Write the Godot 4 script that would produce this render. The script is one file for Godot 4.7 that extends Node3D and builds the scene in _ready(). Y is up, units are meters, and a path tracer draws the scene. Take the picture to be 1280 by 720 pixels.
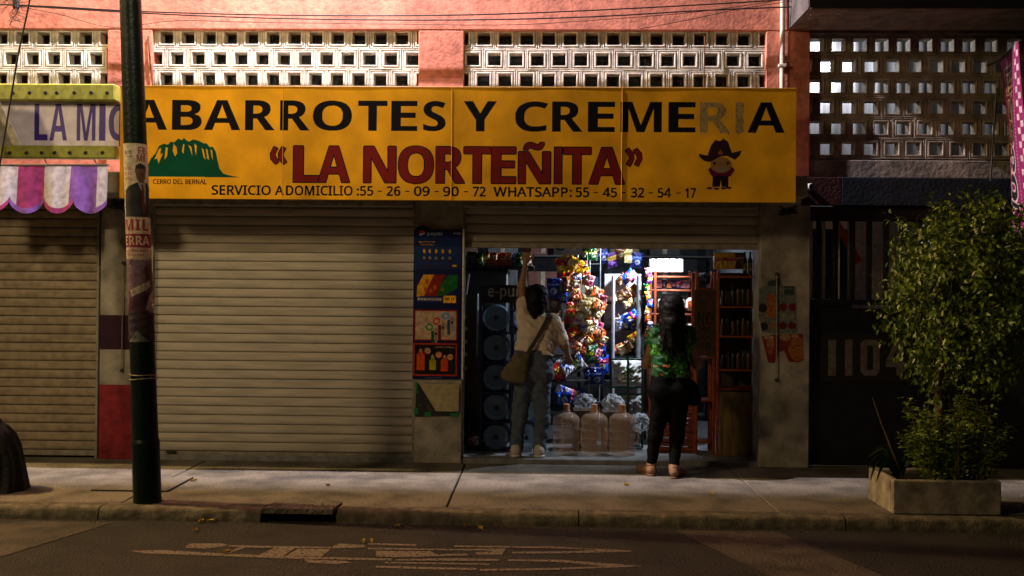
extends Node3D
# A corner shop at night: orange sign, roller shutters, two customers at the half open door.
# Metres, y up; the facade stands in the plane z = 0, the street lies towards +z.

const EYE := Vector3(0.0, 1.48, 9.0)
const FOCAL := 1278.0
var cam: Camera3D
var view := Basis()
var used := {}
var M := {}
var T := {}
var rng := RandomNumberGenerator.new()


# ---------------------------------------------------------------- surveying: where a point of the photograph lies on a known plane
func at(u: float, v: float, z := 0.0) -> Vector3:
	var r: Vector3 = view * Vector3((u - 640.0) / FOCAL, (360.0 - v) / FOCAL, -1.0)
	return EYE + r * ((z - EYE.z) / r.z)

func down(u: float, v: float, y := 0.0) -> Vector3:
	var r: Vector3 = view * Vector3((u - 640.0) / FOCAL, (360.0 - v) / FOCAL, -1.0)
	return EYE + r * ((y - EYE.y) / r.y)


# ---------------------------------------------------------------- mesh builder
class MB:
	var v := PackedVector3Array()
	var n := PackedVector3Array()
	var t := PackedVector2Array()
	var c := PackedColorArray()
	var ix := PackedInt32Array()
	var o := Vector3.ZERO
	var col := Color.WHITE

	func tri(a: Vector3, b: Vector3, d: Vector3, nn := Vector3.ZERO) -> void:
		var q := nn if nn != Vector3.ZERO else (d - a).cross(b - a).normalized()
		for p in [a, b, d]:
			v.append(p - o); n.append(q); t.append(Vector2.ZERO); c.append(col); ix.append(v.size() - 1)

	func quad(a: Vector3, b: Vector3, d: Vector3, e: Vector3, uv := Rect2(0, 0, 1, 1)) -> void:
		# a top left, b top right, d bottom right, e bottom left, seen from the front (clockwise)
		var q := (e - a).cross(b - a)
		if q.length() < 1e-12: q = (e - b).cross(d - b)
		q = q.normalized()
		var k := v.size()
		for p in [a, b, d, e]:
			v.append(p - o); n.append(q); c.append(col)
		t.append(uv.position); t.append(uv.position + Vector2(uv.size.x, 0)); t.append(uv.end); t.append(uv.position + Vector2(0, uv.size.y))
		for i in [0, 1, 2, 0, 2, 3]: ix.append(k + i)

	func box(p: Vector3, s: Vector3, b := Basis()) -> void:
		var h := s * 0.5
		for ax in 3:
			for sg in [-1.0, 1.0]:
				var nn := Vector3.ZERO; nn[ax] = sg
				var e1 := Vector3.ZERO; e1[(ax + 1) % 3] = h[(ax + 1) % 3]
				var e2 := Vector3.ZERO; e2[(ax + 2) % 3] = h[(ax + 2) % 3]
				if ax == 0:
					var sw := e1; e1 = e2; e2 = sw
				if (e1.cross(e2)).dot(nn) < 0.0: e1 = -e1
				var f := nn * h[ax]
				quad(p + b * (f - e1 + e2), p + b * (f + e1 + e2), p + b * (f + e1 - e2), p + b * (f - e1 - e2))

	func bbox(p: Vector3, s: Vector3, r: float, b := Basis()) -> void:
		# a box with chamfered edges
		var h := s * 0.5
		r = minf(r, minf(h.x, minf(h.y, h.z)) * 0.9)
		for ax in 3:
			var a1 := (ax + 1) % 3; var a2 := (ax + 2) % 3
			for sg in [-1.0, 1.0]:
				var f := Vector3.ZERO; f[ax] = sg * h[ax]
				var e1 := Vector3.ZERO; e1[a1] = h[a1] - r
				var e2 := Vector3.ZERO; e2[a2] = h[a2] - r
				var nn := Vector3.ZERO; nn[ax] = sg
				flatq(p, b, [f - e1 + e2, f + e1 + e2, f + e1 - e2, f - e1 - e2], nn)
			for s1 in [-1.0, 1.0]:
				for s2 in [-1.0, 1.0]:
					var l := Vector3.ZERO; l[ax] = h[ax] - r
					var p1 := Vector3.ZERO; p1[a1] = s1 * h[a1]; p1[a2] = s2 * (h[a2] - r)
					var p2 := Vector3.ZERO; p2[a1] = s1 * (h[a1] - r); p2[a2] = s2 * h[a2]
					var nn := Vector3.ZERO; nn[a1] = s1; nn[a2] = s2
					flatq(p, b, [p1 - l, p1 + l, p2 + l, p2 - l], nn.normalized())
		for sx in [-1.0, 1.0]:
			for sy in [-1.0, 1.0]:
				for sz in [-1.0, 1.0]:
					var q := Vector3(sx * h.x, sy * h.y, sz * h.z)
					var d := Vector3(sx, sy, sz) * r
					tri2(p + b * (q - Vector3(0, d.y, d.z)), p + b * (q - Vector3(d.x, 0, d.z)), p + b * (q - Vector3(d.x, d.y, 0)), b * Vector3(sx, sy, sz).normalized())

	func tri2(a: Vector3, b: Vector3, d: Vector3, nn: Vector3) -> void:
		if (d - a).cross(b - a).dot(nn) < 0.0: tri(a, d, b, nn)
		else: tri(a, b, d, nn)

	func flatq(p: Vector3, b: Basis, q: Array, nn: Vector3) -> void:
		var w: Vector3 = b * nn
		var k := v.size()
		for x in q:
			v.append(p + b * x - o); n.append(w); c.append(col)
		t.append(Vector2(0, 0)); t.append(Vector2(1, 0)); t.append(Vector2(1, 1)); t.append(Vector2(0, 1))
		var cw: bool = (v[k + 2] - v[k]).cross(v[k + 1] - v[k]).dot(w) > 0.0
		for i in ([0, 1, 2, 0, 2, 3] if cw else [0, 2, 1, 0, 3, 2]): ix.append(k + i)

	func tube(pts: Array, rad: Array, sides := 8, caps := true) -> void:
		var k0 := v.size()
		var up := Vector3.UP
		var last := Vector3.ZERO
		for i in pts.size():
			var d: Vector3 = ((pts[mini(i + 1, pts.size() - 1)] as Vector3) - (pts[maxi(i - 1, 0)] as Vector3)).normalized()
			if i == 0:
				up = Vector3.UP if absf(d.y) < 0.9 else Vector3.RIGHT
				last = d.cross(up).normalized()
			else:
				last = (last - d * last.dot(d)).normalized()
			var w := last.cross(d).normalized()
			var r: float = rad[mini(i, rad.size() - 1)]
			for j in sides + 1:
				var a := TAU * j / sides
				var q := last * cos(a) + w * sin(a)
				v.append((pts[i] as Vector3) + q * r - o); n.append(q); c.append(col); t.append(Vector2(float(j) / sides, float(i) / maxf(1.0, pts.size() - 1.0)))
		for i in pts.size() - 1:
			for j in sides:
				var a := k0 + i * (sides + 1) + j; var b := a + sides + 1
				for x in [a, a + 1, b, a + 1, b + 1, b]: ix.append(x)
		if caps:
			for e in [0, pts.size() - 1]:
				var d: Vector3 = ((pts[1] as Vector3) - (pts[0] as Vector3)).normalized() * -1.0 if e == 0 else ((pts[e] as Vector3) - (pts[e - 1] as Vector3)).normalized()
				var k := v.size()
				v.append((pts[e] as Vector3) - o); n.append(d); c.append(col); t.append(Vector2.ZERO)
				for j in sides + 1:
					v.append(v[k0 + e * (sides + 1) + j]); n.append(d); c.append(col); t.append(Vector2.ZERO)
				for j in sides:
					for x in ([k, k + 2 + j, k + 1 + j] if e == 0 else [k, k + 1 + j, k + 2 + j]): ix.append(x)

	func lathe(p: Vector3, prof: Array, segs := 20, b := Basis()) -> void:
		# prof: Vector2(radius, height)
		var k0 := v.size()
		for i in prof.size():
			var pv: Vector2 = prof[i]
			var d: Vector2 = (prof[mini(i + 1, prof.size() - 1)] as Vector2) - (prof[maxi(i - 1, 0)] as Vector2)
			var nn := Vector2(d.y, -d.x).normalized()
			for j in segs + 1:
				var a := TAU * j / segs
				var e := Vector3(cos(a), 0, sin(a))
				v.append(p + b * (e * pv.x + Vector3(0, pv.y, 0)) - o)
				n.append(b * (e * nn.x + Vector3(0, nn.y, 0)).normalized()); c.append(col)
				t.append(Vector2(float(j) / segs, 1.0 - float(i) / maxf(1.0, prof.size() - 1.0)))
		for i in prof.size() - 1:
			for j in segs:
				var a := k0 + i * (segs + 1) + j; var e := a + segs + 1
				for x in [a, a + 1, e, a + 1, e + 1, e]: ix.append(x)

	func prism(poly: Array, z0: float, z1: float) -> void:
		# a flat outline in x,y given depth from z0 (back) to z1 (front)
		var pv := PackedVector2Array(poly)
		if not Geometry2D.is_polygon_clockwise(pv): pv.reverse()
		var tr := Geometry2D.triangulate_polygon(pv)
		for i in range(0, tr.size(), 3):
			var a := pv[tr[i]]; var b := pv[tr[i + 1]]; var d := pv[tr[i + 2]]
			tri2(Vector3(a.x, a.y, z1), Vector3(b.x, b.y, z1), Vector3(d.x, d.y, z1), Vector3(0, 0, 1))
			tri2(Vector3(a.x, a.y, z0), Vector3(b.x, b.y, z0), Vector3(d.x, d.y, z0), Vector3(0, 0, -1))
		for i in pv.size():
			var a := pv[i]; var b := pv[(i + 1) % pv.size()]
			var q := Vector2(b.y - a.y, a.x - b.x).normalized()
			if Geometry2D.is_point_in_polygon((a + b) * 0.5 + q * 0.0005, pv): q = -q
			flatq(Vector3.ZERO, Basis(), [Vector3(a.x, a.y, z1), Vector3(b.x, b.y, z1), Vector3(b.x, b.y, z0), Vector3(a.x, a.y, z0)], Vector3(q.x, q.y, 0))

	func sheet(poly: Array, y: float) -> void:
		# a flat outline lying on the ground, poly in x,z
		var pv := PackedVector2Array(poly)
		var tr := Geometry2D.triangulate_polygon(pv)
		for i in range(0, tr.size(), 3):
			var a := pv[tr[i]]; var b := pv[tr[i + 1]]; var d := pv[tr[i + 2]]
			tri2(Vector3(a.x, y, a.y), Vector3(b.x, y, b.y), Vector3(d.x, y, d.y), Vector3.UP)

	func grid(f: Callable, nu: int, nv: int) -> void:
		# a smooth sheet f(u, v) for u, v in 0..1
		var k := v.size()
		for j in nv + 1:
			for i in nu + 1:
				var u := float(i) / nu; var w := float(j) / nv
				var p: Vector3 = f.call(u, w)
				var e := 0.004
				var du: Vector3 = f.call(minf(u + e, 1.0), w) - f.call(maxf(u - e, 0.0), w)
				var dv: Vector3 = f.call(u, minf(w + e, 1.0)) - f.call(u, maxf(w - e, 0.0))
				v.append(p - o); n.append(dv.cross(du).normalized()); t.append(Vector2(u, w)); c.append(col)
		for j in nv:
			for i in nu:
				var a := k + j * (nu + 1) + i; var b := a + nu + 1
				for x in [a, a + 1, b, a + 1, b + 1, b]: ix.append(x)

	func mesh() -> ArrayMesh:
		var a := []
		a.resize(Mesh.ARRAY_MAX)
		a[Mesh.ARRAY_VERTEX] = v; a[Mesh.ARRAY_NORMAL] = n; a[Mesh.ARRAY_TEX_UV] = t; a[Mesh.ARRAY_COLOR] = c; a[Mesh.ARRAY_INDEX] = ix
		var m := ArrayMesh.new()
		m.add_surface_from_arrays(Mesh.PRIMITIVE_TRIANGLES, a)
		return m


# ---------------------------------------------------------------- naming and tagging
func numbered(called: String) -> String:
	if not used.has(called):
		used[called] = 0
		return called
	used[called] += 1
	return "%s_%03d" % [called, used[called]]

func tag(o: Node3D, label: String, category: String, group := "") -> void:
	o.set_meta("label", label)
	o.set_meta("category", category)
	if group: o.set_meta("group", group)

func thing(called: String, label: String, category: String, where := Vector3.ZERO, group := "") -> Node3D:
	var o := Node3D.new()
	o.name = numbered(called)
	add_child(o)
	o.position = where
	tag(o, label, category, group)
	return o

func place(called: String) -> Node3D:
	# a piece of the setting
	var o := Node3D.new()
	o.name = numbered(called)
	o.set_meta("kind", "structure")
	add_child(o)
	return o

func mb(parent: Node3D = null) -> MB:
	var b := MB.new()
	if parent:
		b.o = parent.position
		if parent.get_parent() is Node3D and parent.get_parent() != self:
			b.o += (parent.get_parent() as Node3D).position
	return b

func put(b: MB, called: String, mat: Material, parent: Node3D = self) -> MeshInstance3D:
	return inst(b.mesh(), called, mat, parent)

func inst(mesh: Mesh, called: String, mat: Material, parent: Node3D = self, xf := Transform3D()) -> MeshInstance3D:
	var o := MeshInstance3D.new()
	o.mesh = mesh
	o.material_override = mat
	if parent == self:
		o.name = numbered(called)
		add_child(o)
	else:
		o.name = called
		parent.add_child(o, true)
	o.transform = xf
	return o

# a chamfered block spanned by two points of the photograph on the plane z, reaching depth metres behind it
func block(b: MB, u0: float, v0: float, u1: float, v1: float, z: float, depth: float, r := 0.004) -> void:
	var um := (u0 + u1) * 0.5; var vm := (v0 + v1) * 0.5
	var x0 := at(u0, vm, z).x; var x1 := at(u1, vm, z).x
	var y0 := at(um, v1, z).y; var y1 := at(um, v0, z).y
	b.bbox(Vector3((x0 + x1) * 0.5, (y0 + y1) * 0.5, z - depth * 0.5), Vector3(x1 - x0, y1 - y0, depth), r)

func slab(b: MB, x0: float, y0: float, z0: float, x1: float, y1: float, z1: float, r := 0.004) -> void:
	b.bbox(Vector3(x0 + x1, y0 + y1, z0 + z1) * 0.5, Vector3(x1 - x0, y1 - y0, z1 - z0), r)


# ---------------------------------------------------------------- textures and materials
func lin(r: float, g: float, b: float) -> Color:
	return Color(r, g, b).linear_to_srgb()

func grey(key: String, sd: int, freq: float, oct: int, lo: float, hi: float, size := 512, stretch := Vector2.ONE, cell := false) -> ImageTexture:
	var f := FastNoiseLite.new()
	f.seed = sd
	f.frequency = freq
	f.noise_type = FastNoiseLite.TYPE_CELLULAR if cell else FastNoiseLite.TYPE_SIMPLEX_SMOOTH
	f.fractal_octaves = oct
	var w := int(size / stretch.x); var h := int(size / stretch.y)
	var im := f.get_seamless_image(w, h)
	im.convert(Image.FORMAT_L8)
	if stretch != Vector2.ONE: im.resize(size, size, Image.INTERPOLATE_CUBIC)
	var d := im.get_data()
	for i in d.size():
		d[i] = int(clampf(lo + (hi - lo) * d[i] / 255.0, 0.0, 1.0) * 255.0)
	im = Image.create_from_data(size, size, false, Image.FORMAT_L8, d)
	im.convert(Image.FORMAT_RGB8)
	T[key] = ImageTexture.create_from_image(im)
	return T[key]

func mat(key: String, c: Color, rough := 0.8, tex := "", scale := 1.0, bump := "", depth := 0.0, over := "", over_scale := 0.3) -> StandardMaterial3D:
	var m := StandardMaterial3D.new()
	m.resource_name = key
	m.albedo_color = c
	m.roughness = rough
	m.metallic_specular = 0.4
	if tex or bump or over:
		m.uv1_triplanar = true
		m.uv1_world_triplanar = true
		m.uv1_scale = Vector3.ONE * scale
	if tex: m.albedo_texture = T[tex]
	if bump:
		m.heightmap_enabled = true
		m.heightmap_texture = T[bump]
		m.heightmap_scale = depth
	if over:
		m.detail_enabled = true
		m.detail_albedo = T[over]
		m.detail_blend_mode = BaseMaterial3D.BLEND_MODE_MUL
		m.detail_uv_layer = BaseMaterial3D.DETAIL_UV_2
		m.uv2_triplanar = true
		m.uv2_world_triplanar = true
		m.uv2_scale = Vector3.ONE * over_scale
	M[key] = m
	return m

func printed(key: String, im: Image, rough := 0.55) -> StandardMaterial3D:
	var m := StandardMaterial3D.new()
	m.resource_name = key
	m.albedo_texture = ImageTexture.create_from_image(im)
	m.roughness = rough
	m.texture_repeat = false
	M[key] = m
	return m


# ---------------------------------------------------------------- printing on flat pictures
func fill_poly(im: Image, pts: Array, col: Color) -> void:
	var y0 := 1e9; var y1 := -1e9
	for p in pts:
		y0 = minf(y0, p.y); y1 = maxf(y1, p.y)
	for y in range(maxi(0, int(floor(y0))), mini(im.get_height() - 1, int(ceil(y1))) + 1):
		var xs := []
		var yy := y + 0.5
		for i in pts.size():
			var a: Vector2 = pts[i]; var b: Vector2 = pts[(i + 1) % pts.size()]
			if (a.y <= yy) != (b.y <= yy):
				xs.append(a.x + (yy - a.y) / (b.y - a.y) * (b.x - a.x))
		xs.sort()
		for i in range(0, xs.size() - 1, 2):
			var a := int(round(xs[i])); var b := int(round(xs[i + 1]))
			if b > a: im.fill_rect(Rect2i(a, y, b - a, 1), col)

func fill_oval(im: Image, cx: float, cy: float, rx: float, ry: float, col: Color) -> void:
	for y in range(int(cy - ry), int(cy + ry) + 1):
		var q := 1.0 - pow((y + 0.5 - cy) / ry, 2)
		if q > 0.0:
			var w := rx * sqrt(q)
			im.fill_rect(Rect2i(int(round(cx - w)), y, int(round(2.0 * w)), 1), col)

func letters(text: String, bold := true) -> PackedVector2Array:
	var key := "%s|%s" % [text, bold]
	if T.has(key): return T[key]
	var tm := TextMesh.new()
	var f := SystemFont.new()
	f.font_names = PackedStringArray(["Droid Sans"])
	f.font_weight = 700 if bold else 400
	tm.font = f
	tm.font_size = 64
	tm.pixel_size = 0.01
	tm.depth = 0.0
	tm.curve_step = 1.0
	tm.text = text
	var a := tm.get_mesh_arrays()
	var vs: PackedVector3Array = a[Mesh.ARRAY_VERTEX]
	var out := PackedVector2Array()
	if a[Mesh.ARRAY_INDEX] != null:
		for i in (a[Mesh.ARRAY_INDEX] as PackedInt32Array): out.append(Vector2(vs[i].x, -vs[i].y))
	else:
		for p in vs: out.append(Vector2(p.x, -p.y))
	T[key] = out
	return out

# writes text so that its ink fills the rectangle r; dilate thickens it, shear leans it
func write(im: Image, text: String, r: Rect2, col: Color, bold := true, dilate := 0.0, turn := false) -> void:
	var tr := letters(text, bold)
	if tr.is_empty(): return
	var lo := Vector2(1e9, 1e9); var hi := -lo
	for p in tr:
		lo = lo.min(p); hi = hi.max(p)
	var span := hi - lo
	var offs := [Vector2.ZERO]
	if dilate > 0.0:
		for k in 12: offs.append(Vector2.from_angle(TAU * k / 12.0) * dilate)
	for off in offs:
		for i in range(0, tr.size(), 3):
			var q := []
			for k in 3:
				var p := (tr[i + k] - lo) / span
				if turn: p = Vector2(p.y, 1.0 - p.x)
				q.append(r.position + p * r.size + off)
			fill_poly(im, q, col)

func speckle(im: Image, sd: int, amount: float, coarse := 0.02) -> void:
	# print and dirt that vary from place to place
	var f := FastNoiseLite.new()
	f.seed = sd
	f.frequency = coarse
	f.fractal_octaves = 4
	var g := RandomNumberGenerator.new()
	g.seed = sd
	for y in im.get_height():
		for x in im.get_width():
			var k := 1.0 + amount * (f.get_noise_2d(x, y) * 1.2 + (g.randf() - 0.5) * 0.5)
			var p := im.get_pixel(x, y)
			im.set_pixel(x, y, Color(clampf(p.r * k, 0, 1), clampf(p.g * k, 0, 1), clampf(p.b * k, 0, 1), p.a))

func blank(w: int, h: int, col: Color) -> Image:
	var im := Image.create(w, h, false, Image.FORMAT_RGBA8)
	im.fill(col)
	return im

func unread(im: Image, r: Rect2, col: Color) -> void:
	# print too small to read: a row of short strokes
	var g := RandomNumberGenerator.new()
	g.seed = int(r.position.x * 7.0 + r.position.y)
	var x := r.position.x
	while x < r.end.x:
		var w := g.randf_range(0.25, 0.6) * r.size.y
		var y := r.position.y + g.randf_range(0.0, 0.25) * r.size.y
		im.fill_rect(Rect2i(int(x), int(y), maxi(1, int(w)), maxi(1, int(r.size.y * g.randf_range(0.5, 0.75)))), col)
		x += w + r.size.y * g.randf_range(0.12, 0.5)

func thick_poly(im: Image, pts: Array, col: Color, dilate: float) -> void:
	for k in 13:
		var o := Vector2.ZERO if k == 12 else Vector2.from_angle(TAU * k / 12.0) * dilate
		var q := []
		for p in pts: q.append(p + o)
		fill_poly(im, q, col)


# ================================================================ the scene
func _ready() -> void:
	rng.seed = 11
	# ---- camera
	cam = Camera3D.new()
	cam.name = "camera"
	cam.fov = rad_to_deg(2.0 * atan(360.0 / FOCAL))
	cam.near = 0.05
	cam.far = 400.0
	add_child(cam)
	cam.position = EYE
	cam.rotation = Vector3(atan(10.0 / FOCAL), deg_to_rad(1.38), deg_to_rad(0.5))
	cam.current = true
	view = cam.basis
	# ---- night sky
	var we := WorldEnvironment.new()
	we.name = "world"
	var env := Environment.new()
	env.background_mode = Environment.BG_SKY
	var sky := Sky.new()
	var sm := ProceduralSkyMaterial.new()
	sm.sky_top_color = Color(0.10, 0.09, 0.09)
	sm.sky_horizon_color = Color(0.24, 0.18, 0.13)
	sm.ground_horizon_color = Color(0.12, 0.10, 0.08)
	sm.ground_bottom_color = Color(0.06, 0.05, 0.04)
	sm.sun_angle_max = 1.0
	sm.energy_multiplier = 0.55
	sky.sky_material = sm
	env.sky = sky
	env.tonemap_mode = Environment.TONE_MAPPER_LINEAR
	env.tonemap_exposure = 1.0
	env.sdfgi_enabled = true
	env.ssao_enabled = true
	env.ssil_enabled = true
	we.environment = env
	add_child(we)
	var moon := DirectionalLight3D.new()
	moon.name = "moonlight"
	moon.light_energy = 0.004
	moon.light_color = Color(0.8, 0.87, 1.0)
	moon.light_angular_distance = 0.5
	moon.shadow_enabled = true
	moon.rotation_degrees = Vector3(-50, -25, 0)
	add_child(moon)
	# ---- the street's lamps and one added spot, all above or behind the frame
	street_lamp(Vector3(-9.4, 0, 1.5), Vector3(-9.0, 7.4, 1.0), 82.0, Color(1.0, 0.85, 0.58), 0.09, "street lamp on the near sidewalk farther down the street on the left")
	street_lamp(Vector3(-8.6, -0.1, 8.6), Vector3(-7.8, 5.4, 7.9), 25.0, Color(1.0, 0.87, 0.66), 0.5, "street lamp on the far side of the road on the left")
	street_lamp(Vector3(-4.2, -0.1, 6.6), Vector3(-1.14, 5.6, 6.0), 14.0, Color(1.0, 0.90, 0.72), 0.1, "added lamp with a reflector head turned towards the orange sign", Vector3(-2.8, 3.5, 0.3), 27.0)  # added spot for the sign, set where its pole shadow stays hidden
	wall_lamp(Vector3(-2.1, 6.6, 0.825), 70.0, Color(0.99, 0.93, 0.98))
	make_textures()
	make_materials()
	ground()
	pink_building()
	grey_building()
	shutters()
	signs()
	street_things()
	shop_inside()
	people()
	greenery()


func lamp_light(t: Node3D, p: Vector3, energy: float, c: Color, size: float) -> void:
	var l := OmniLight3D.new()
	l.name = "lamp_light"
	l.light_energy = energy
	l.light_color = c
	l.light_size = size
	l.omni_range = 60.0
	l.omni_attenuation = 2.0
	l.shadow_enabled = true
	t.add_child(l)
	l.position = p - t.position

func glow(c: Color, e: float) -> StandardMaterial3D:
	var m := StandardMaterial3D.new()
	m.albedo_color = c
	m.emission_enabled = true
	m.emission = c
	m.emission_energy_multiplier = e
	return m

func street_lamp(foot: Vector3, head: Vector3, energy: float, c: Color, size: float, label: String, aim := Vector3.ZERO, cone := 0.0) -> void:
	var t := thing("street_lamp", label, "street lamp", foot, "street lamps")
	var steel := StandardMaterial3D.new()
	steel.albedo_color = lin(0.2, 0.2, 0.2)
	steel.roughness = 0.5
	var b := mb(t)
	b.tube([foot, foot + Vector3(0, 3, 0), Vector3(foot.x, head.y - 0.2, foot.z)], [0.1, 0.08, 0.06], 12)
	put(b, "post", steel, t)
	b = mb(t)
	var e := head + Vector3(0, 0.12, 0)
	var s := Vector3(foot.x, head.y - 0.25, foot.z)
	b.tube([s, s.lerp(e, 0.3) + Vector3(0, 0.3, 0), s.lerp(e, 0.7) + Vector3(0, 0.3, 0), e], [0.035, 0.03, 0.03, 0.03], 8)
	put(b, "arm", steel, t)
	b = mb(t)
	b.lathe(head, [Vector2(0.0, 0.2), Vector2(0.1, 0.19), Vector2(0.17, 0.12), Vector2(0.19, 0.07), Vector2(0.18, 0.065), Vector2(0.0, 0.1)], 16)
	put(b, "lamp_head", steel, t)
	b = mb(t)
	b.lathe(head, [Vector2(0.0, -0.07), Vector2(0.07, -0.05), Vector2(0.1, 0.0), Vector2(0.07, 0.06), Vector2(0.0, 0.065)], 14)
	put(b, "lamp_bulb", glow(c, 6.0), t)
	if cone > 0.0:
		# added spot on the sign, its cone narrowed to spare the ground
		var l := SpotLight3D.new()
		l.name = "lamp_light"
		l.light_energy = energy
		l.light_color = c
		l.light_size = size
		l.spot_range = 60.0
		l.spot_attenuation = 2.0
		l.spot_angle = cone
		l.spot_angle_attenuation = 1.0
		l.shadow_enabled = true
		t.add_child(l)
		l.look_at_from_position(head, aim, Vector3.UP)
	else:
		lamp_light(t, head, energy, c, size)

func wall_lamp(head: Vector3, energy: float, c: Color) -> void:
	# a sign floodlight: bulb behind an added slanted hood, shaped to cut its light off the street
	var t := thing("sign_floodlight", "hooded white floodlight on a bracket high above the orange sign", "floodlight", Vector3(head.x, head.y + 0.12, 0))
	var steel := StandardMaterial3D.new()
	steel.albedo_color = lin(0.05, 0.05, 0.05)
	var b := mb(t)
	b.tube([Vector3(head.x, head.y + 0.16, -0.02), Vector3(head.x, head.y + 0.16, head.z - 0.06), head + Vector3(0, 0.075, 0)], [0.02], 8)
	put(b, "bracket", steel, t)
	b = mb(t)
	var lean := atan2(0.075, 0.65)
	b.bbox(head + Vector3(0, -0.275, 0.0475 + 0.022), Vector3(1.5, 0.66, 0.006), 0.001, Basis(Vector3.RIGHT, lean))
	put(b, "hood", steel, t)
	b = mb(t)
	b.bbox(head + Vector3(0, 0.08, 0.0), Vector3(1.5, 0.012, 0.22), 0.003)
	put(b, "hood_top", steel, t)
	b = mb(t)
	b.lathe(head, [Vector2(0, -0.045), Vector2(0.03, -0.035), Vector2(0.04, 0.0), Vector2(0.03, 0.04), Vector2(0, 0.06)], 12)
	put(b, "lamp_bulb", glow(c, 5.0), t)
	lamp_light(t, head, energy, c, 0.03)


func make_textures() -> void:
	grey("grain", 1, 0.09, 3, 0.72, 1.06)
	grey("blotch", 2, 0.012, 5, 0.76, 1.12)
	grey("soft", 3, 0.02, 4, 0.8, 1.1)
	grey("stucco", 4, 0.045, 3, 0.0, 1.0, 512, Vector2.ONE, false)
	grey("rough", 5, 0.05, 5, 0.0, 1.0)
	grey("pits", 6, 0.06, 2, 0.0, 1.0, 512, Vector2.ONE, true)
	grey("streak_down", 7, 0.05, 4, 0.7, 1.12, 512, Vector2(1, 8))
	grey("streak_along", 8, 0.05, 4, 0.84, 1.06, 512, Vector2(8, 1))
	grey("stain", 9, 0.009, 6, 0.66, 1.18)
	grey("wood", 10, 0.04, 4, 0.65, 1.15, 512, Vector2(1, 10))

	# paint worn off in flecks: white with ragged holes
	var fw := FastNoiseLite.new()
	fw.seed = 77
	fw.frequency = 0.06
	fw.fractal_octaves = 5
	var wi := fw.get_seamless_image(512, 512)
	wi.convert(Image.FORMAT_L8)
	var src := wi.get_data()
	var out := PackedByteArray()
	out.resize(512 * 512 * 4)
	for i in src.size():
		var k := 200 + src[i] / 5
		out[i * 4] = k; out[i * 4 + 1] = k; out[i * 4 + 2] = k
		out[i * 4 + 3] = 255 if src[i] > 82 else 0
	T["worn"] = ImageTexture.create_from_image(Image.create_from_data(512, 512, false, Image.FORMAT_RGBA8, out))

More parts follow.
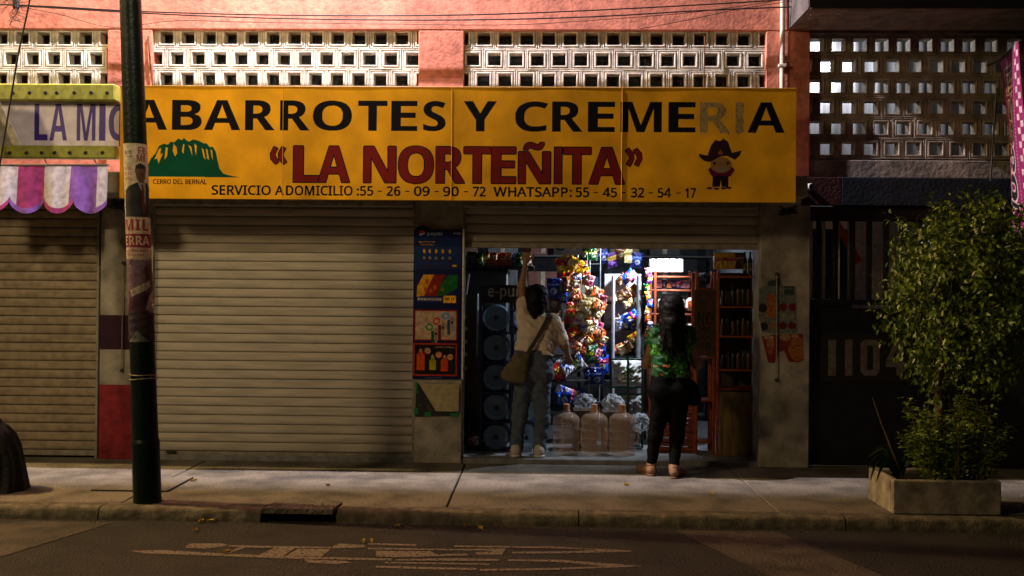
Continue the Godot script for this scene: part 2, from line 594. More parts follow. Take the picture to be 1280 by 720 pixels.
func make_materials() -> void:
	mat("pink", lin(0.72, 0.26, 0.17), 0.85, "soft", 1.1, "stucco", 0.2, "blotch", 0.21)
	mat("dark_red", lin(0.30, 0.035, 0.025), 0.8, "soft", 0.9, "stucco", 0.5, "blotch", 0.3)
	mat("cream_block", lin(0.80, 0.77, 0.66), 0.9, "soft", 1.3, "rough", 0.12, "soft", 0.5)
	mat("grey_block", lin(0.42, 0.35, 0.26), 0.9, "blotch", 1.3, "rough", 0.15, "stain", 0.6)
	mat("plaster", lin(0.42, 0.38, 0.30), 0.88, "blotch", 0.6, "rough", 0.5, "stain", 0.35)
	mat("pillar_red", lin(0.30, 0.022, 0.03), 0.8, "soft", 1.0, "rough", 0.4, "stain", 0.5)
	mat("pillar_purple", lin(0.035, 0.008, 0.02), 0.8, "soft", 1.0, "rough", 0.4)
	mat("concrete", lin(0.23, 0.20, 0.155), 0.9, "grain", 0.8, "rough", 0.3, "stain", 0.42)
	mat("concrete_dark", lin(0.20, 0.18, 0.14), 0.92, "grain", 0.9, "pits", 1.5, "stain", 0.5)
	mat("kerb_stone", lin(0.17, 0.145, 0.10), 0.95, "stain", 1.6, "rough", 0.35, "blotch", 2.2)
	mat("asphalt", lin(0.034, 0.031, 0.023), 0.86, "grain", 1.6, "rough", 1.2, "blotch", 0.35)
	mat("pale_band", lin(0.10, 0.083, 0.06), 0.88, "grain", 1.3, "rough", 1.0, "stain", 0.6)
	mat("road_paint", lin(0.20, 0.165, 0.12), 0.8, "worn", 1.1)
	M.road_paint.transparency = BaseMaterial3D.TRANSPARENCY_ALPHA_SCISSOR
	M.road_paint.alpha_scissor_threshold = 0.5
	mat("grey_wall", lin(0.26, 0.225, 0.185), 0.9, "blotch", 0.6, "rough", 0.4, "stain", 0.5)
	mat("blue_beam", lin(0.006, 0.0095, 0.017), 0.92, "blotch", 0.9, "rough", 0.25, "stain", 1.1)
	mat("maroon", lin(0.03, 0.005, 0.004), 0.7, "soft", 0.9, "rough", 0.4)
	mat("black_metal", lin(0.011, 0.010, 0.009), 0.5, "blotch", 0.8, "", 0.0)
	mat("dark_metal", lin(0.02, 0.018, 0.016), 0.5)
	mat("slab_grey", lin(0.10, 0.096, 0.094), 0.85, "blotch", 0.7, "rough", 0.4, "stain", 0.6)  # darker than bare concrete: weaker light on the canopy end painted in
	mat("slab_soffit", lin(0.27, 0.20, 0.15), 0.9, "blotch", 0.8, "rough", 0.5, "streak_along", 0.5)
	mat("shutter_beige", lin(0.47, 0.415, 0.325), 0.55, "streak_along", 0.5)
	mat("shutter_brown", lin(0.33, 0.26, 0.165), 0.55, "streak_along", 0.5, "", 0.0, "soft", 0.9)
	mat("rail", lin(0.30, 0.27, 0.21), 0.55, "blotch", 1.4)
	mat("inner_wall", lin(0.17, 0.175, 0.18), 0.85, "soft", 0.8)
	mat("shelf_brown", lin(0.055, 0.045, 0.04), 0.7, "soft", 0.8)
	mat("shop_floor", lin(0.24, 0.24, 0.235), 0.45, "blotch", 1.1)
	mat("curtain_purple", lin(0.16, 0.09, 0.24), 0.9, "streak_down", 0.9)
	mat("dark_room_sheet", lin(0.05, 0.05, 0.06), 0.9, "streak_down", 0.9)  # dark sheet that stands for the unlit rooms behind the lattices
	mat("pole_green", lin(0.004, 0.012, 0.009), 0.4, "blotch", 1.1, "rough", 0.25)
	M.pole_green.metallic_specular = 0.28
	mat("cable", lin(0.012, 0.011, 0.011), 0.6)
	mat("white_pipe", lin(0.62, 0.58, 0.48), 0.6, "soft", 1.5)
	mat("lime", lin(0.34, 0.35, 0.05), 0.5, "soft", 1.3)
	mat("orange_side", lin(0.55, 0.26, 0.012), 0.5, "soft", 1.0)
	mat("rack_orange", lin(0.27, 0.052, 0.016), 0.5, "blotch", 1.5)
	mat("plywood", lin(0.19, 0.125, 0.04), 0.7, "wood", 0.9)
	mat("black_plastic", lin(0.006, 0.007, 0.007), 0.62, "soft", 1.2, "rough", 0.6)
	mat("bark", lin(0.15, 0.10, 0.06), 0.9, "blotch", 3.0, "rough", 1.5)
	mat("soil", lin(0.045, 0.032, 0.02), 1.0, "rough", 3.0, "rough", 3.0)
	mat("planter", lin(0.40, 0.35, 0.26), 0.92, "blotch", 0.9, "rough", 0.25, "stain", 0.9)
	mat("white_metal", lin(0.46, 0.46, 0.52), 0.4, "soft", 1.2)
	mat("steel", lin(0.36, 0.40, 0.43), 0.38, "soft", 1.0)
	M.steel.metallic = 0.5
	mat("navy", lin(0.008, 0.012, 0.045), 0.5, "soft", 1.0)
	mat("truck_green", lin(0.008, 0.04, 0.03), 0.4)
	var g := StandardMaterial3D.new()
	g.albedo_color = Color(0.5, 0.55, 0.6, 0.12)
	g.transparency = BaseMaterial3D.TRANSPARENCY_ALPHA
	g.roughness = 0.04
	M["pane"] = g


# ---------------------------------------------------------------- ground
const KERB_Z := 2.02
const ROAD_Y := -0.085

func ground() -> void:
	var road := place("road")
	var b := mb()
	slab(b, -60, ROAD_Y - 0.3, KERB_Z - 0.05, 60, ROAD_Y, 60, 0.01)
	put(b, "asphalt", M.asphalt, road)
	# two pale bands that cross the carriageway
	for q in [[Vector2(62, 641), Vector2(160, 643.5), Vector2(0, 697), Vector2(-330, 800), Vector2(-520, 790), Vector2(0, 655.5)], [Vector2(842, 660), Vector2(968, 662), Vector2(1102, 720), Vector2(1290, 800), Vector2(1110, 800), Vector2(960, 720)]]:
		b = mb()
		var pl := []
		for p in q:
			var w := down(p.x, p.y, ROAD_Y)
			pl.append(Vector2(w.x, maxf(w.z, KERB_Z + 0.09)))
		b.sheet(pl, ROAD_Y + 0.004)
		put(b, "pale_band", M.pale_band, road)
	# worn painted cycle sign and arrows, stretched along the lane
	var marks := [
		[[160, 689], [205, 688.5], [260, 691.6], [345, 695.6], [490, 699], [490, 701.5], [345, 698.6], [250, 694.8], [180, 692.4]],
		[[232, 684], [238, 680], [278, 680], [285, 682.5], [258, 686.5], [232, 685.5]],
		[[286, 682.2], [414, 684.4], [414, 686], [368, 686], [354, 696], [324, 694.6], [343, 685.6], [306, 685.4], [284, 693.4], [280, 692.6], [300, 684.6], [286, 684.2]],
		[[372, 687], [414, 687], [402, 696.4], [358, 695.4]],
		[[416, 683], [425, 680], [455, 682], [458, 685], [416, 686.4]],
		[[380, 700], [430, 702], [440, 704], [420, 706], [385, 704]],
		[[460, 679.6], [520, 681], [520, 683], [460, 681.6]],
		[[460, 685.4], [560, 687], [632, 686.5], [628, 694], [596, 694], [594, 691.4], [612, 690.5], [612, 689], [540, 688.4], [460, 687.4]],
		[[470, 689.4], [538, 689.6], [545, 693.8], [582, 692.8], [586, 694.8], [500, 697.4], [470, 696.6]],
		[[494, 699.8], [560, 698.6], [625, 699.5], [622, 702], [494, 701.4]],
		[[480, 703], [600, 705], [612, 706], [610, 707], [480, 704.8]],
		[[470, 708], [550, 710], [596, 711], [594, 713.4], [540, 712.5], [470, 710.6]],
		[[568, 682.5], [690, 684], [790, 689], [788, 690.5], [700, 692.5], [640, 692.5], [640, 690.5], [720, 689.5], [748, 688], [690, 686], [568, 684.5]],
		[[635, 700], [700, 700.5], [805, 708.5], [700, 713], [600, 714.5], [600, 712], [690, 711], [760, 708.5], [690, 703], [635, 702]],
	]
	for q in marks:
		b = mb()
		var pl := []
		for p in q:
			var w := down(p[0], p[1], ROAD_Y)
			pl.append(Vector2(w.x, w.z))
		b.sheet(pl, ROAD_Y + 0.004)
		put(b, "painted_mark", M.road_paint, road)
	# sidewalk slabs with open joints
	var walk := place("sidewalk")
	b = mb()
	slab(b, -40, -0.4, -0.4, 40, -0.03, KERB_Z - 0.16, 0.01)
	put(b, "bedding", M.concrete_dark, walk)
	var j := down(556, 640, 0).x
	for i in range(-4, 5):
		var x0 := j + 2.3 * i
		b = mb()
		slab(b, x0 + 0.006, -0.026, -0.42, x0 + 2.294, 0.0, KERB_Z - 0.152, 0.006)
		put(b, "paving_slab", M.concrete, walk)
	# kerb: rough rounded stones, one of them cut away over the drain
	var kerb := place("kerb")
	var prof := [Vector2(-0.15, -0.3), Vector2(-0.15, 0.001), Vector2(-0.05, 0.003), Vector2(-0.018, -0.004), Vector2(-0.002, -0.02), Vector2(0.012, -0.06), Vector2(0.02, -0.12)]
	var f := FastNoiseLite.new()
	f.seed = 5; f.frequency = 3.0; f.fractal_octaves = 4
	var gap0 := down(322, 646, -0.03).x; var gap1 := down(418, 646, -0.03).x
	var cuts := [-24.0, -12.0, -8.0, -5.3, -3.0, gap0, gap1, 0.3, 2.1, 3.9, 5.7, 8.0, 14.0, 24.0]
	for i in cuts.size() - 1:
		var a: float = cuts[i]; var e: float = cuts[i + 1]
		if a == gap0: continue
		b = mb()
		var n := maxi(2, int((e - a) / 0.035)) if absf(a) < 7.0 else 40
		b.grid(func(u: float, w: float) -> Vector3:
			var k := w * (prof.size() - 1)
			var i0 := mini(int(k), prof.size() - 2)
			var p: Vector2 = (prof[i0] as Vector2).lerp(prof[i0 + 1], k - i0)
			var x := a + 0.004 + (e - a - 0.008) * u
			var q := f.get_noise_2d(x, w * 0.35) * 0.009 * smoothstep(0.12, 0.55, w)
			return Vector3(x, p.y + q * 0.5, KERB_Z + p.x + q), n, 18)
		put(b, "kerb_stone", M.kerb_stone, kerb)
	# drain inlet under a concrete lid
	var d := thing("storm_drain", "worn concrete lid over the dark drain opening in the kerb", "drain", Vector3((gap0 + gap1) * 0.5, 0, KERB_Z - 0.1))
	b = mb(d)
	var lx := down(330, 628, 0).x; var rx := down(410, 626, 0).x
	var zt := down(370, 625, 0).z
	var poly := [Vector2(gap0 + 0.01, KERB_Z + 0.02), Vector2(gap0 + 0.03, zt + 0.12), Vector2(lx + 0.1, zt), Vector2(rx - 0.05, zt - 0.01), Vector2(gap1 - 0.005, zt + 0.1), Vector2(gap1 - 0.02, KERB_Z + 0.02)]
	var pv := PackedVector2Array(poly)
	var tr := Geometry2D.triangulate_polygon(pv)
	for i in range(0, tr.size(), 3):
		b.tri2(Vector3(pv[tr[i]].x, 0.012, pv[tr[i]].y), Vector3(pv[tr[i + 1]].x, 0.012, pv[tr[i + 1]].y), Vector3(pv[tr[i + 2]].x, 0.012, pv[tr[i + 2]].y), Vector3.UP)
		b.tri2(Vector3(pv[tr[i]].x, -0.022, pv[tr[i]].y), Vector3(pv[tr[i + 1]].x, -0.022, pv[tr[i + 1]].y), Vector3(pv[tr[i + 2]].x, -0.022, pv[tr[i + 2]].y), Vector3.DOWN)
	for i in pv.size():
		var p0 := pv[i]; var p1 := pv[(i + 1) % pv.size()]
		var nn := Vector3(p1.y - p0.y, 0, p0.x - p1.x).normalized()
		if nn.dot(Vector3((p0.x + p1.x) * 0.5 - d.position.x, 0, (p0.y + p1.y) * 0.5 - (KERB_Z - 0.1))) < 0.0: nn = -nn
		b.flatq(Vector3.ZERO, Basis(), [Vector3(p0.x, 0.012, p0.y), Vector3(p1.x, 0.012, p1.y), Vector3(p1.x, -0.022, p1.y), Vector3(p0.x, -0.022, p0.y)], nn)
	put(b, "lid", M.concrete_dark, d)
	b = mb(d)
	slab(b, gap0, -0.3, KERB_Z - 0.3, gap1, -0.12, KERB_Z - 0.28)
	slab(b, gap0 - 0.02, -0.3, KERB_Z - 0.28, gap0 - 0.004, -0.03, KERB_Z - 0.01)
	slab(b, gap1 + 0.004, -0.3, KERB_Z - 0.28, gap1 + 0.02, -0.03, KERB_Z - 0.01)
	put(b, "pit_wall", M.concrete_dark, d)
	# inspection cover round the pole foot
	var hx0 := down(118, 613, 0).x; var hx1 := down(206, 616, 0).x
	var hz0 := down(160, 597, 0).z; var hz1 := down(160, 614, 0).z
	var hc := thing("inspection_cover", "flat concrete inspection cover set in the sidewalk behind the dark pole", "cover", Vector3((hx0 + hx1) * 0.5, 0.0, (hz0 + hz1) * 0.5))
	b = mb(hc)
	slab(b, hx0, 0.0005, hz0, hx1, 0.009, hz1, 0.003)
	put(b, "plate", M.concrete, hc)
	b = mb(hc)
	slab(b, hx0 - 0.014, 0.0003, hz1 + 0.001, hx1 + 0.014, 0.0115, hz1 + 0.02, 0.002)
	slab(b, hx1 + 0.001, 0.0003, hz0, hx1 + 0.014, 0.0110, hz1, 0.002)
	put(b, "rim", M.dark_metal, hc)


# ---------------------------------------------------------------- a pierced block of the lattice walls
const BLOCK_W := 0.1915
const BLOCK_H := 0.1835

func lattice_mesh() -> ArrayMesh:
	var b := MB.new()
	var w := BLOCK_W * 0.5 - 0.002; var h := BLOCK_H * 0.5 - 0.002
	var ring := func(ow: float, oh: float, iw: float, ih: float, z0: float, z1: float, r: float) -> void:
		# z1 is the front; four bars, mitred as two long and two short
		b.bbox(Vector3(0, (oh + ih) * 0.5, (z0 + z1) * 0.5), Vector3(ow * 2, oh - ih, z1 - z0), r)
		b.bbox(Vector3(0, -(oh + ih) * 0.5, (z0 + z1) * 0.5), Vector3(ow * 2, oh - ih, z1 - z0), r)
		b.bbox(Vector3((ow + iw) * 0.5, 0, (z0 + z1) * 0.5), Vector3(ow - iw, ih * 2, z1 - z0), r)
		b.bbox(Vector3(-(ow + iw) * 0.5, 0, (z0 + z1) * 0.5), Vector3(ow - iw, ih * 2, z1 - z0), r)
	ring.call(w, h, w - 0.011, h - 0.011, -0.12, -0.003, 0.003)
	ring.call(w - 0.013, h - 0.013, w - 0.02, h - 0.02, -0.12, -0.008, 0.002)
	ring.call(w - 0.0215, h - 0.0215, 0.0565, 0.0555, -0.12, 0.0, 0.003)
	return b.mesh()

func lattice(parent: Node3D, mesh: ArrayMesh, m: Material, u0: float, u1: float, first: Vector2, rows: int, z: float) -> void:
	# first: centre of a hole in the top row, in the photograph
	var x0 := at(u0, first.y, z).x; var x1 := at(u1, first.y, z).x
	var p := at(first.x, first.y, z)
	for r in rows:
		var x := p.x + (BLOCK_W * 0.5 if r % 2 == 1 else 0.0)
		x -= ceil((x - x0) / BLOCK_W + 0.5) * BLOCK_W
		while x < x1 + BLOCK_W * 0.5:
			if x > x0 - BLOCK_W * 0.45 and x < x1 + BLOCK_W * 0.45:
				var j := Vector3(rng.randf_range(-1, 1) * 0.0015, rng.randf_range(-1, 1) * 0.0015, rng.randf_range(-1, 1) * 0.002)
				inst(mesh, "lattice_block", m, parent, Transform3D(Basis(Vector3.FORWARD, rng.randf_range(-1, 1) * 0.008), Vector3(x, p.y - r * BLOCK_H, z) + j - parent.position))
			x += BLOCK_W


# ---------------------------------------------------------------- the pink building
const SIGN_Z := 0.6
var top_y := 0.0
var base_v := 580.0
var soffit := 2.31
var x_l := 0.0    # shop opening, left and right
var x_r := 0.0
var x_end := 0.0

func pink_building() -> void:
	var t := thing("pink_building", "pink stuccoed corner building with white lattice windows above the shutters", "building", Vector3(-1.5, 0, 0))
	top_y = at(560, 37.5, 0).y
	x_end = at(1013, 130, 0).x
	x_l = at(578, 450, 0).x
	x_r = at(950, 450, 0).x
	var b := mb(t)
	slab(b, -7.5, top_y, -0.28, x_end, 7.6, 0.0, 0.01)
	put(b, "wall", M.pink, t)
	var piers := [[134, 190], [523, 580], [957.5, 1013]]
	for q in piers:
		b = mb(t)
		slab(b, at(q[0], 75, 0).x, 2.52, -0.28, minf(at(q[1], 75, 0).x, x_end), top_y - 0.001, -0.0015, 0.008)
		put(b, "pier", M.pink, t)
	b = mb(t)
	slab(b, -7.5, 2.5, -0.29, x_end - 0.002, 3.03, -0.05, 0.006)
	put(b, "spandrel", M.pink, t)
	# lattice blocks and glass behind them
	var bm := lattice_mesh()
	lattice(t, bm, M.cream_block, -40, 134, Vector2(54, 47.5), 4, -0.035)
	lattice(t, bm, M.cream_block, 190, 523, Vector2(368.3, 47.5), 4, -0.035)
	lattice(t, bm, M.cream_block, 580, 957.5, Vector2(740, 48.5), 4, -0.035)
	var k := 0
	for q in [[-40, 134, "curtain_purple"], [190, 523, "dark_room_sheet"], [580, 957.5, "dark_room_sheet"]]:
		var xa := at(q[0], 75, 0).x; var xb := at(q[1], 75, 0).x
		var n := 2 if k == 0 else 4
		for i in n:
			b = mb(t)
			slab(b, xa + (xb - xa) * i / n + 0.01, 3.04, -0.2, xa + (xb - xa) * (i + 1) / n - 0.01, top_y - 0.01, -0.196, 0.001)
			put(b, "window_pane", M.pane, t)
			b = mb(t)
			slab(b, xa + (xb - xa) * i / n - 0.01, 3.04, -0.215, xa + (xb - xa) * i / n + 0.01, top_y - 0.002, -0.185, 0.002)
			put(b, "mullion", M.dark_metal, t)
		b = mb(t)
		var wv := func(u: float, w: float) -> Vector3: return Vector3(lerpf(xa - 0.1, xb + 0.1, u), lerpf(top_y + 0.1, 2.9, w), -0.32 + 0.015 * sin(u * 90.0))
		b.grid(wv, 160, 2)
		put(b, "curtain_backing", M[q[2]], t)  # purple one is cloth; the grey ones paint in the darkness of the rooms
		k += 1
	# canopy slab carrying the signs
	b = mb(t)
	slab(b, -7.5, soffit + 0.01, -0.3, at(1003, 252, 0.3).x, 2.5, SIGN_Z - 0.12, 0.008)
	put(b, "canopy", M.plaster, t)
	# pillars
	var yv := func(v: float) -> float: return at(155, v, 0.0).y
	var pa := at(125, 420, 0).x; var pb := at(190, 420, 0).x
	var bands := [[soffit + 0.009, yv.call(394), "plaster"], [yv.call(394), yv.call(437), "pillar_purple"], [yv.call(437), yv.call(481), "plaster"], [yv.call(481), 0.0, "pillar_red"]]
	for q in bands:
		b = mb(t)
		slab(b, pa, q[1], -0.3, pb, q[0], 0.0, 0.0008)
		put(b, "pillar", M[q[2]], t)
	for q in [[519, 578], [950, 1012]]:
		b = mb(t)
		slab(b, at(q[0], 420, 0).x, 0.0, -0.3, at(q[1], 420, 0).x, soffit + 0.009, 0.0, 0.006)
		put(b, "pillar", M.plaster, t)
	b = mb(t)
	slab(b, at(950, 420, 0).x, soffit + 0.012, -0.02, x_end, 2.5, 0.012, 0.004)
	put(b, "pillar_cap", M.plaster, t)
	# conduit brackets, lintel boards above the shutters
	for q in [[190, 519], [578, 950]]:
		b = mb(t)
		slab(b, at(q[0], 260, 0).x + 0.01, soffit - 0.055, -0.12, at(q[1], 260, 0).x - 0.01, soffit + 0.008, 0.03, 0.012)
		put(b, "lintel_board", M.rail, t)
	# the room of the shop
	b = mb(t)
	slab(b, -3.4, -0.2, -4.3, x_end, 0.045, -0.02, 0.004)
	put(b, "shop_floor", M.shop_floor, t)
	b = mb(t)
	slab(b, -3.4, 0.045, -4.4, x_end, 2.75, -4.3)
	put(b, "back_wall", M.inner_wall, t)
	b = mb(t)
	slab(b, x_r + 0.12, 0.045, -4.3, x_r + 0.22, 2.75, -0.3)
	put(b, "side_wall", M.inner_wall, t)
	b = mb(t)
	slab(b, -3.5, 0.045, -4.3, -3.4, 2.75, -0.3)
	put(b, "side_wall", M.inner_wall, t)
	b = mb(t)
	slab(b, -7.5, 2.75, -4.4, x_end, 2.85, -0.3)
	put(b, "ceiling", M.inner_wall, t)
	b = mb(t)
	slab(b, -7.5, 2.85, -1.5, x_end - 0.05, 6.0, -1.4)
	put(b, "room_wall", M.inner_wall, t)
	b = mb(t)
	slab(b, x_end - 0.12, 2.52, -3.4, x_end - 0.004, 6.0, -0.285)
	put(b, "party_wall", M.slab_grey, t)


# ---------------------------------------------------------------- the grey neighbour on the right
func grey_building() -> void:
	var x0 := x_end + 0.001
	var t := thing("grey_building", "dark neighbour house with a brown lattice wall under a concrete canopy", "building", Vector3(x0 + 1.5, 0, 0))
	var b := mb(t)
	# canopy; its end face is coloured darker to stand for weaker light
	var ca := at(987, 38, 0)
	var cy := ca.y
	slab(b, ca.x, cy, 0.002, 8.0, cy + 0.34, 0.66, 0.01)
	put(b, "canopy", M.slab_soffit, t)
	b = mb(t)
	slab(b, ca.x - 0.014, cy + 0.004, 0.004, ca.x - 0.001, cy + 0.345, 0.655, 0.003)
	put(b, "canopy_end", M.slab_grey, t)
	b = mb(t)
	slab(b, ca.x - 0.014, cy + 0.012, 0.662, 8.0, cy + 0.345, 0.69, 0.003)
	put(b, "canopy_front", M.black_metal, t)
	b = mb(t)
	slab(b, x0, cy + 0.345, -0.25, 8.0, 7.0, 0.0)
	put(b, "wall", M.grey_wall, t)
	b = mb(t)
	slab(b, x0, at(1130, 43.5, -0.1).y, -0.25, 8.0, cy + 0.344, -0.06, 0.004)
	put(b, "lintel", M.grey_wall, t)
	# lattice
	var ly := at(1130, 201, -0.1).y
	var bm := lattice_mesh()
	lattice(t, bm, M.grey_block, 1013, 1262, Vector2(1048, 56), 6, -0.1)
	lattice(t, bm, M.grey_block, 1262, 1300, Vector2(1048, 56), 6, -0.1)
	# sill wall and painted beam
	var by := at(1130, 222, 0).y
	b = mb(t)
	slab(b, x0, by, -0.25, 8.0, ly, -0.06, 0.008)
	put(b, "sill_wall", M.grey_wall, t)
	b = mb(t)
	var bx := at(1052, 240, 0.02).x
	slab(b, bx, at(1130, 258, 0).y, -0.25, 8.0, by, 0.02, 0.008)
	put(b, "beam", M.blue_beam, t)
	b = mb(t)
	slab(b, at(1002, 240, 0.02).x, at(1130, 258, 0).y + 0.002, -0.02, bx - 0.001, by - 0.001, 0.018, 0.006)
	put(b, "beam_end", M.maroon, t)
	b = mb(t)
	slab(b, x0, at(1130, 274, 0).y, -0.25, 8.0, at(1130, 258, 0).y - 0.001, -0.05, 0.004)
	put(b, "gate_lintel", M.black_metal, t)
	# bright room behind the lattice: ribbed pale sheeting lit by a bare tube
	b = mb(t)
	var wv := func(u: float, w: float) -> Vector3: return Vector3(lerpf(x0, 8.0, u), lerpf(cy + 0.6, 2.3, w), -1.25 + 0.03 * pow(absf(sin(u * 80.0)), 3.0))
	b.grid(wv, 600, 1)
	put(b, "ribbed_sheeting", mat("sheeting", lin(0.4, 0.39, 0.39), 0.7, "streak_down", 0.5), t)
	b = mb(t)
	slab(b, x0, cy + 0.6, -1.3, 8.0, cy + 0.7, -0.25)
	put(b, "room_ceiling", M.slab_grey, t)
	# passage behind the gate
	b = mb(t)
	slab(b, x0, -0.1, -3.2, 8.0, 2.3, -3.1)
	put(b, "passage_wall", M.inner_wall, t)
	b = mb(t)
	slab(b, x0 - 0.02, -0.02, -3.1, 8.0, 0.004, -0.2)
	put(b, "passage_floor", M.concrete_dark, t)
	var lt := thing("tube_light", "bare white tube light glowing behind the left end of the brown lattice", "light", at(1030, 80, -1.05))
	b = mb(lt)
	var lp := lt.position
	b.tube([lp + Vector3(0, -0.1, 0), lp + Vector3(0, 0.1, 0)], [0.028], 10)
	put(b, "light_tube", glow(Color(0.93, 0.95, 1.0), 9.0), lt)
	b = mb(lt)
	b.tube([lp + Vector3(0, 0.1, 0), lp + Vector3(0, cy + 0.6 - lp.y, 0)], [0.008], 6)
	put(b, "flex", M.cable, lt)
	lamp_light(lt, lp, 1.1, Color(0.93, 0.95, 1.0), 0.05)


# ---------------------------------------------------------------- roller shutters
func slat_mesh(width: float, pitch: float) -> ArrayMesh:
	var b := MB.new()
	var pr := [Vector2(-0.010, 1.0), Vector2(-0.009, 0.985), Vector2(0.003, 0.955), Vector2(0.0065, 0.8), Vector2(0.008, 0.55), Vector2(0.007, 0.3), Vector2(0.0035, 0.08), Vector2(-0.009, 0.05), Vector2(-0.010, 0.0)]
	var f := func(u: float, w: float) -> Vector3:
		var k := w * (pr.size() - 1)
		var i := mini(int(k), pr.size() - 2)
		var p: Vector2 = (pr[i] as Vector2).lerp(pr[i + 1], k - i)
		return Vector3((u - 0.5) * width, p.y * pitch, p.x)
	b.grid(f, 1, 16)
	b.quad(Vector3(width * 0.5, pitch, -0.018), Vector3(-width * 0.5, pitch, -0.018), Vector3(-width * 0.5, 0, -0.018), Vector3(width * 0.5, 0, -0.018))
	return b.mesh()

func shutter(label: String, u0: float, u1: float, v_low: float, pitch_px: float, m: Material, z: float) -> Node3D:
	var x0 := at(u0, 420, z).x; var x1 := at(u1, 420, z).x
	var y0 := at((u0 + u1) * 0.5, v_low, z).y
	var t := thing("roller_shutter", label, "shutter", Vector3((x0 + x1) * 0.5, y0, z), "roller shutters along the shop front")
	var pitch := pitch_px / 142.0
	var sm := slat_mesh(x1 - x0 - 0.03, pitch)
	var y := 0.05
	while y0 + y < soffit - 0.02:
		inst(sm, "slat", m, t, Transform3D(Basis(Vector3.FORWARD, rng.randf_range(-1, 1) * 0.0008), Vector3(0, y, rng.randf_range(-1, 1) * 0.0015)))
		y += pitch
	var b := mb(t)
	slab(b, x0 + 0.012, y0 + 0.0, z - 0.012, x1 - 0.012, y0 + 0.048, z + 0.016, 0.006)
	put(b, "bottom_bar", M.rail, t)
	for s in [x0 + 0.008, x1 - 0.008]:
		b = mb(t)
		slab(b, s - 0.011, maxf(0.0, 0.0), z - 0.03, s + 0.011, soffit - 0.03, z + 0.026, 0.003)
		put(b, "guide_rail", M.rail, t)
	return t

func shutters() -> void:
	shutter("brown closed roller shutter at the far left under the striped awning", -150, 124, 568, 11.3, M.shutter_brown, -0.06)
	var t := shutter("wide beige closed roller shutter between the dark pole and the blue advert", 190, 519, 572, 11.45, M.shutter_beige, -0.06)
	var b := mb(t)
	var p := at(214, 565, -0.03)
	b.bbox(p, Vector3(0.09, 0.02, 0.02), 0.004)
	put(b, "lock_handle", M.dark_metal, t)
	shutter("half raised roller shutter above the open shop doorway", 578, 950, 311, 11.6, M.shutter_beige, -0.06)


# ---------------------------------------------------------------- signs
const ORANGE := Color(0.83, 0.585, 0.075)

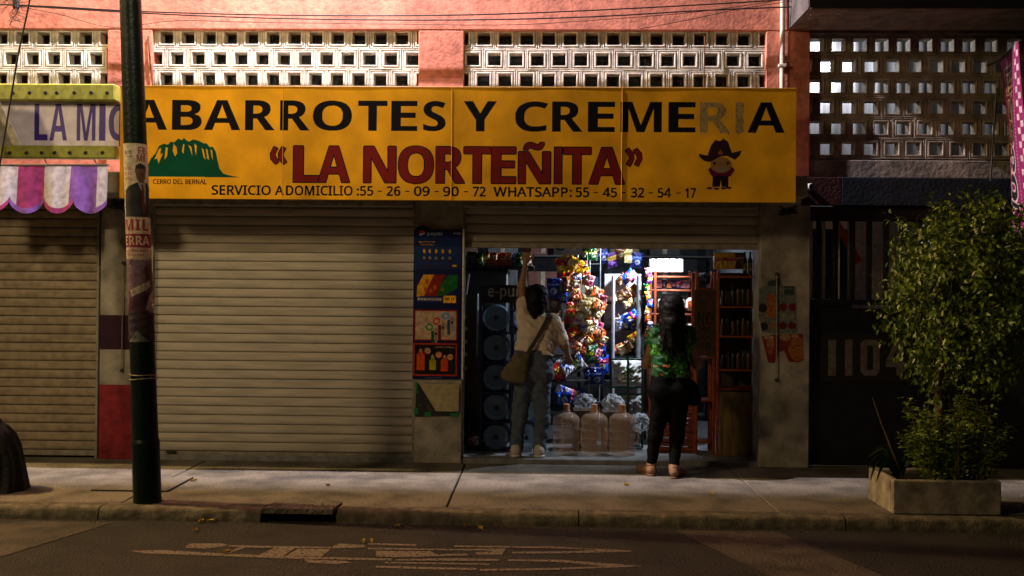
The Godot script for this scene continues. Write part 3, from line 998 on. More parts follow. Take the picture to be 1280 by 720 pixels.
func sign_image() -> Image:
	var s := 2048.0 / 845.0
	var im := blank(2048, 344, ORANGE)
	var q := func(u: float, v: float) -> Vector2: return Vector2((u - 150.0) * s, (v - 107.0) * s)
	var r := func(u0: float, v0: float, u1: float, v1: float) -> Rect2: return Rect2(q.call(u0, v0), Vector2(u1 - u0, v1 - v0) * s)
	var ink := Color(0.045, 0.035, 0.03)
	# flat mountain emblem
	var C := func(pts: Array) -> Array:
		var out := []
		for p in pts: out.append(q.call(170.0 + p[0] / 5.12, 109.4 + p[1] / 5.12))
		return out
	fill_poly(im, C.call([[40, 572], [75, 510], [100, 455], [130, 420], [150, 375], [180, 360], [210, 365], [225, 345], [250, 350], [275, 325], [300, 336], [312, 320], [325, 335], [345, 345], [370, 330], [410, 340], [440, 355], [460, 356], [480, 380], [500, 378], [520, 410], [530, 460], [545, 520], [570, 552], [620, 565], [680, 575]]), Color(0.0, 0.25, 0.15))
	for e in [[[150, 395], [165, 385], [160, 430], [178, 418], [150, 488], [140, 455], [122, 462]], [[195, 380], [208, 385], [205, 435], [188, 468], [190, 430]], [[245, 358], [265, 380], [270, 420], [255, 442], [240, 405]], [[308, 360], [316, 365], [310, 427], [300, 405]], [[340, 365], [362, 380], [368, 438], [355, 400]], [[380, 355], [396, 370], [392, 438], [384, 400]], [[428, 385], [440, 395], [455, 463], [440, 445]], [[455, 390], [465, 395], [478, 463], [465, 455]], [[485, 395], [495, 400], [502, 467], [492, 440]]]:
		fill_poly(im, C.call(e), ORANGE)
	write(im, "CERRO DEL BERNAL", r.call(192.6, 224.6, 260, 230.4), Color(0.25, 0.13, 0.03), false, 0.5)
	# heading, letter by letter
	for e in [["A", 163, 209.5], ["B", 215.5, 253], ["A", 256, 302], ["R", 308, 345.5], ["R", 352, 389.5], ["O", 393.6, 442.4], ["T", 450.5, 487], ["E", 492, 524.5], ["S", 532, 560], ["Y", 582.6, 624], ["C", 647, 688], ["R", 693, 731], ["E", 737.5, 771], ["M", 778, 829], ["E", 837.5, 871]]:
		write(im, e[0], r.call(e[1], 124.0, e[2], 162.0), ink)
	write(im, "R", r.call(876, 124.0, 914, 162.0), Color(0.60, 0.49, 0.27))  # faded letter, its glare painted in as pale ink
	im.fill_rect(Rect2i(r.call(920.5, 124.0, 930, 162.0)), Color(0.60, 0.49, 0.27))
	write(im, "A", r.call(935, 124.0, 981, 162.0), ink)
	# bleached, scratched ink and painted glare on the faded letters
	var g := RandomNumberGenerator.new()
	g.seed = 3
	for k in 900:
		var u := g.randf_range(874, 945); var v := g.randf_range(123, 163)
		var p: Vector2 = q.call(u, v)
		if p.x < 2040 and im.get_pixel(int(p.x), int(p.y)).b > 0.25:
			im.fill_rect(Rect2i(int(p.x), int(p.y), g.randi_range(1, 3), g.randi_range(2, 9)), Color(0.40, 0.30, 0.14).lerp(Color(0.68, 0.57, 0.33), g.randf()))
		elif p.x < 2040 and im.get_pixel(int(p.x), int(p.y)).r < 0.1 and u > 938:
			im.fill_rect(Rect2i(int(p.x), int(p.y), g.randi_range(1, 3), g.randi_range(2, 5)), Color(0.22, 0.17, 0.10))
	# name, red with a black outline
	var red := Color(0.42, 0.09, 0.055)
	for e in [["L", 370, 402, 182, 227], ["A", 401, 440, 182, 227], ["N", 458.5, 498, 182, 227], ["O", 502, 545, 181.4, 227.6], ["R", 549, 584, 182, 227], ["T", 584, 617, 182, 227], ["E", 618.6, 648, 182, 227], ["Ñ", 652, 691, 176, 227], ["T", 708, 741.5, 182, 227], ["A", 740, 783, 182, 227]  ]:
		write(im, e[0], r.call(e[1], e[3], e[2], e[4]), ink, true, 3.4)
		write(im, e[0], r.call(e[1], e[3], e[2], e[4]), red, true, 0.6)
	var bar: Rect2 = r.call(697, 182, 705.5, 227)
	im.fill_rect(Rect2i(bar.grow(3.4)), ink)
	im.fill_rect(Rect2i(bar.grow(0.6)), red)
	for e in [[341, 182.5, 1.0], [351, 182.5, 1.0], [794.5, 204.6, -1.0], [804.5, 204.6, -1.0]]:
		# curly quotation marks
		var c := []
		for p in [[4.0, 0.0], [8.6, 2.4], [5.2, 9.0], [5.4, 12.0], [10.0, 19.6], [6.0, 22.2], [0.4, 16.0], [-0.4, 9.0]]: c.append(q.call(e[0] + p[0] * e[2], e[1] + p[1] * e[2]))
		thick_poly(im, c, ink, 2.6)
		thick_poly(im, c, red, 0.2)
	# telephone line
	for e in [["SERVICIO", 267, 341], ["A", 347, 357.5], ["DOMICILIO", 361, 444], [":", 450, 452], ["55", 454, 470], ["26", 487.5, 504], ["09", 521.7, 540.6], ["90", 558, 577], ["72", 595, 610.5], ["WHATSAPP", 621, 713], [":", 716, 718], ["55", 723.4, 739.6], ["45", 757, 774], ["32", 792, 807.6], ["54", 825, 841], ["17", 859, 871.7]]:
		write(im, e[0], r.call(e[1], 232.0 if e[0] != ":" else 235.0, e[2], 243.6), ink, false, 0.9)
	for u in [476.0, 510.5, 547.0, 584.0, 745.5, 780.0, 813.6, 847.8]:
		im.fill_rect(Rect2i(r.call(u, 237.6, u + 5.6, 239.2)), ink)
	# small figure in a wide brimmed hat
	var H := func(pts: Array) -> Array:
		var out := []
		for p in pts: out.append(q.call(860.0 + p[0] / 8.0, 154.8 + p[1] / 8.0))
		return out
	var brown := Color(0.16, 0.09, 0.06)
	fill_poly(im, H.call([[215, 430], [260, 380], [430, 380], [480, 430], [440, 490], [420, 500], [260, 500], [240, 480]]), Color(0.34, 0.07, 0.16))
	fill_poly(im, H.call([[262, 490], [415, 490], [416, 600], [350, 600], [342, 530], [332, 600], [258, 600]]), Color(0.12, 0.04, 0.04))
	var fc: Vector2 = q.call(903, 202.5)
	fill_oval(im, fc.x, fc.y, 32, 24, Color(0.52, 0.38, 0.18))
	fill_oval(im, fc.x, fc.y + 13, 18, 8, Color(0.48, 0.42, 0.3))
	for d in [-20, 20]: fill_oval(im, fc.x + d, fc.y - 5, 4, 4, ink)
	fill_poly(im, H.call([[120, 270], [210, 290], [240, 190], [285, 130], [330, 145], [365, 118], [410, 150], [450, 260], [545, 235], [530, 280], [480, 330], [400, 290], [330, 300], [230, 355], [170, 340], [130, 305]]), brown)
	fill_poly(im, H.call([[335, 220], [345, 250], [370, 252], [350, 266], [358, 285], [335, 274], [312, 285], [320, 266], [300, 252], [325, 250]]), Color(0.5, 0.28, 0.14))
	for e in [[230, 615], [300, 620], [370, 615], [420, 610]]:
		var p: Vector2 = q.call(860 + e[0] / 8.0, 154.8 + e[1] / 8.0)
		fill_oval(im, p.x, p.y, 9, 3, ink)
	# rain streaks and sun bleaching of the vinyl
	speckle(im, 21, 0.13, 0.006)
	return im

func signs() -> void:
	var pl := at(150, 178, SIGN_Z); var pr := at(995, 184, SIGN_Z)
	var y1 := at(572, 109.6, SIGN_Z).y; var y0 := at(572, 250.4, SIGN_Z).y
	soffit = minf(soffit, y0 + 0.03)
	var t := thing("shop_sign", "long orange shop sign with black heading and red outlined name", "sign", Vector3((pl.x + pr.x) * 0.5, y0, SIGN_Z))
	var im := sign_image()
	var pm := printed("sign_print", im, 0.75)
	pm.metallic_specular = 0.2
	var b := mb(t)
	slab(b, pl.x + 0.002, y0 + 0.002, SIGN_Z - 0.11, pr.x - 0.002, y1 - 0.002, SIGN_Z - 0.005, 0.006)
	put(b, "sign_box", M.orange_side, t)
	var cuts := [0.0, (356.0 - 150) / 845, (568.0 - 150) / 845, (780.0 - 150) / 845, 1.0]
	for i in 4:
		b = mb(t)
		var a := lerpf(pl.x, pr.x, cuts[i]); var e := lerpf(pl.x, pr.x, cuts[i + 1])
		# each stretch of vinyl sags a little between its battens
		var f := func(u: float, w: float) -> Vector3:
			return Vector3(lerpf(a, e, u), lerpf(y1, y0, w), SIGN_Z - 0.001 + 0.0006 * sin(PI * u) * sin(PI * w) + 0.0004 * sin(u * 9.0 + i))
		b.grid(f, 24, 8)
		for k in b.t.size(): b.t[k].x = lerpf(cuts[i], cuts[i + 1], b.t[k].x)
		put(b, "face_panel", pm, t)
		if i > 0:
			b = mb(t)
			b.tube([Vector3(a, y1 - 0.004, SIGN_Z), Vector3(a, y0 + 0.004, SIGN_Z)], [0.0026], 8)
			put(b, "seam", M.orange_side, t)
	b = mb(t)
	slab(b, pl.x - 0.004, y1, SIGN_Z - 0.112, pr.x + 0.004, y1 + 0.008, SIGN_Z + 0.0005, 0.002)
	put(b, "top_trim", M.orange_side, t)

	# neighbour's sign: pale panel between two lime channels with bulb sockets
	var z := 0.5
	var nx1 := at(149, 150, z).x; var nx0 := at(-120, 150, z).x
	var n := thing("neighbour_sign", "white sign with purple letters between two lime green metal channels", "sign", Vector3((nx0 + nx1) * 0.5, at(75, 199, z).y, z))
	var yv := func(v: float) -> float: return at(75, v, z).y
	b = mb(n)
	slab(b, nx0, yv.call(128), z - 0.03, nx1, yv.call(107.5), z + 0.10, 0.01)
	put(b, "channel", M.lime, n)
	b = mb(n)
	slab(b, nx0, yv.call(199), z - 0.03, nx1, yv.call(183), z + 0.06, 0.01)
	put(b, "channel", M.lime, n)
	im = blank(1080, 224, Color(0.86, 0.83, 0.88))
	var k4 := 4.0
	for e in [["L", 44, 60.5], ["A", 63, 85], ["M", 97, 120.5], ["C", 137, 160]]:
		write(im, e[0], Rect2((e[1] + 120) * k4, (129 - 128) * k4 + 4, (e[2] - e[1]) * k4, 46.5 * k4), Color(0.22, 0.09, 0.55))
	im.fill_rect(Rect2i((125 + 120) * 4, 8, 8 * 4, 186), Color(0.22, 0.09, 0.55))
	for e in [[8, 168, 9], [-12, 174, 7], [-40, 160, 12]]: fill_oval(im, (e[0] + 120) * k4, (e[1] - 128) * k4, e[2] * k4, e[2] * 2.4, Color(0.80, 0.68, 0.82))
	for x in range(0, 1080, 5):
		for y in range(0, 224, 5):
			var c := im.get_pixel(x, y)
			im.set_pixel(x, y, c * 0.88)
	speckle(im, 31, 0.10, 0.01)
	b = mb(n)
	slab(b, nx0, yv.call(183) + 0.001, z - 0.03, nx1, yv.call(128) - 0.001, z - 0.004, 0.002)
	put(b, "backing", M.slab_grey, n)
	b = mb(n)
	b.quad(Vector3(nx0, yv.call(128), z), Vector3(nx1, yv.call(128), z), Vector3(nx1, yv.call(183), z), Vector3(nx0, yv.call(183), z))
	put(b, "lettered_panel", printed("neighbour_print", im, 0.5), n)
	for row in [[116, 0.10, [16, 37, 57, 71, 93, 114, 134]], [191, 0.06, [12, 33, 52, 68, 87, 107, 128]]]:
		for u in row[2]:
			var p := at(u, row[0], z + row[1])
			b = mb(n)
			b.lathe(p + Vector3(0, 0, -0.001), [Vector2(0.0, 0.004), Vector2(0.011, 0.008), Vector2(0.016, 0.006), Vector2(0.017, 0.0)], 10, Basis(Vector3.RIGHT, PI / 2))
			put(b, "bulb_socket", M.cable, n)

	# striped awning valance with scalloped hem
	z = 0.62
	var a := thing("awning", "striped white and purple awning valance with scalloped hem", "awning", Vector3(at(60, 207, z).x, at(60, 207, z).y, z))
	var top := func(u: float) -> float: return 207.0 - 0.0 * u
	var hem := func(u: float) -> float:
		var k := fposmod((u - 15.5) / 40.3, 1.0)
		return 251.0 + 15.0 * pow(sin(PI * k), 0.6)
	var cloth := func(u: float, v: float) -> Vector3:
		var p := at(u, v, z)
		var w := (v - 207.0) / 60.0
		return p + Vector3(0, 0, 0.012 * sin(u * 0.21) * w + 0.02 * sin(u * 0.078 + 1.0) * w + 0.05 * w)
	var bands := [[-60, -43, 0], [-43, -10, 2], [-10, 23, 0], [23, 56, 1], [56, 89, 0], [89, 122, 2], [122, 135, 0]]
	mat("cloth_white", lin(0.52, 0.48, 0.52), 0.9, "soft", 1.6, "", 0.0, "soft", 1.1)
	mat("cloth_magenta", lin(0.34, 0.035, 0.17), 0.9, "soft", 1.6, "", 0.0, "blotch", 1.1)
	mat("cloth_purple", lin(0.22, 0.09, 0.38), 0.9, "soft", 1.6, "", 0.0, "blotch", 1.1)
	for e in bands:
		b = mb(a)
		var f := func(u: float, w: float) -> Vector3:
			var uu := lerpf(e[0], e[1], u)
			return cloth.call(uu, lerpf(top.call(uu), hem.call(uu), w))
		b.grid(f, 14, 16)
		put(b, "stripe", M[["cloth_white", "cloth_magenta", "cloth_purple"][e[2]]], a)
	for i in range(-2, 3):
		var u0 := 15.5 + 40.3 * i; var u1 := minf(u0 + 40.3, 135.0)
		if u0 < -60: continue
		b = mb(a)
		var f := func(u: float, w: float) -> Vector3:
			var uu := lerpf(u0, u1, u)
			return (cloth.call(uu, (hem.call(uu) as float) + lerpf(-5.0, 1.5, w)) as Vector3) + Vector3(0, 0, 0.004)
		b.grid(f, 24, 2)
		put(b, "hem_trim", M.cloth_purple if i % 2 == 0 else M.cloth_magenta, a)
	b = mb(a)
	b.tube([at(-60, 207, z - 0.01), at(135, 207, z - 0.01)], [0.012], 8)
	put(b, "rail", M.dark_metal, a)
	for u in [60.0, 122.0]:
		b = mb(a)
		b.tube([at(u, 207, z - 0.01), at(u - 4, 200, z - 0.12)], [0.005], 6)
		put(b, "tie", M.cable, a)


# ---------------------------------------------------------------- pole, cables, adverts, gate
func pasted(label: String, called: String, axis: Callable, rad: Callable, v0: float, v1: float, a0: float, a1: float, im: Image, extra := 0.002) -> void:
	# a paper sheet pasted round the pole, between heights given in the photograph
	var p: Vector3 = axis.call(v1)
	var t := thing(called, label, "poster", p)
	var b := mb(t)
	var f := func(u: float, w: float) -> Vector3:
		var v := lerpf(v0, v1, w)
		var c: Vector3 = axis.call(v)
		var an := lerpf(a0, a1, u)
		var r: float = rad.call(v) + extra + 0.0012 * sin(w * 23.0 + u * 7.0)
		return c + Vector3(sin(an), 0, cos(an)) * r
	b.grid(f, 20, 16)
	put(b, "paper", printed(called + str(used[called]), im, 0.75), t)

func street_things() -> void:
	var b: MB
	# ---- pole
	var base := down(184.5, 627.5, 0.0)
	var pz := base.z
	var topp := at(163, 0, pz)
	var axis := func(v: float) -> Vector3: return base.lerp(topp, (base.y - at(184, v, pz).y) / (base.y - topp.y))
	var rad := func(v: float) -> float: return lerpf(0.0735, 0.0905, clampf((v - 0.0) / 560.0, 0, 1))
	var t := thing("utility_pole", "leaning dark green metal pole with pasted posters by the kerb", "pole", base)
	b = mb(t)
	var dir := (topp - base)
	var pts := []; var rr := []
	for k in 24:
		var f := k / 23.0
		pts.append(base + dir * (f * 5.2 / dir.y)); rr.append(lerpf(0.091, 0.066, f))
	b.tube(pts, rr, 24)
	put(b, "shaft", M.pole_green, t)
	b = mb(t)
	var u2 := dir.normalized()
	var cb := Basis(Quaternion(Vector3.UP, u2))
	b.lathe(base, [Vector2(0.097, -0.001), Vector2(0.0965, 0.02), Vector2(0.0955, 0.40), Vector2(0.0975, 0.405), Vector2(0.098, 0.42), Vector2(0.096, 0.43), Vector2(0.088, 0.45)], 28, cb)
	put(b, "base_sleeve", M.pole_green, t)
	# torn tape rings
	mat("tape", lin(0.33, 0.27, 0.19), 0.6, "stain", 2.0)
	for e in [[473.0, 2.4, 0.25], [468.0, 1.6, -0.6]]:
		b = mb(t)
		var c: Vector3 = axis.call(e[0])
		var pt := []
		for k in 25:
			var an := TAU * k / 24.0
			pt.append(c + Vector3(sin(an) * 0.0925, 0.004 * sin(an * 2.0 + e[2]) + 0.01 * e[2] * sin(an), cos(an) * 0.0925))
		b.tube(pt, [0.001 * e[1] + 0.002], 5, false)
		put(b, "tape", M.tape, t)
	# posters pasted on the pole
	var im := blank(240, 368, Color(0.70, 0.65, 0.56))
	write(im, "A!!!", Rect2(70, 36, 52, 20), Color(0.08, 0.07, 0.07))
	unread(im, Rect2(66, 62, 56, 10), Color(0.08, 0.07, 0.07))
	write(im, "FE", Rect2(160, 18, 46, 34), Color(0.5, 0.06, 0.2))
	write(im, "ME", Rect2(150, 56, 60, 34), Color(0.5, 0.06, 0.2))
	for e in [["A DE", 118], ["CO", 144], ["GO,", 170]]: write(im, e[0], Rect2(68, e[1], 50, 16), Color(0.55, 0.2, 0.25))
	fill_poly(im, [Vector2(60, 368), Vector2(64, 240), Vector2(100, 215), Vector2(150, 195), Vector2(215, 195), Vector2(240, 230), Vector2(240, 368)], Color(0.055, 0.05, 0.06))
	fill_poly(im, [Vector2(150, 196), Vector2(200, 190), Vector2(196, 320), Vector2(176, 250)], Color(0.5, 0.47, 0.46))
	fill_poly(im, [Vector2(172, 206), Vector2(184, 206), Vector2(190, 330), Vector2(180, 360), Vector2(172, 320)], Color(0.34, 0.12, 0.2))
	fill_oval(im, 172, 152, 30, 46, Color(0.36, 0.24, 0.17))
	fill_poly(im, [Vector2(138, 150), Vector2(142, 112), Vector2(170, 98), Vector2(202, 112), Vector2(206, 146), Vector2(196, 126), Vector2(150, 126)], Color(0.07, 0.05, 0.045))
	speckle(im, 41, 0.16, 0.03)
	pasted("pasted poster on the dark pole with a picture of someone in a suit", "pole_poster", axis, rad, 181, 272, -1.75, 1.75, im)
	im = blank(240, 212, Color(0.66, 0.58, 0.48))
	for k in 7: im.fill_rect(Rect2i(20 + k * 34, 0, 12, 70), Color(0.70, 0.62, 0.52))
	write(im, "MIL", Rect2(56, 12, 150, 56), Color(0.48, 0.05, 0.17))
	im.fill_rect(Rect2i(0, 84, 240, 68), Color(0.45, 0.045, 0.15))
	write(im, "ERRA", Rect2(50, 94, 160, 46), Color(0.70, 0.62, 0.52))
	unread(im, Rect2(30, 164, 180, 12), Color(0.45, 0.12, 0.2))
	unread(im, Rect2(70, 186, 100, 10), Color(0.45, 0.12, 0.2))
	speckle(im, 42, 0.18, 0.03)
	pasted("beige and dark pink lettered poster pasted on the pole reading MIL", "pole_poster", axis, rad, 272, 325, -1.75, 1.75, im)
	im = blank(240, 256, Color(0.40, 0.30, 0.36))
	fill_poly(im, [Vector2(150, 40), Vector2(200, 10), Vector2(240, 60), Vector2(240, 190), Vector2(190, 190), Vector2(160, 120)], Color(0.30, 0.16, 0.13))
	fill_poly(im, [Vector2(40, 150), Vector2(190, 100), Vector2(200, 130), Vector2(60, 190)], Color(0.66, 0.60, 0.54))
	fill_poly(im, [Vector2(20, 190), Vector2(150, 150), Vector2(200, 170), Vector2(160, 256), Vector2(0, 256)], Color(0.22, 0.06, 0.14))
	fill_poly(im, [Vector2(180, 175), Vector2(240, 140), Vector2(240, 256), Vector2(150, 240)], Color(0.62, 0.56, 0.50))
	var g := RandomNumberGenerator.new(); g.seed = 8
	for k in 60: fill_oval(im, g.randf() * 240, g.randf() * 40, g.randf_range(2, 8), g.randf_range(2, 5), Color(0.6, 0.56, 0.55).lerp(Color(0.2, 0.12, 0.2), g.randf()))
	speckle(im, 43, 0.25, 0.03)
	pasted("torn pink poster pasted halfway down the dark pole", "pole_poster", axis, rad, 324, 391, -0.95, 1.75, im)
	im = blank(240, 150, Color(0.16, 0.08, 0.17))
	fill_poly(im, [Vector2(130, 20), Vector2(200, 0), Vector2(240, 30), Vector2(240, 120), Vector2(160, 120)], Color(0.20, 0.12, 0.08))
	fill_poly(im, [Vector2(60, 150), Vector2(120, 90), Vector2(160, 130), Vector2(200, 150)], Color(0.36, 0.36, 0.34))
	for k in 40: fill_oval(im, g.randf() * 240, g.randf() * 150, g.randf_range(1, 5), g.randf_range(1, 4), Color(0.34, 0.26, 0.34).lerp(Color(0.1, 0.05, 0.1), g.randf()))
	speckle(im, 44, 0.3, 0.03)
	pasted("purple remains of a poster low on the dark pole", "pole_poster", axis, rad, 391, 427, -1.75, 1.75, im)

	# ---- cables along the wall
	var runs := [
		[[[-40, 4], [60, 8], [180, 14.5], [330, 18.5], [500, 19.5], [640, 17], [800, 10], [960, 1], [1010, -3]], 0.006, "black cable, uppermost of the cables along the pink wall"],
		[[[-40, 3], [22, 7], [180, 16.5], [330, 22.5], [500, 25], [640, 24], [760, 20], [880, 13], [1005, 8]], 0.006, "black cable, second from the top along the pink wall"],
		[[[22, 8], [75, 18], [140, 34], [220, 26], [330, 28], [480, 30], [640, 31], [760, 24], [870, 15], [965, 2]], 0.0028, "thin wire, lowest of the lines along the pink wall"],
		[[[800, 36], [860, 25], [920, 12], [965, 5], [1003, -1]], 0.003, "short thin wire slanting up the right end of the pink wall"],
	]
	for q in runs:
		var pp := []
		for e in q[0]: pp.append(at(e[0], e[1], 0.12))
		var sm2 := smooth(pp, 5)
		var c := thing("wall_cable", q[2], "cable", sm2[0], "cables along the pink wall")
		b = mb(c)
		b.tube(sm2, [q[1]], 6)
		put(b, "cable", M.cable, c)
	var dc := thing("hanging_cable", "black cable hanging slanted across the top left corner", "cable", at(5, 178, 1.1))
	b = mb(dc)
	b.tube(smooth([at(40, -40, 1.1), at(37, 0, 1.1), at(24, 62, 1.1), at(14, 120, 1.1), at(4, 180, 1.1), at(-6, 240, 1.1)], 5), [0.007], 6)
	put(b, "cable", M.cable, dc)
	var wb := thing("wire_tangle", "tangle of loose thin wires at the top left corner", "wires", at(20, 6, 0.2))
	for k in 22:
		b = mb(wb)
		var e := Vector2(20, 5)
		var a := g.randf_range(-2.6, 2.6) if k < 14 else g.randf_range(-0.5, 0.4)
		var le := g.randf_range(14, 34)
		var pp := []
		for s in 6:
			var f := s / 5.0
			pp.append(at(e.x + sin(a + f * g.randf_range(-0.5, 0.9)) * le * f, e.y - 2 + cos(a + f * 0.6) * le * f + 6.0 * f * f, 0.16 + 0.08 * sin(f * 5.0 + k)))
		b.tube(smooth(pp, 3), [0.0022], 5)
		put(b, "wire", M.cable, wb)
	b = mb(wb)
	b.bbox(at(20, 5, 0.16), Vector3(0.05, 0.09, 0.05), 0.012)
	put(b, "splice", M.cable, wb)
	# ---- white conduit and rusty wire
	var cd := thing("conduit", "white vertical pipe on the pink wall above the sign's right end", "pipe", at(977.5, 112, 0.03))
	b = mb(cd)
	b.tube([Vector3(cd.position.x, 2.52, 0.03), Vector3(cd.position.x, 5.2, 0.03)], [0.021], 12)
	put(b, "pipe", M.white_pipe, cd)
	for y in [3.5, 4.3]:
		b = mb(cd)
		slab(b, cd.position.x - 0.035, y, 0.002, cd.position.x + 0.035, y + 0.025, 0.055, 0.004)
		put(b, "clip", M.white_pipe, cd)
	mat("rust", lin(0.13, 0.05, 0.02), 0.8)
	var rw := thing("rusty_rod", "thin rusty rod standing before the right hand white lattice", "rod", at(880, 110, 0.02))
	b = mb(rw)
	b.tube([at(879.5, 118, 0.02), at(881, 45, 0.005)], [0.006], 6)
	put(b, "rod", M.rust, rw)
	var rw2 := thing("rusty_rod", "bent rusty rod beside the left post of the middle lattice window", "rod", at(191, 110, 0.02))
	b = mb(rw2)
	b.tube([at(192, 116, 0.02), at(188, 80, 0.02), at(185, 45, 0.012)], [0.007], 6)
	put(b, "rod", M.rust, rw2)
	# ---- shutter hooks standing on the pillars
	for q in [[154, 329, 152, 463, "thin shutter rod hanging on the banded pillar by the pole"], [971, 343, 970.5, 475, "thin shutter rod hanging on the right hand pillar"]]:
		var h := thing("hook_rod", q[4], "rod", at(q[2], q[3], 0.02), "shutter rods on the pillars")
		b = mb(h)
		b.tube([at(q[0], q[1], 0.02), at(q[2], q[3], 0.02)], [0.005], 8)
		put(b, "rod", M.rail, h)
		b = mb(h)
		b.bbox(at(q[0], q[1], 0.01), Vector3(0.03, 0.03, 0.022), 0.006)
		put(b, "hook", M.dark_metal, h)
		b = mb(h)
		b.bbox(at(q[2], q[3], 0.012), Vector3(0.026, 0.03, 0.024), 0.006)
		put(b, "foot", M.dark_metal, h)
	# knots of old wiring under the canopy
	for q in [[148, 256, "knot of dark wiring left of the pole beneath the canopy"], [985, 263, "knot of dark wiring under the sign's right end"]]:
		var kn := thing("wiring_knot", q[2], "wires", at(q[0], q[1], 0.12))
		for k in 9:
			b = mb(kn)
			var pp := []
			for s in 6: pp.append(at(q[0], q[1], 0.12) + Vector3(g.randf_range(-0.09, 0.09), g.randf_range(-0.05, 0.045), g.randf_range(-0.03, 0.03)))
			b.tube(smooth(pp, 4), [0.004], 5)
			put(b, "wire", M.cable, kn)
	adverts()
	gate()
	# ---- banner
	banner()
	# ---- covered bin at the left edge
	var bc := down(-6, 612, 0.0)
	var bn := thing("covered_bin", "dark plastic covered bin standing at the left edge of the sidewalk", "bin", bc)
	b = mb(bn)
	var fn := FastNoiseLite.new(); fn.seed = 4; fn.frequency = 1.2
	var prof := [[0.225, 0.0], [0.215, 0.05], [0.19, 0.2], [0.165, 0.33], [0.135, 0.42], [0.09, 0.475], [0.05, 0.5], [0.03, 0.53], [0.02, 0.545]]
	var fb := func(u: float, w: float) -> Vector3:
		var k := (1.0 - w) * (prof.size() - 1)
		var i := mini(int(k), prof.size() - 2)
		var r := lerpf(prof[i][0], prof[i + 1][0], k - i); var h := lerpf(prof[i][1], prof[i + 1][1], k - i)
		var a := u * TAU
		r *= 1.0 + 0.07 * sin(a * 11.0 + sin(h * 9.0) * 1.5) * smoothstep(0.05, 0.2, r) + 0.06 * fn.get_noise_3d(cos(a), sin(a), h * 3.0)
		return bc + Vector3(cos(a) * r, h, sin(a) * r)
	b.grid(fb, 72, 24)
	put(b, "cover", M.black_plastic, bn)
	b = mb(bn)
	b.tube([bc + Vector3(0, 0.005, 0), bc + Vector3(0, 0.4, 0)], [0.15, 0.12], 14)
	put(b, "drum", M.dark_metal, bn)
	# ---- tarpaulin corner in the top left
	mat("tarp", lin(0.30, 0.28, 0.24), 0.8, "soft", 2.0, "", 0.0, "blotch", 1.5)
	var tp := thing("tarpaulin", "grey tarpaulin corner hanging in front of the purple lettered sign", "tarpaulin", at(0, 150, 0.85))
	b = mb(tp)
	var ft := func(u: float, w: float) -> Vector3:
		var e0 := Vector2(-40, 108).lerp(Vector2(-40, 185), w); var e1 := Vector2(-6, 112).lerp(Vector2(27, 181), w)
		if w < 0.6: e1.x = lerpf(-6.0, 11.0, w / 0.6)
		var p := e0.lerp(e1, u)
		return at(p.x, p.y, 0.85 + 0.05 * sin(u * 8.0) * (0.3 + w))
	b.grid(ft, 20, 14)
	put(b, "sheet", M.tarp, tp)
	# ---- small camera on the dark red beam end
	var sc := at(1011, 234, 0.09)
	var cm := thing("security_camera", "small round white security camera on the dark red beam end", "camera", sc)
	b = mb(cm)
	b.lathe(sc + Vector3(-0.004, 0.005, -0.07), [Vector2(0.0, 0.0), Vector2(0.026, 0.003), Vector2(0.03, 0.02), Vector2(0.03, 0.08), Vector2(0.026, 0.085)], 14, Basis(Vector3.RIGHT, PI / 2).rotated(Vector3.UP, 0.3))
	put(b, "housing", M.white_metal, cm)
	b = mb(cm)
	b.lathe(sc + Vector3(0.016, 0.003, 0.006), [Vector2(0.0, 0.008), Vector2(0.018, 0.006), Vector2(0.022, 0.0)], 12, Basis(Vector3.RIGHT, PI / 2).rotated(Vector3.UP, 0.3))
	put(b, "lens", M.cable, cm)
	b = mb(cm)
	b.tube([sc + Vector3(0, 0, -0.075), sc + Vector3(0, 0.03, -0.06)], [0.008], 6)
	put(b, "bracket", M.white_metal, cm)
	# ---- fallen leaves
	mat("dry_leaf", lin(0.42, 0.27, 0.03), 0.7)
	var lv := [[497, 659, 1], [600, 662, 1], [244, 664, 1], [251, 653, 1], [263, 653, 1], [464, 678, 1], [283, 692, 1], [583, 659, 1], [560, 652, 1], [783, 607, 0], [889, 619, 0], [242, 602, 0], [410, 608, 0], [454, 678, 1], [703, 655, 1], [740, 653, 1]]
	for q in lv:
		var p := down(q[0], q[1], ROAD_Y + 0.004 if q[2] else 0.001)
		var l := thing("fallen_leaf", "small dry yellow leaf lying on the road or sidewalk", "leaf", p, "fallen leaves")
		b = mb(l)
		var an := g.randf() * TAU; var sz := g.randf_range(0.014, 0.03)
		var bs := Basis(Vector3.UP, an)
		b.grid(func(u: float, w: float) -> Vector3: return p + bs * Vector3((u - 0.5) * 2.0 * sz, 0.003 + 0.014 * pow(absf(w - 0.5) * 2.0, 2.0) + 0.006 * u, (w - 0.5) * 1.3 * sz * (sin(PI * clampf(u, 0.02, 0.98)) + 0.05)), 6, 4)
		put(b, "blade", M.dry_leaf, l)
		b = mb(l)
		b.tube([p + bs * Vector3(-sz, 0.003, 0), p + bs * Vector3(-sz * 1.5, 0.006, 0.004)], [0.0012], 5)
		put(b, "stalk", M.dry_leaf, l)

func smooth(p: Array, k: int) -> Array:
	var out := []
	for i in p.size() - 1:
		var a: Vector3 = p[maxi(i - 1, 0)]; var b: Vector3 = p[i]; var c: Vector3 = p[i + 1]; var d: Vector3 = p[mini(i + 2, p.size() - 1)]
		for s in k: out.append(b.cubic_interpolate(c, a, d, float(s) / k))
	out.append(p[-1])
	return out

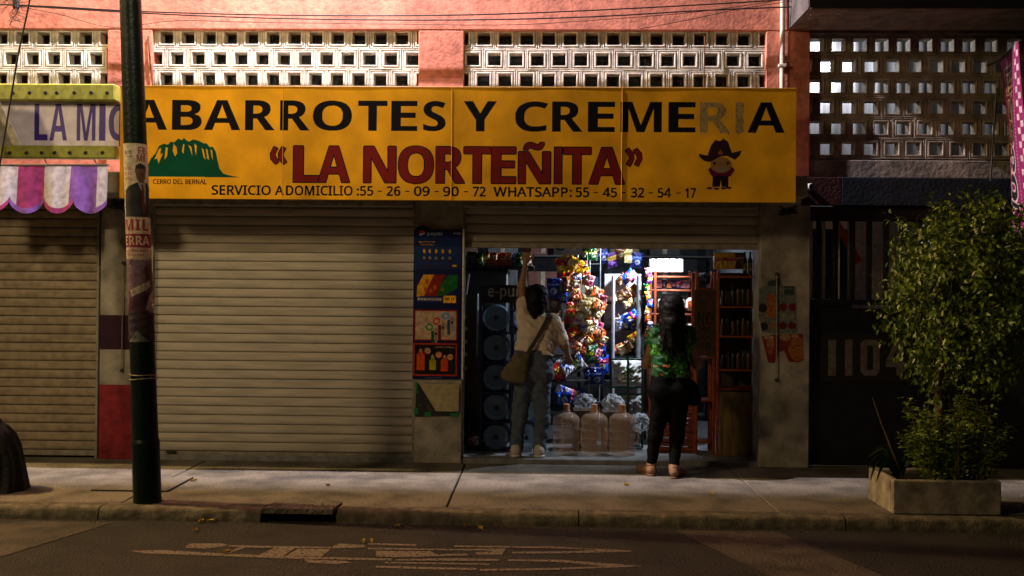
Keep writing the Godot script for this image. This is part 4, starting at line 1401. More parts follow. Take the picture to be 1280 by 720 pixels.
func adverts() -> void:
	var s := 6.0
	var b: MB
	# ---- tall blue advert on the middle pillar
	var im := blank(366, 1122, Color(0.012, 0.03, 0.17))
	var P := func(x: float, y: float) -> Vector2: return Vector2((505 + x / 4.8 - 516.5) * s, (270 + y / 4.8 - 287.0) * s)
	var R := func(x0: float, y0: float, x1: float, y1: float) -> Rect2: return Rect2(P.call(x0, y0), (P.call(x1, y1) as Vector2) - (P.call(x0, y0) as Vector2))
	var c: Vector2 = P.call(103, 104)
	fill_oval(im, c.x, c.y, 24, 24, Color(0.05, 0.15, 0.5))
	fill_poly(im, [c + Vector2(-24, 0), c + Vector2(-18, -16), c + Vector2(0, -24), c + Vector2(18, -16), c + Vector2(24, -4), c + Vector2(4, 2), c + Vector2(-14, 10)], Color(0.55, 0.12, 0.10))
	fill_poly(im, [c + Vector2(-20, 8), c + Vector2(4, 0), c + Vector2(23, -6), c + Vector2(21, 6), c + Vector2(2, 10), c + Vector2(-12, 18)], Color(0.6, 0.6, 0.62))
	write(im, "pepsi", R.call(136, 94, 225, 122), Color(0.42, 0.46, 0.56), false, 1.0)
	unread(im, R.call(292, 98, 332, 114), Color(0.5, 0.5, 0.52))
	im.fill_rect(Rect2i(R.call(60, 128, 340, 318)), Color(0.01, 0.11, 0.24))
	unread(im, R.call(84, 152, 180, 164), Color(0.62, 0.44, 0.06))
	unread(im, R.call(96, 168, 178, 180), Color(0.62, 0.44, 0.06))
	for e in [118, 152, 190, 230, 272]:
		var q: Vector2 = P.call(e, 212)
		fill_oval(im, q.x, q.y, 9, 17, Color(0.56, 0.42, 0.05))
		fill_oval(im, q.x, q.y + 50, 11, 12, Color(0.36, 0.34, 0.32))
		im.fill_rect(Rect2i(q.x - 11, q.y + 62, 22, 62), Color(0.12, 0.06, 0.05))
		im.fill_rect(Rect2i(q.x - 11, q.y + 82, 22, 18), Color(0.05, 0.12, 0.35))
	im.fill_rect(Rect2i(R.call(288, 292, 314, 304)), Color(0.6, 0.45, 0.05))
	im.fill_rect(Rect2i(R.call(70, 346, 325, 524)), Color(0.02, 0.05, 0.22))
	fill_poly(im, [P.call(75, 485), P.call(78, 425), P.call(115, 352), P.call(180, 352), P.call(150, 410), P.call(120, 480)], Color(0.58, 0.42, 0.02))
	fill_poly(im, [P.call(120, 480), P.call(150, 410), P.call(180, 352), P.call(250, 352), P.call(215, 420), P.call(200, 482)], Color(0.34, 0.09, 0.03))
	fill_poly(im, [P.call(200, 482), P.call(215, 420), P.call(262, 356), P.call(320, 352), P.call(322, 430), P.call(255, 470)], Color(0.03, 0.25, 0.07))
	for e in [[138, 395], [130, 440], [160, 450], [185, 430], [230, 440], [280, 400], [300, 380]]:
		var q: Vector2 = P.call(e[0], e[1])
		fill_oval(im, q.x, q.y, 14, 18, Color(0.5, 0.22, 0.06).lerp(Color(0.05, 0.3, 0.1), clampf((e[0] - 180.0) / 100.0, 0, 1)))
	im.fill_rect(Rect2i(R.call(80, 490, 228, 512)), Color(0.28, 0.27, 0.3))
	unread(im, R.call(84, 494, 224, 508), Color(0.6, 0.58, 0.56))
	im.fill_rect(Rect2i(R.call(236, 478, 312, 522)), Color(0.66, 0.5, 0.02))
	unread(im, R.call(246, 490, 302, 508), Color(0.1, 0.06, 0.02))
	var V := func(x: float, y: float) -> Vector2: return Vector2((505 + x / 4.0 - 516.5) * s, (400 + y / 4.0 - 287.0) * s)
	var W := func(x0: float, y0: float, x1: float, y1: float) -> Rect2: return Rect2(V.call(x0, y0), (V.call(x1, y1) as Vector2) - (V.call(x0, y0) as Vector2))
	im.fill_rect(Rect2i(W.call(52, -52, 268, 104)), Color(0.34, 0.03, 0.10))
	im.fill_rect(Rect2i(W.call(58, -44, 262, 98)), Color(0.52, 0.45, 0.38))
	for e in [[128, 36, 0.05, 0.38, 0.12], [163, 6, 0.55, 0.10, 0.08], [208, -20, 0.22, 0.42, 0.62]]:
		var q: Vector2 = V.call(e[0], e[1])
		fill_oval(im, q.x, q.y, 27, 27, Color(e[2], e[3], e[4]))
		fill_oval(im, q.x, q.y, 16, 16, Color(0.55, 0.48, 0.42))
		im.fill_rect(Rect2i(q.x + 14, q.y + 28, 22, 110), Color(e[2] * 0.5, e[3] * 0.5, e[4] * 0.5))
		im.fill_rect(Rect2i(q.x + 40, q.y + 8, 20, 110), Color(0.42, 0.38, 0.36))
		im.fill_rect(Rect2i(q.x + 40, q.y + 40, 20, 18), Color(0.10, 0.10, 0.10))
	im.fill_rect(Rect2i(W.call(48, 116, 268, 280)), Color(0.46, 0.15, 0.03))
	im.fill_rect(Rect2i(W.call(56, 124, 260, 272)), Color(0.05, 0.025, 0.02))
	unread(im, W.call(160, 132, 250, 142), Color(0.52, 0.42, 0.3))
	for e in [[86, 140, 252, 20, 0.56, 0.22, 0.02], [146, 170, 250, 17, 0.46, 0.42, 0.02], [205, 170, 256, 18, 0.56, 0.20, 0.02]]:
		im.fill_rect(Rect2i(W.call(e[0] - e[3], e[1] + 30, e[0] + e[3], e[2])), Color(e[4], e[5], e[6]))
		var q: Vector2 = V.call(e[0], e[1] + 28)
		fill_oval(im, q.x, q.y, e[3] * 0.9, 32, Color(e[4], e[5], e[6]) * 0.9)
		fill_oval(im, q.x, q.y - 24, 10, 12, Color(0.5, 0.42, 0.34))
	for e in [[120, 155], [176, 174], [233, 185]]:
		var q: Vector2 = V.call(e[0], e[1])
		fill_oval(im, q.x, q.y, 23, 23, Color(0.55, 0.40, 0.28))
		im.fill_rect(Rect2i(q.x - 14, q.y + 26, 28, 90), Color(0.09, 0.06, 0.05))
	unread(im, W.call(115, 286, 195, 292), Color(0.36, 0.4, 0.5))
	im.adjust_bcs(1.35, 1.0, 1.15)
	speckle(im, 51, 0.2, 0.02)
	var z := 0.022
	var p0 := at(516.5, 380, z); var p1 := at(577.5, 380, z)
	var y1 := at(547, 287, z).y; var y0 := at(547, 474, z).y
	var t := thing("blue_advert", "tall dark blue soft drink advert with four pictures on the middle pillar", "advert", Vector3((p0.x + p1.x) * 0.5, y0, 0))
	mat("advert_edge", lin(0.01, 0.02, 0.07), 0.5)
	b = mb(t)
	slab(b, p0.x, y0, 0.002, p1.x, y1, z - 0.003, 0.003)
	put(b, "board", M.advert_edge, t)
	b = mb(t)
	b.quad(Vector3(p0.x, y1, z), Vector3(p1.x, y1, z), Vector3(p1.x, y0, z), Vector3(p0.x, y0, z))
	put(b, "printed_face", printed("blue_print", im, 0.35), t)
	b = mb(t)
	var hump := []
	for k in 13:
		var a := PI * k / 12.0
		hump.append(Vector2(at(528, 287, z).x + cos(a) * 0.06, y1 - 0.001 + sin(a) * 0.032))
	b.prism(hump, 0.003, z - 0.002)
	put(b, "crest", M.advert_edge, t)
	b = mb(t)
	slab(b, p1.x, y0, 0.002, p1.x + 0.018, y1 + 0.01, z + 0.004, 0.003)
	put(b, "edge_strip", M.white_pipe, t)
	# ---- half torn poster below it
	var q0 := at(520, 478, 0.004)
	var tp := thing("torn_poster", "half torn poster with green tape below the tall blue advert", "poster", at(547, 520, 0))
	im = blank(160, 160, Color(0.05, 0.06, 0.07))
	var g := RandomNumberGenerator.new(); g.seed = 12
	for k in 110: fill_oval(im, g.randf() * 160, g.randf() * 160, g.randf_range(2, 7), g.randf_range(2, 8), Color(0.16, 0.17, 0.16).lerp(Color(0.34, 0.22, 0.1), g.randf()) if g.randf() > 0.3 else Color(0.03, 0.03, 0.05))
	b = mb(tp)
	b.prism([_xy(520, 478), _xy(524, 480), _xy(544, 513), _xy(572, 516), _xy(572, 520), _xy(519, 521)], 0.001, 0.006)
	for k in b.v.size(): b.t[k] = Vector2((b.v[k].x + b.o.x - q0.x) / 0.4, -(b.v[k].y + b.o.y - q0.y) / 0.4)
	put(b, "print", printed("torn_print", im, 0.6), tp)
	mat("paper_back", lin(0.40, 0.33, 0.17), 0.8, "soft", 2.0)
	b = mb(tp)
	var A := at(524, 480, 0.008); var B := at(545, 514, 0.008); var C := at(573, 514, 0.03); var D := at(574, 480, 0.012)
	b.grid(func(u: float, w: float) -> Vector3:
		var p := A.lerp(B, w).lerp(D.lerp(C, w), u)
		p.z += 0.035 * sin(PI * u) * (0.3 + 0.7 * w) * 0.6
		if w < 0.99: p.y += 0.0
		return p, 12, 12)
	put(b, "folded_flap", M.paper_back, tp)
	mat("green_tape", lin(0.01, 0.16, 0.04), 0.5)
	for e in [[517.5, 510, 522.5, 518], [531, 515, 539, 520.5], [563, 515, 573, 521], [519, 478, 522, 492]]:
		b = mb(tp)
		block(b, e[0], e[1], e[2], e[3], 0.0105, 0.003, 0.001)
		put(b, "tape", M.green_tape, tp)
	# ---- faded adverts on the right hand pillar
	im = blank(288, 408, Color(0.30, 0.31, 0.29))
	var X := func(x: float, y: float) -> Vector2: return Vector2((930 + x / 5.14 - 948) * 6.0, (340 + y / 5.14 - 348) * 6.0)
	for e in [[[150, 60], [230, 40], [235, 85], [150, 90]], [[255, 90], [320, 90], [320, 145], [255, 145]]]:
		var o := []
		for k in e: o.append(X.call(k[0], k[1]))
		fill_poly(im, o, Color(0.14, 0.17, 0.17))
	unread(im, Rect2((X.call(258, 98) as Vector2), Vector2(66, 22)), Color(0.3, 0.32, 0.3))
	for e in [[172, 180, 28, 40, 0.45, 0.22, 0.05], [175, 240, 34, 60, 0.42, 0.26, 0.07], [122, 232, 28, 30, 0.06, 0.05, 0.05], [128, 352, 28, 26, 0.06, 0.05, 0.06], [250, 225, 26, 26, 0.27, 0.03, 0.03], [312, 225, 26, 26, 0.27, 0.03, 0.03], [250, 285, 24, 24, 0.36, 0.34, 0.3], [308, 285, 24, 24, 0.36, 0.34, 0.3], [250, 345, 26, 24, 0.24, 0.03, 0.03], [308, 345, 26, 24, 0.24, 0.03, 0.03], [130, 295, 26, 26, 0.33, 0.3, 0.25], [190, 345, 20, 26, 0.4, 0.3, 0.1]]:
		var q: Vector2 = X.call(e[0], e[1])
		fill_oval(im, q.x, q.y, e[2] * 1.15, e[3] * 1.15, Color(e[4], e[5], e[6]))
	im.adjust_bcs(1.3, 1.0, 1.2)
	speckle(im, 61, 0.3, 0.03)
	var f1 := thing("faded_advert", "faded blue grey advert with red tubs on the right hand pillar", "advert", at(972, 416, 0))
	sheet_on_wall(f1, [[949, 360], [957, 357], [962, 349], [976, 347], [977, 357], [994, 358], [995, 400], [997, 416], [972, 417], [953, 415], [948, 395]], Rect2(948, 348, 48, 68), im, "faded_print")
	im = blank(324, 240, Color(0.32, 0.10, 0.06))
	for e in [[25, 25, 22, 20, 0.5, 0.42, 0.34], [60, 32, 14, 14, 0.55, 0.5, 0.42], [50, 70, 30, 40, 0.46, 0.3, 0.2], [50, 120, 24, 32, 0.42, 0.22, 0.16], [150, 30, 40, 26, 0.44, 0.36, 0.28], [215, 20, 26, 14, 0.5, 0.42, 0.34], [235, 110, 66, 90, 0.42, 0.26, 0.12]]:
		fill_oval(im, e[0] * 1.1 + 10, e[1] * 1.1, e[2], e[3], Color(e[4], e[5], e[6]))
	unread(im, Rect2(215, 90, 80, 18), Color(0.3, 0.06, 0.04))
	im.adjust_bcs(1.3, 1.0, 1.2)
	speckle(im, 62, 0.3, 0.03)
	var f2 := thing("faded_advert", "faded reddish food advert below the blue grey one", "advert", at(978, 455, 0))
	sheet_on_wall(f2, [[952, 420], [975, 418], [1003, 417], [1004, 450], [998, 453], [986, 452], [980, 438], [973, 440], [968, 454], [960, 453]], Rect2(952, 416, 54, 40), im, "faded_food_print")

func _xy(u: float, v: float, z := 0.0) -> Vector2:
	var p := at(u, v, z)
	return Vector2(p.x, p.y)

func sheet_on_wall(t: Node3D, px: Array, r: Rect2, im: Image, key: String) -> void:
	var b := mb(t)
	var pl := []
	for p in px: pl.append(_xy(p[0], p[1]))
	b.prism(pl, 0.0008, 0.004)
	var a := _xy(r.position.x, r.position.y); var e := _xy(r.end.x, r.end.y)
	for k in b.v.size():
		b.t[k] = Vector2((b.v[k].x + b.o.x - a.x) / (e.x - a.x), (b.v[k].y + b.o.y - a.y) / (e.y - a.y))
	put(b, "paper", printed(key, im, 0.7), t)

func gate() -> void:
	var z := -0.1
	var xa := x_end + 0.012; var xb := 6.5
	var t := thing("metal_gate", "black sheet metal gate with upright bars and the number 1104", "gate", Vector3((xa + xb) * 0.5, 0, z))
	var b: MB
	var yr := at(1060, 381, z).y; var yt := at(1060, 275, z).y
	# lower sheets, each leaf in its frame
	var xs := [xa, at(1175, 480, z).x, at(1330, 480, z).x, xb]
	for i in xs.size() - 1:
		b = mb(t)
		slab(b, xs[i] + 0.004, 0.03, z - 0.02, xs[i + 1] - 0.004, yr - 0.03, z, 0.003)
		put(b, "sheet", M.black_metal, t)
		for e in [[xs[i] + 0.002, xs[i] + 0.045], [xs[i + 1] - 0.045, xs[i + 1] - 0.002]]:
			b = mb(t)
			slab(b, e[0], 0.02, z - 0.03, e[1], yr - 0.002, z + 0.014, 0.003)
			put(b, "stile", M.black_metal, t)
	for e in [[yr, yr + 0.05], [yt - 0.01, yt + 0.03], [0.015, 0.055]]:
		b = mb(t)
		slab(b, xa, e[0], z - 0.035, xb, e[1], z + 0.018, 0.004)
		put(b, "rail", M.black_metal, t)
	var x: float = at(1023.5, 330, z).x
	var step := at(1044.5, 330, z).x - x
	while x < xb:
		b = mb(t)
		slab(b, x - 0.021, yr + 0.05, z - 0.025, x + 0.021, yt - 0.012, z + 0.012, 0.003)
		put(b, "bar", M.black_metal, t)
		x += step
	# number plate and its cut-out digits
	b = mb(t)
	block(b, 1026, 418.5, 1142, 477, z + 0.006, 0.005, 0.002)
	put(b, "number_plate", mat("plate", lin(0.016, 0.012, 0.01), 0.6, "blotch", 1.5), t)
	mat("digit", lin(0.15, 0.125, 0.10), 0.6, "blotch", 2.0)
	for e in [["1", 1035, 1044.5], ["1", 1056, 1065], ["0", 1075.5, 1099], ["4", 1107, 1132]]:
		b = mb(t)
		var p := at((e[1] + e[2]) * 0.5, 447, z)
		var w: float = (e[2] - e[1]) / 142.0; var h := 45.0 / 142.0
		var o := func(pts: Array) -> void:
			var out := []
			for k in pts: out.append(Vector2(p.x + (k[0] - 0.5) * w, p.y + (0.5 - k[1]) * h))
			b.prism(out, z + 0.0065, z + 0.012)
		if e[0] == "1":
			o.call([[0, 0], [1, 0], [1, 1], [0, 1]])
		elif e[0] == "0":
			o.call([[0.2, 0], [0.8, 0], [1, 0.1], [1, 0.5], [0.66, 0.5], [0.66, 0.16], [0.34, 0.16], [0.34, 0.5], [0, 0.5], [0, 0.1]])
			o.call([[0, 0.5], [0.34, 0.5], [0.34, 0.84], [0.66, 0.84], [0.66, 0.5], [1, 0.5], [1, 0.9], [0.8, 1], [0.2, 1], [0, 0.9]])
		else:
			o.call([[0.5, 0], [0.85, 0], [0.85, 0.62], [1, 0.62], [1, 0.76], [0.85, 0.76], [0.85, 1], [0.53, 1], [0.53, 0.76], [0, 0.76], [0, 0.6], [0.28, 0.6], [0.53, 0.6], [0.53, 0.24], [0.3, 0.58], [0.02, 0.58]])
		put(b, "digit", M.digit, t)
	# what stands behind the bars
	var d := thing("white_door", "white grooved door standing behind the bars of the black gate", "door", at(1105, 580, -0.55))
	var dx0 := at(1067, 330, -0.55).x
	for i in 9:
		b = mb(d)
		slab(b, dx0 + 0.085 * i, 0.02, -0.58, dx0 + 0.085 * i + 0.082, 2.25, -0.55, 0.005)
		put(b, "board", M.white_pipe, d)
	var ob := thing("orange_beam", "slanting orange beam seen between the bars of the black gate", "beam", at(1056, 300, -0.4))
	b = mb(ob)
	var o0 := at(1040, 268, -0.4); var o1 := at(1070, 322, -0.4)
	b.bbox((o0 + o1) * 0.5, Vector3(0.55, 0.055, 0.05), 0.004, Basis(Vector3.BACK, atan2(o1.y - o0.y, o1.x - o0.x)))
	put(b, "beam", mat("orange_paint", lin(0.5, 0.07, 0.02), 0.6, "soft", 1.0), ob)
	for e in [[1014, 1.0, "leftmost"], [1030, 1.0, "second"], [1048.8, 0.6, "third"], [1061, 0.6, "rightmost"]]:
		var s := thing("white_strip", "narrow white upright strip, %s of four just behind the gate bars" % e[2], "strip", at(e[0], 380, -0.2), "white strips behind the gate")
		b = mb(s)
		var sx := at(e[0], 330, -0.2).x
		slab(b, sx - 0.012 * e[1], yr, -0.22, sx + 0.012 * e[1], yt, -0.2, 0.002)
		put(b, "strip", M.white_pipe, s)

func banner() -> void:
	var a := at(1250, 76, 0.2); var e := at(1276, 51, 0.95)
	var c := at(1268, 287, 0.25); var d := at(1286, 312, 0.92)
	var t := thing("magenta_banner", "magenta vertical banner with black figures at the right edge", "banner", c)
	var im := blank(256, 640, Color(0.46, 0.045, 0.30))
	var k := 0
	for y in range(0, 640, 22):
		for x in 2:
			if (k + x) % 2 == 0: im.fill_rect(Rect2i(196 + x * 26, y, 22, 20), Color(0.72, 0.64, 0.66))
		k += 1
	for y in range(0, 640, 12): im.fill_rect(Rect2i(166, y, 6, 7), Color(0.66, 0.46, 0.58))
	var pale := Color(0.74, 0.66, 0.62)
	im.fill_rect(Rect2i(20, 36, 118, 104), pale)
	im.fill_rect(Rect2i(26, 42, 106, 92), Color(0.30, 0.05, 0.2))
	write(im, "TEL", Rect2(36, 48, 86, 80), pale, true, 1.0, true)
	for q in [["5", 150, 84], ["5", 240, 80], ["8", 330, 84], ["0", 422, 92], ["1", 522, 40], ["7", 568, 64]]:
		write(im, q[0], Rect2(34, q[1], 104, q[2]), pale, true, 7.0, true)
		write(im, q[0], Rect2(34, q[1], 104, q[2]), Color(0.03, 0.015, 0.03), true, 0.0, true)
	speckle(im, 71, 0.16, 0.02)
	var b := mb(t)
	var wave := func(u: float, w: float, off: float) -> Vector3:
		var p := a.lerp(e, u).lerp(c.lerp(d, u), w)
		return p + Vector3(0.02 * sin(u * 5.0 + w * 4.0) + off, 0, 0)
	b.grid(func(u: float, w: float) -> Vector3: return wave.call(u, w, 0.0), 16, 24)
	put(b, "cloth", printed("banner_print", im, 0.7), t)
	b = mb(t)
	b.tube([at(1246, 110, 0.15), at(1238, 226, 0.12)], [0.008], 6)
	put(b, "stay", M.dark_metal, t)
	b = mb(t)
	b.tube([Vector3(a.x - 0.01, a.y + 0.01, -0.02), a + Vector3(0, 0.005, 0), e + Vector3(0, 0.005, 0)], [0.01], 6)
	put(b, "rod", M.dark_metal, t)


# ---------------------------------------------------------------- inside the shop
var bag_meshes := []
var packs := []

func bag_mesh(sd: int) -> ArrayMesh:
	# a puffed bag one metre wide, 1.3 high, pinched at both ends
	var f := FastNoiseLite.new(); f.seed = sd; f.frequency = 1.7
	var b := MB.new()
	for sg in [1.0, -1.0]:
		var fn := func(u: float, w: float) -> Vector3:
			var x: float = (u - 0.5) * 2.0 * sg; var y := (w - 0.5) * 2.0
			var q := pow(maxf(0.0, 1.0 - x * x), 0.5) * pow(maxf(0.0, 1.0 - pow(absf(y), 3.0)), 0.7)
			var n := f.get_noise_2d(x * 1.5 + 9.0 * sg, y * 1.5)
			var pin := 1.0 - 0.07 * (1.0 - y * y)
			return Vector3(x * 0.5 * pin, -y * 0.65 * (1.0 + 0.02 * n), sg * (0.2 * q * (1.0 + 0.5 * n) + 0.004 + 0.012 * sin(x * 22.0) * smoothstep(0.8, 0.95, absf(y))))
		b.grid(fn, 9, 12)
	return b.mesh()

func pack_print(sd: int, a: Color, c: Color, d: Color) -> StandardMaterial3D:
	var g := RandomNumberGenerator.new(); g.seed = sd
	var im := blank(64, 80, a)
	im.fill_rect(Rect2i(0, 0, 64, 3), a.lerp(Color.WHITE, 0.3))
	im.fill_rect(Rect2i(0, 77, 64, 3), a.lerp(Color.WHITE, 0.3))
	fill_poly(im, [Vector2(0, 20 + g.randf() * 10), Vector2(64, 12 + g.randf() * 14), Vector2(64, 34 + g.randf() * 8), Vector2(0, 40)], c)
	fill_oval(im, 20 + g.randf() * 24, 52, 16, 13, d)
	fill_oval(im, 24 + g.randf() * 16, 55, 8, 7, a.lerp(Color.WHITE, 0.3))
	unread(im, Rect2(8, 24, 48, 9), Color(0.86, 0.84, 0.8) if c.get_luminance() < 0.4 else Color(0.2, 0.04, 0.04))
	speckle(im, sd, 0.14, 0.05)
	return printed("pack_%d" % sd, im, 0.28)

func bag(u: float, v: float, z: float, w: float, turn: float, look: int, called: String, label: String, group: String) -> void:
	var p := at(u, v, z)
	var o := inst(bag_meshes[rng.randi() % bag_meshes.size()], called, packs[look], self, Transform3D(Basis.from_euler(Vector3(rng.randf_range(-0.3, 0.3), rng.randf_range(-0.6, 0.6), turn)).scaled_local(Vector3(w, w, w * 0.9) * 1.25), p))
	tag(o, label, "bag", group)

func shop_inside() -> void:
	var b: MB
	var g := RandomNumberGenerator.new(); g.seed = 77
	for i in 3: bag_meshes.append(bag_mesh(100 + i))
	var cols := [
		[Color(0.72, 0.13, 0.05), Color(0.75, 0.6, 0.1), Color(0.65, 0.4, 0.2)],   # 0 red
		[Color(0.85, 0.66, 0.06), Color(0.7, 0.15, 0.08), Color(0.9, 0.85, 0.7)],  # 1 yellow
		[Color(0.03, 0.09, 0.36), Color(0.1, 0.3, 0.7), Color(0.7, 0.72, 0.75)],   # 2 blue
		[Color(0.78, 0.36, 0.14), Color(0.85, 0.7, 0.5), Color(0.6, 0.2, 0.1)],    # 3 orange
		[Color(0.82, 0.74, 0.52), Color(0.65, 0.5, 0.15), Color(0.9, 0.86, 0.75)], # 4 cream
		[Color(0.05, 0.3, 0.1), Color(0.7, 0.75, 0.2), Color(0.75, 0.75, 0.6)],    # 5 green
		[Color(0.30, 0.16, 0.08), Color(0.55, 0.32, 0.1), Color(0.6, 0.5, 0.35)],  # 6 brown
		[Color(0.82, 0.80, 0.84), Color(0.15, 0.3, 0.75), Color(0.4, 0.5, 0.8)],   # 7 white and blue
		[Color(0.75, 0.40, 0.46), Color(0.85, 0.8, 0.75), Color(0.6, 0.1, 0.3)],   # 8 pink
		[Color(0.28, 0.12, 0.42), Color(0.75, 0.6, 0.2), Color(0.5, 0.3, 0.6)],    # 9 purple
		[Color(0.05, 0.32, 0.85), Color(0.8, 0.15, 0.4), Color(0.9, 0.75, 0.2)],   # 10 bright blue
	]
	for i in cols.size(): packs.append(pack_print(200 + i, cols[i][0], cols[i][1], cols[i][2]))
	var names := ["red", "yellow", "dark blue", "orange", "cream", "green", "brown", "white and blue", "pink", "purple", "bright blue"]

	# ---- the shop's tube lamp, high up behind the raised shutter
	var lp := Vector3(at(842, 300, -1.7).x, 2.56, -1.7)
	var lt := thing("tube_lamp", "white fluorescent tube lamp on the shop ceiling behind the raised shutter", "lamp", lp)
	b = mb(lt)
	b.bbox(lp + Vector3(0, 0.09, 0), Vector3(1.3, 0.06, 0.1), 0.01)
	put(b, "fitting", M.white_metal, lt)
	b = mb(lt)
	b.bbox(lp + Vector3(0, 0.155, 0), Vector3(0.2, 0.07, 0.06), 0.01)
	put(b, "mount", M.white_metal, lt)
	b = mb(lt)
	b.tube([lp + Vector3(-0.6, 0.04, 0), lp + Vector3(0.6, 0.04, 0)], [0.016], 10)
	put(b, "light_tube", glow(Color(0.9, 0.95, 1.0), 2.5), lt)
	var al := AreaLight3D.new()
	al.name = "tube_glow"
	al.light_color = Color(0.86, 0.92, 1.0)
	al.light_energy = 1.6
	al.area_size = Vector2(1.2, 0.08)
	al.area_range = 20.0
	al.area_attenuation = 2.0
	al.shadow_enabled = true
	lt.add_child(al)
	al.position = Vector3(0, 0.015, 0)
	al.rotation = Vector3(-PI / 2, 0, 0)

	# ---- a clip-on reflector lamp over the bread rack, turned towards the hanging snacks
	var bp := Vector3(at(846, 300, -0.72).x, 2.04, -0.72)
	var aim := Vector3(-0.58, -0.66, -0.46).normalized()
	var bu := thing("reflector_lamp", "reflector lamp hanging over the orange bread rack behind the shutter", "lamp", bp)
	b = mb(bu)
	b.lathe(bp - aim * 0.02, [Vector2(0, 0.0), Vector2(0.02, 0.012), Vector2(0.034, 0.04), Vector2(0.03, 0.055), Vector2(0, 0.065)], 14, Basis(Quaternion(Vector3.UP, aim)))
	put(b, "lamp_bulb", glow(Color(0.9, 0.95, 1.0), 8.0), bu)
	b = mb(bu)
	b.lathe(bp - aim * 0.05, [Vector2(0.012, -0.04), Vector2(0.02, -0.02), Vector2(0.045, 0.01), Vector2(0.065, 0.045)], 18, Basis(Quaternion(Vector3.UP, aim)))
	put(b, "lamp_reflector", M.steel, bu)
	b = mb(bu)
	b.tube([bp - aim * 0.085, Vector3(bp.x + 0.05, bp.y + 0.3, bp.z), Vector3(bp.x + 0.05, 2.75, bp.z)], [0.004], 6)
	put(b, "flex", M.cable, bu)
	var sl := SpotLight3D.new()
	sl.name = "reflector_light"
	sl.light_energy = 4.2
	sl.light_color = Color(0.88, 0.93, 1.0)
	sl.light_size = 0.03
	sl.spot_angle = 64.0
	sl.spot_angle_attenuation = 0.6
	sl.spot_range = 20.0
	sl.spot_attenuation = 2.0
	sl.shadow_enabled = true
	bu.add_child(sl)
	sl.look_at_from_position(bp + aim * 0.03, bp + aim, Vector3.UP)

	# ---- fridge and shelf of snacks above it
	var fr := thing("fridge", "grey steel fridge standing just inside the doorway on the left", "fridge", at(612, 572, -0.85))
	mat("fridge_grey", lin(0.085, 0.088, 0.082), 0.45, "soft", 0.8)
	b = mb(fr)
	var fx0 := at(578, 450, -0.75).x; var fx1 := at(634, 450, -0.75).x; var fy := at(610, 336, -0.75).y
	slab(b, fx0, 0.05, -1.4, fx1, fy, -0.78, 0.012)
	put(b, "cabinet", M.fridge_grey, fr)
	b = mb(fr)
	slab(b, fx0 + 0.005, 0.16, -0.778, fx1 - 0.005, fy - 0.01, -0.75, 0.01)
	put(b, "door", M.fridge_grey, fr)
	b = mb(fr)
	b.tube([Vector3(fx0 + 0.14, 0.9, -0.73), Vector3(fx0 + 0.14, 1.5, -0.73)], [0.01], 8)
	put(b, "handle", M.steel, fr)
	var sh := thing("snack_shelf", "high shelf board above the grey fridge", "shelf", at(620, 334, -0.8))
	b = mb(sh)
	slab(b, fx0 - 0.3, fy + 0.003, -1.3, at(668, 334, -0.7).x, fy + 0.03, -0.7, 0.004)
	put(b, "board", M.shelf_brown, sh)
	for i in 9:
		bag(590 + i * 8.6, 323 + g.randf() * 2.0, -0.82 - g.randf() * 0.1, 0.085, 0.0, [6, 5, 3, 3, 0, 3, 2, 5, 6][i], "snack_bag", "%s snack bag on the high shelf above the fridge" % names[[6, 5, 3, 3, 0, 3, 2, 5, 6][i]], "snack bags on the high shelf")
	# ---- rack of large water bottles lying on their sides
	var z := -0.42
	var rk := thing("bottle_rack", "dark blue rack of water bottles with e-pura header", "rack", at(634, 572, z - 0.15))
	var ry := at(634, 357, z).y
	for u in [601.0, 639.5, 676.0]:
		b = mb(rk)
		var x := at(u, 460, z).x
		slab(b, x - 0.014, 0.045, z - 0.03, x + 0.014, ry, z, 0.004)
		put(b, "post", M.navy, rk)
		b = mb(rk)
		slab(b, x - 0.014, 0.045, z - 0.3, x + 0.014, ry, z - 0.27, 0.004)
		put(b, "post", M.navy, rk)
	for v in [416.5, 453.5, 491.0, 528.5, 566.0]:
		b = mb(rk)
		var y := at(636, v, z).y
		slab(b, at(601, v, z).x, y - 0.01, z - 0.27, at(676, v, z).x, y + 0.006, z - 0.012, 0.003)
		put(b, "tray", M.navy, rk)
	var im := blank(300, 84, Color(0.02, 0.03, 0.10))
	write(im, "e-pura", Rect2(34, 16, 200, 54), Color(0.56, 0.55, 0.56), false, 0.6)
	unread(im, Rect2(150, 72, 80, 6), Color(0.2, 0.24, 0.36))
	speckle(im, 81, 0.2, 0.03)
	b = mb(rk)
	var h0 := at(602, 356, z + 0.004); var h1 := at(675, 379, z + 0.004)
	slab(b, h0.x, h1.y, z - 0.02, h1.x, h0.y, z + 0.001, 0.002)
	put(b, "header", M.navy, rk)
	b = mb(rk)
	b.quad(Vector3(h0.x, h0.y, z + 0.004), Vector3(h1.x, h0.y, z + 0.004), Vector3(h1.x, h1.y, z + 0.004), Vector3(h0.x, h1.y, z + 0.004))
	put(b, "header_print", printed("epura_print", im, 0.4), rk)
	var blue := mat("bottle_blue", lin(0.13, 0.22, 0.33), 0.16)
	blue.transparency = BaseMaterial3D.TRANSPARENCY_ALPHA
	blue.albedo_color.a = 0.55
	blue.roughness = 0.2
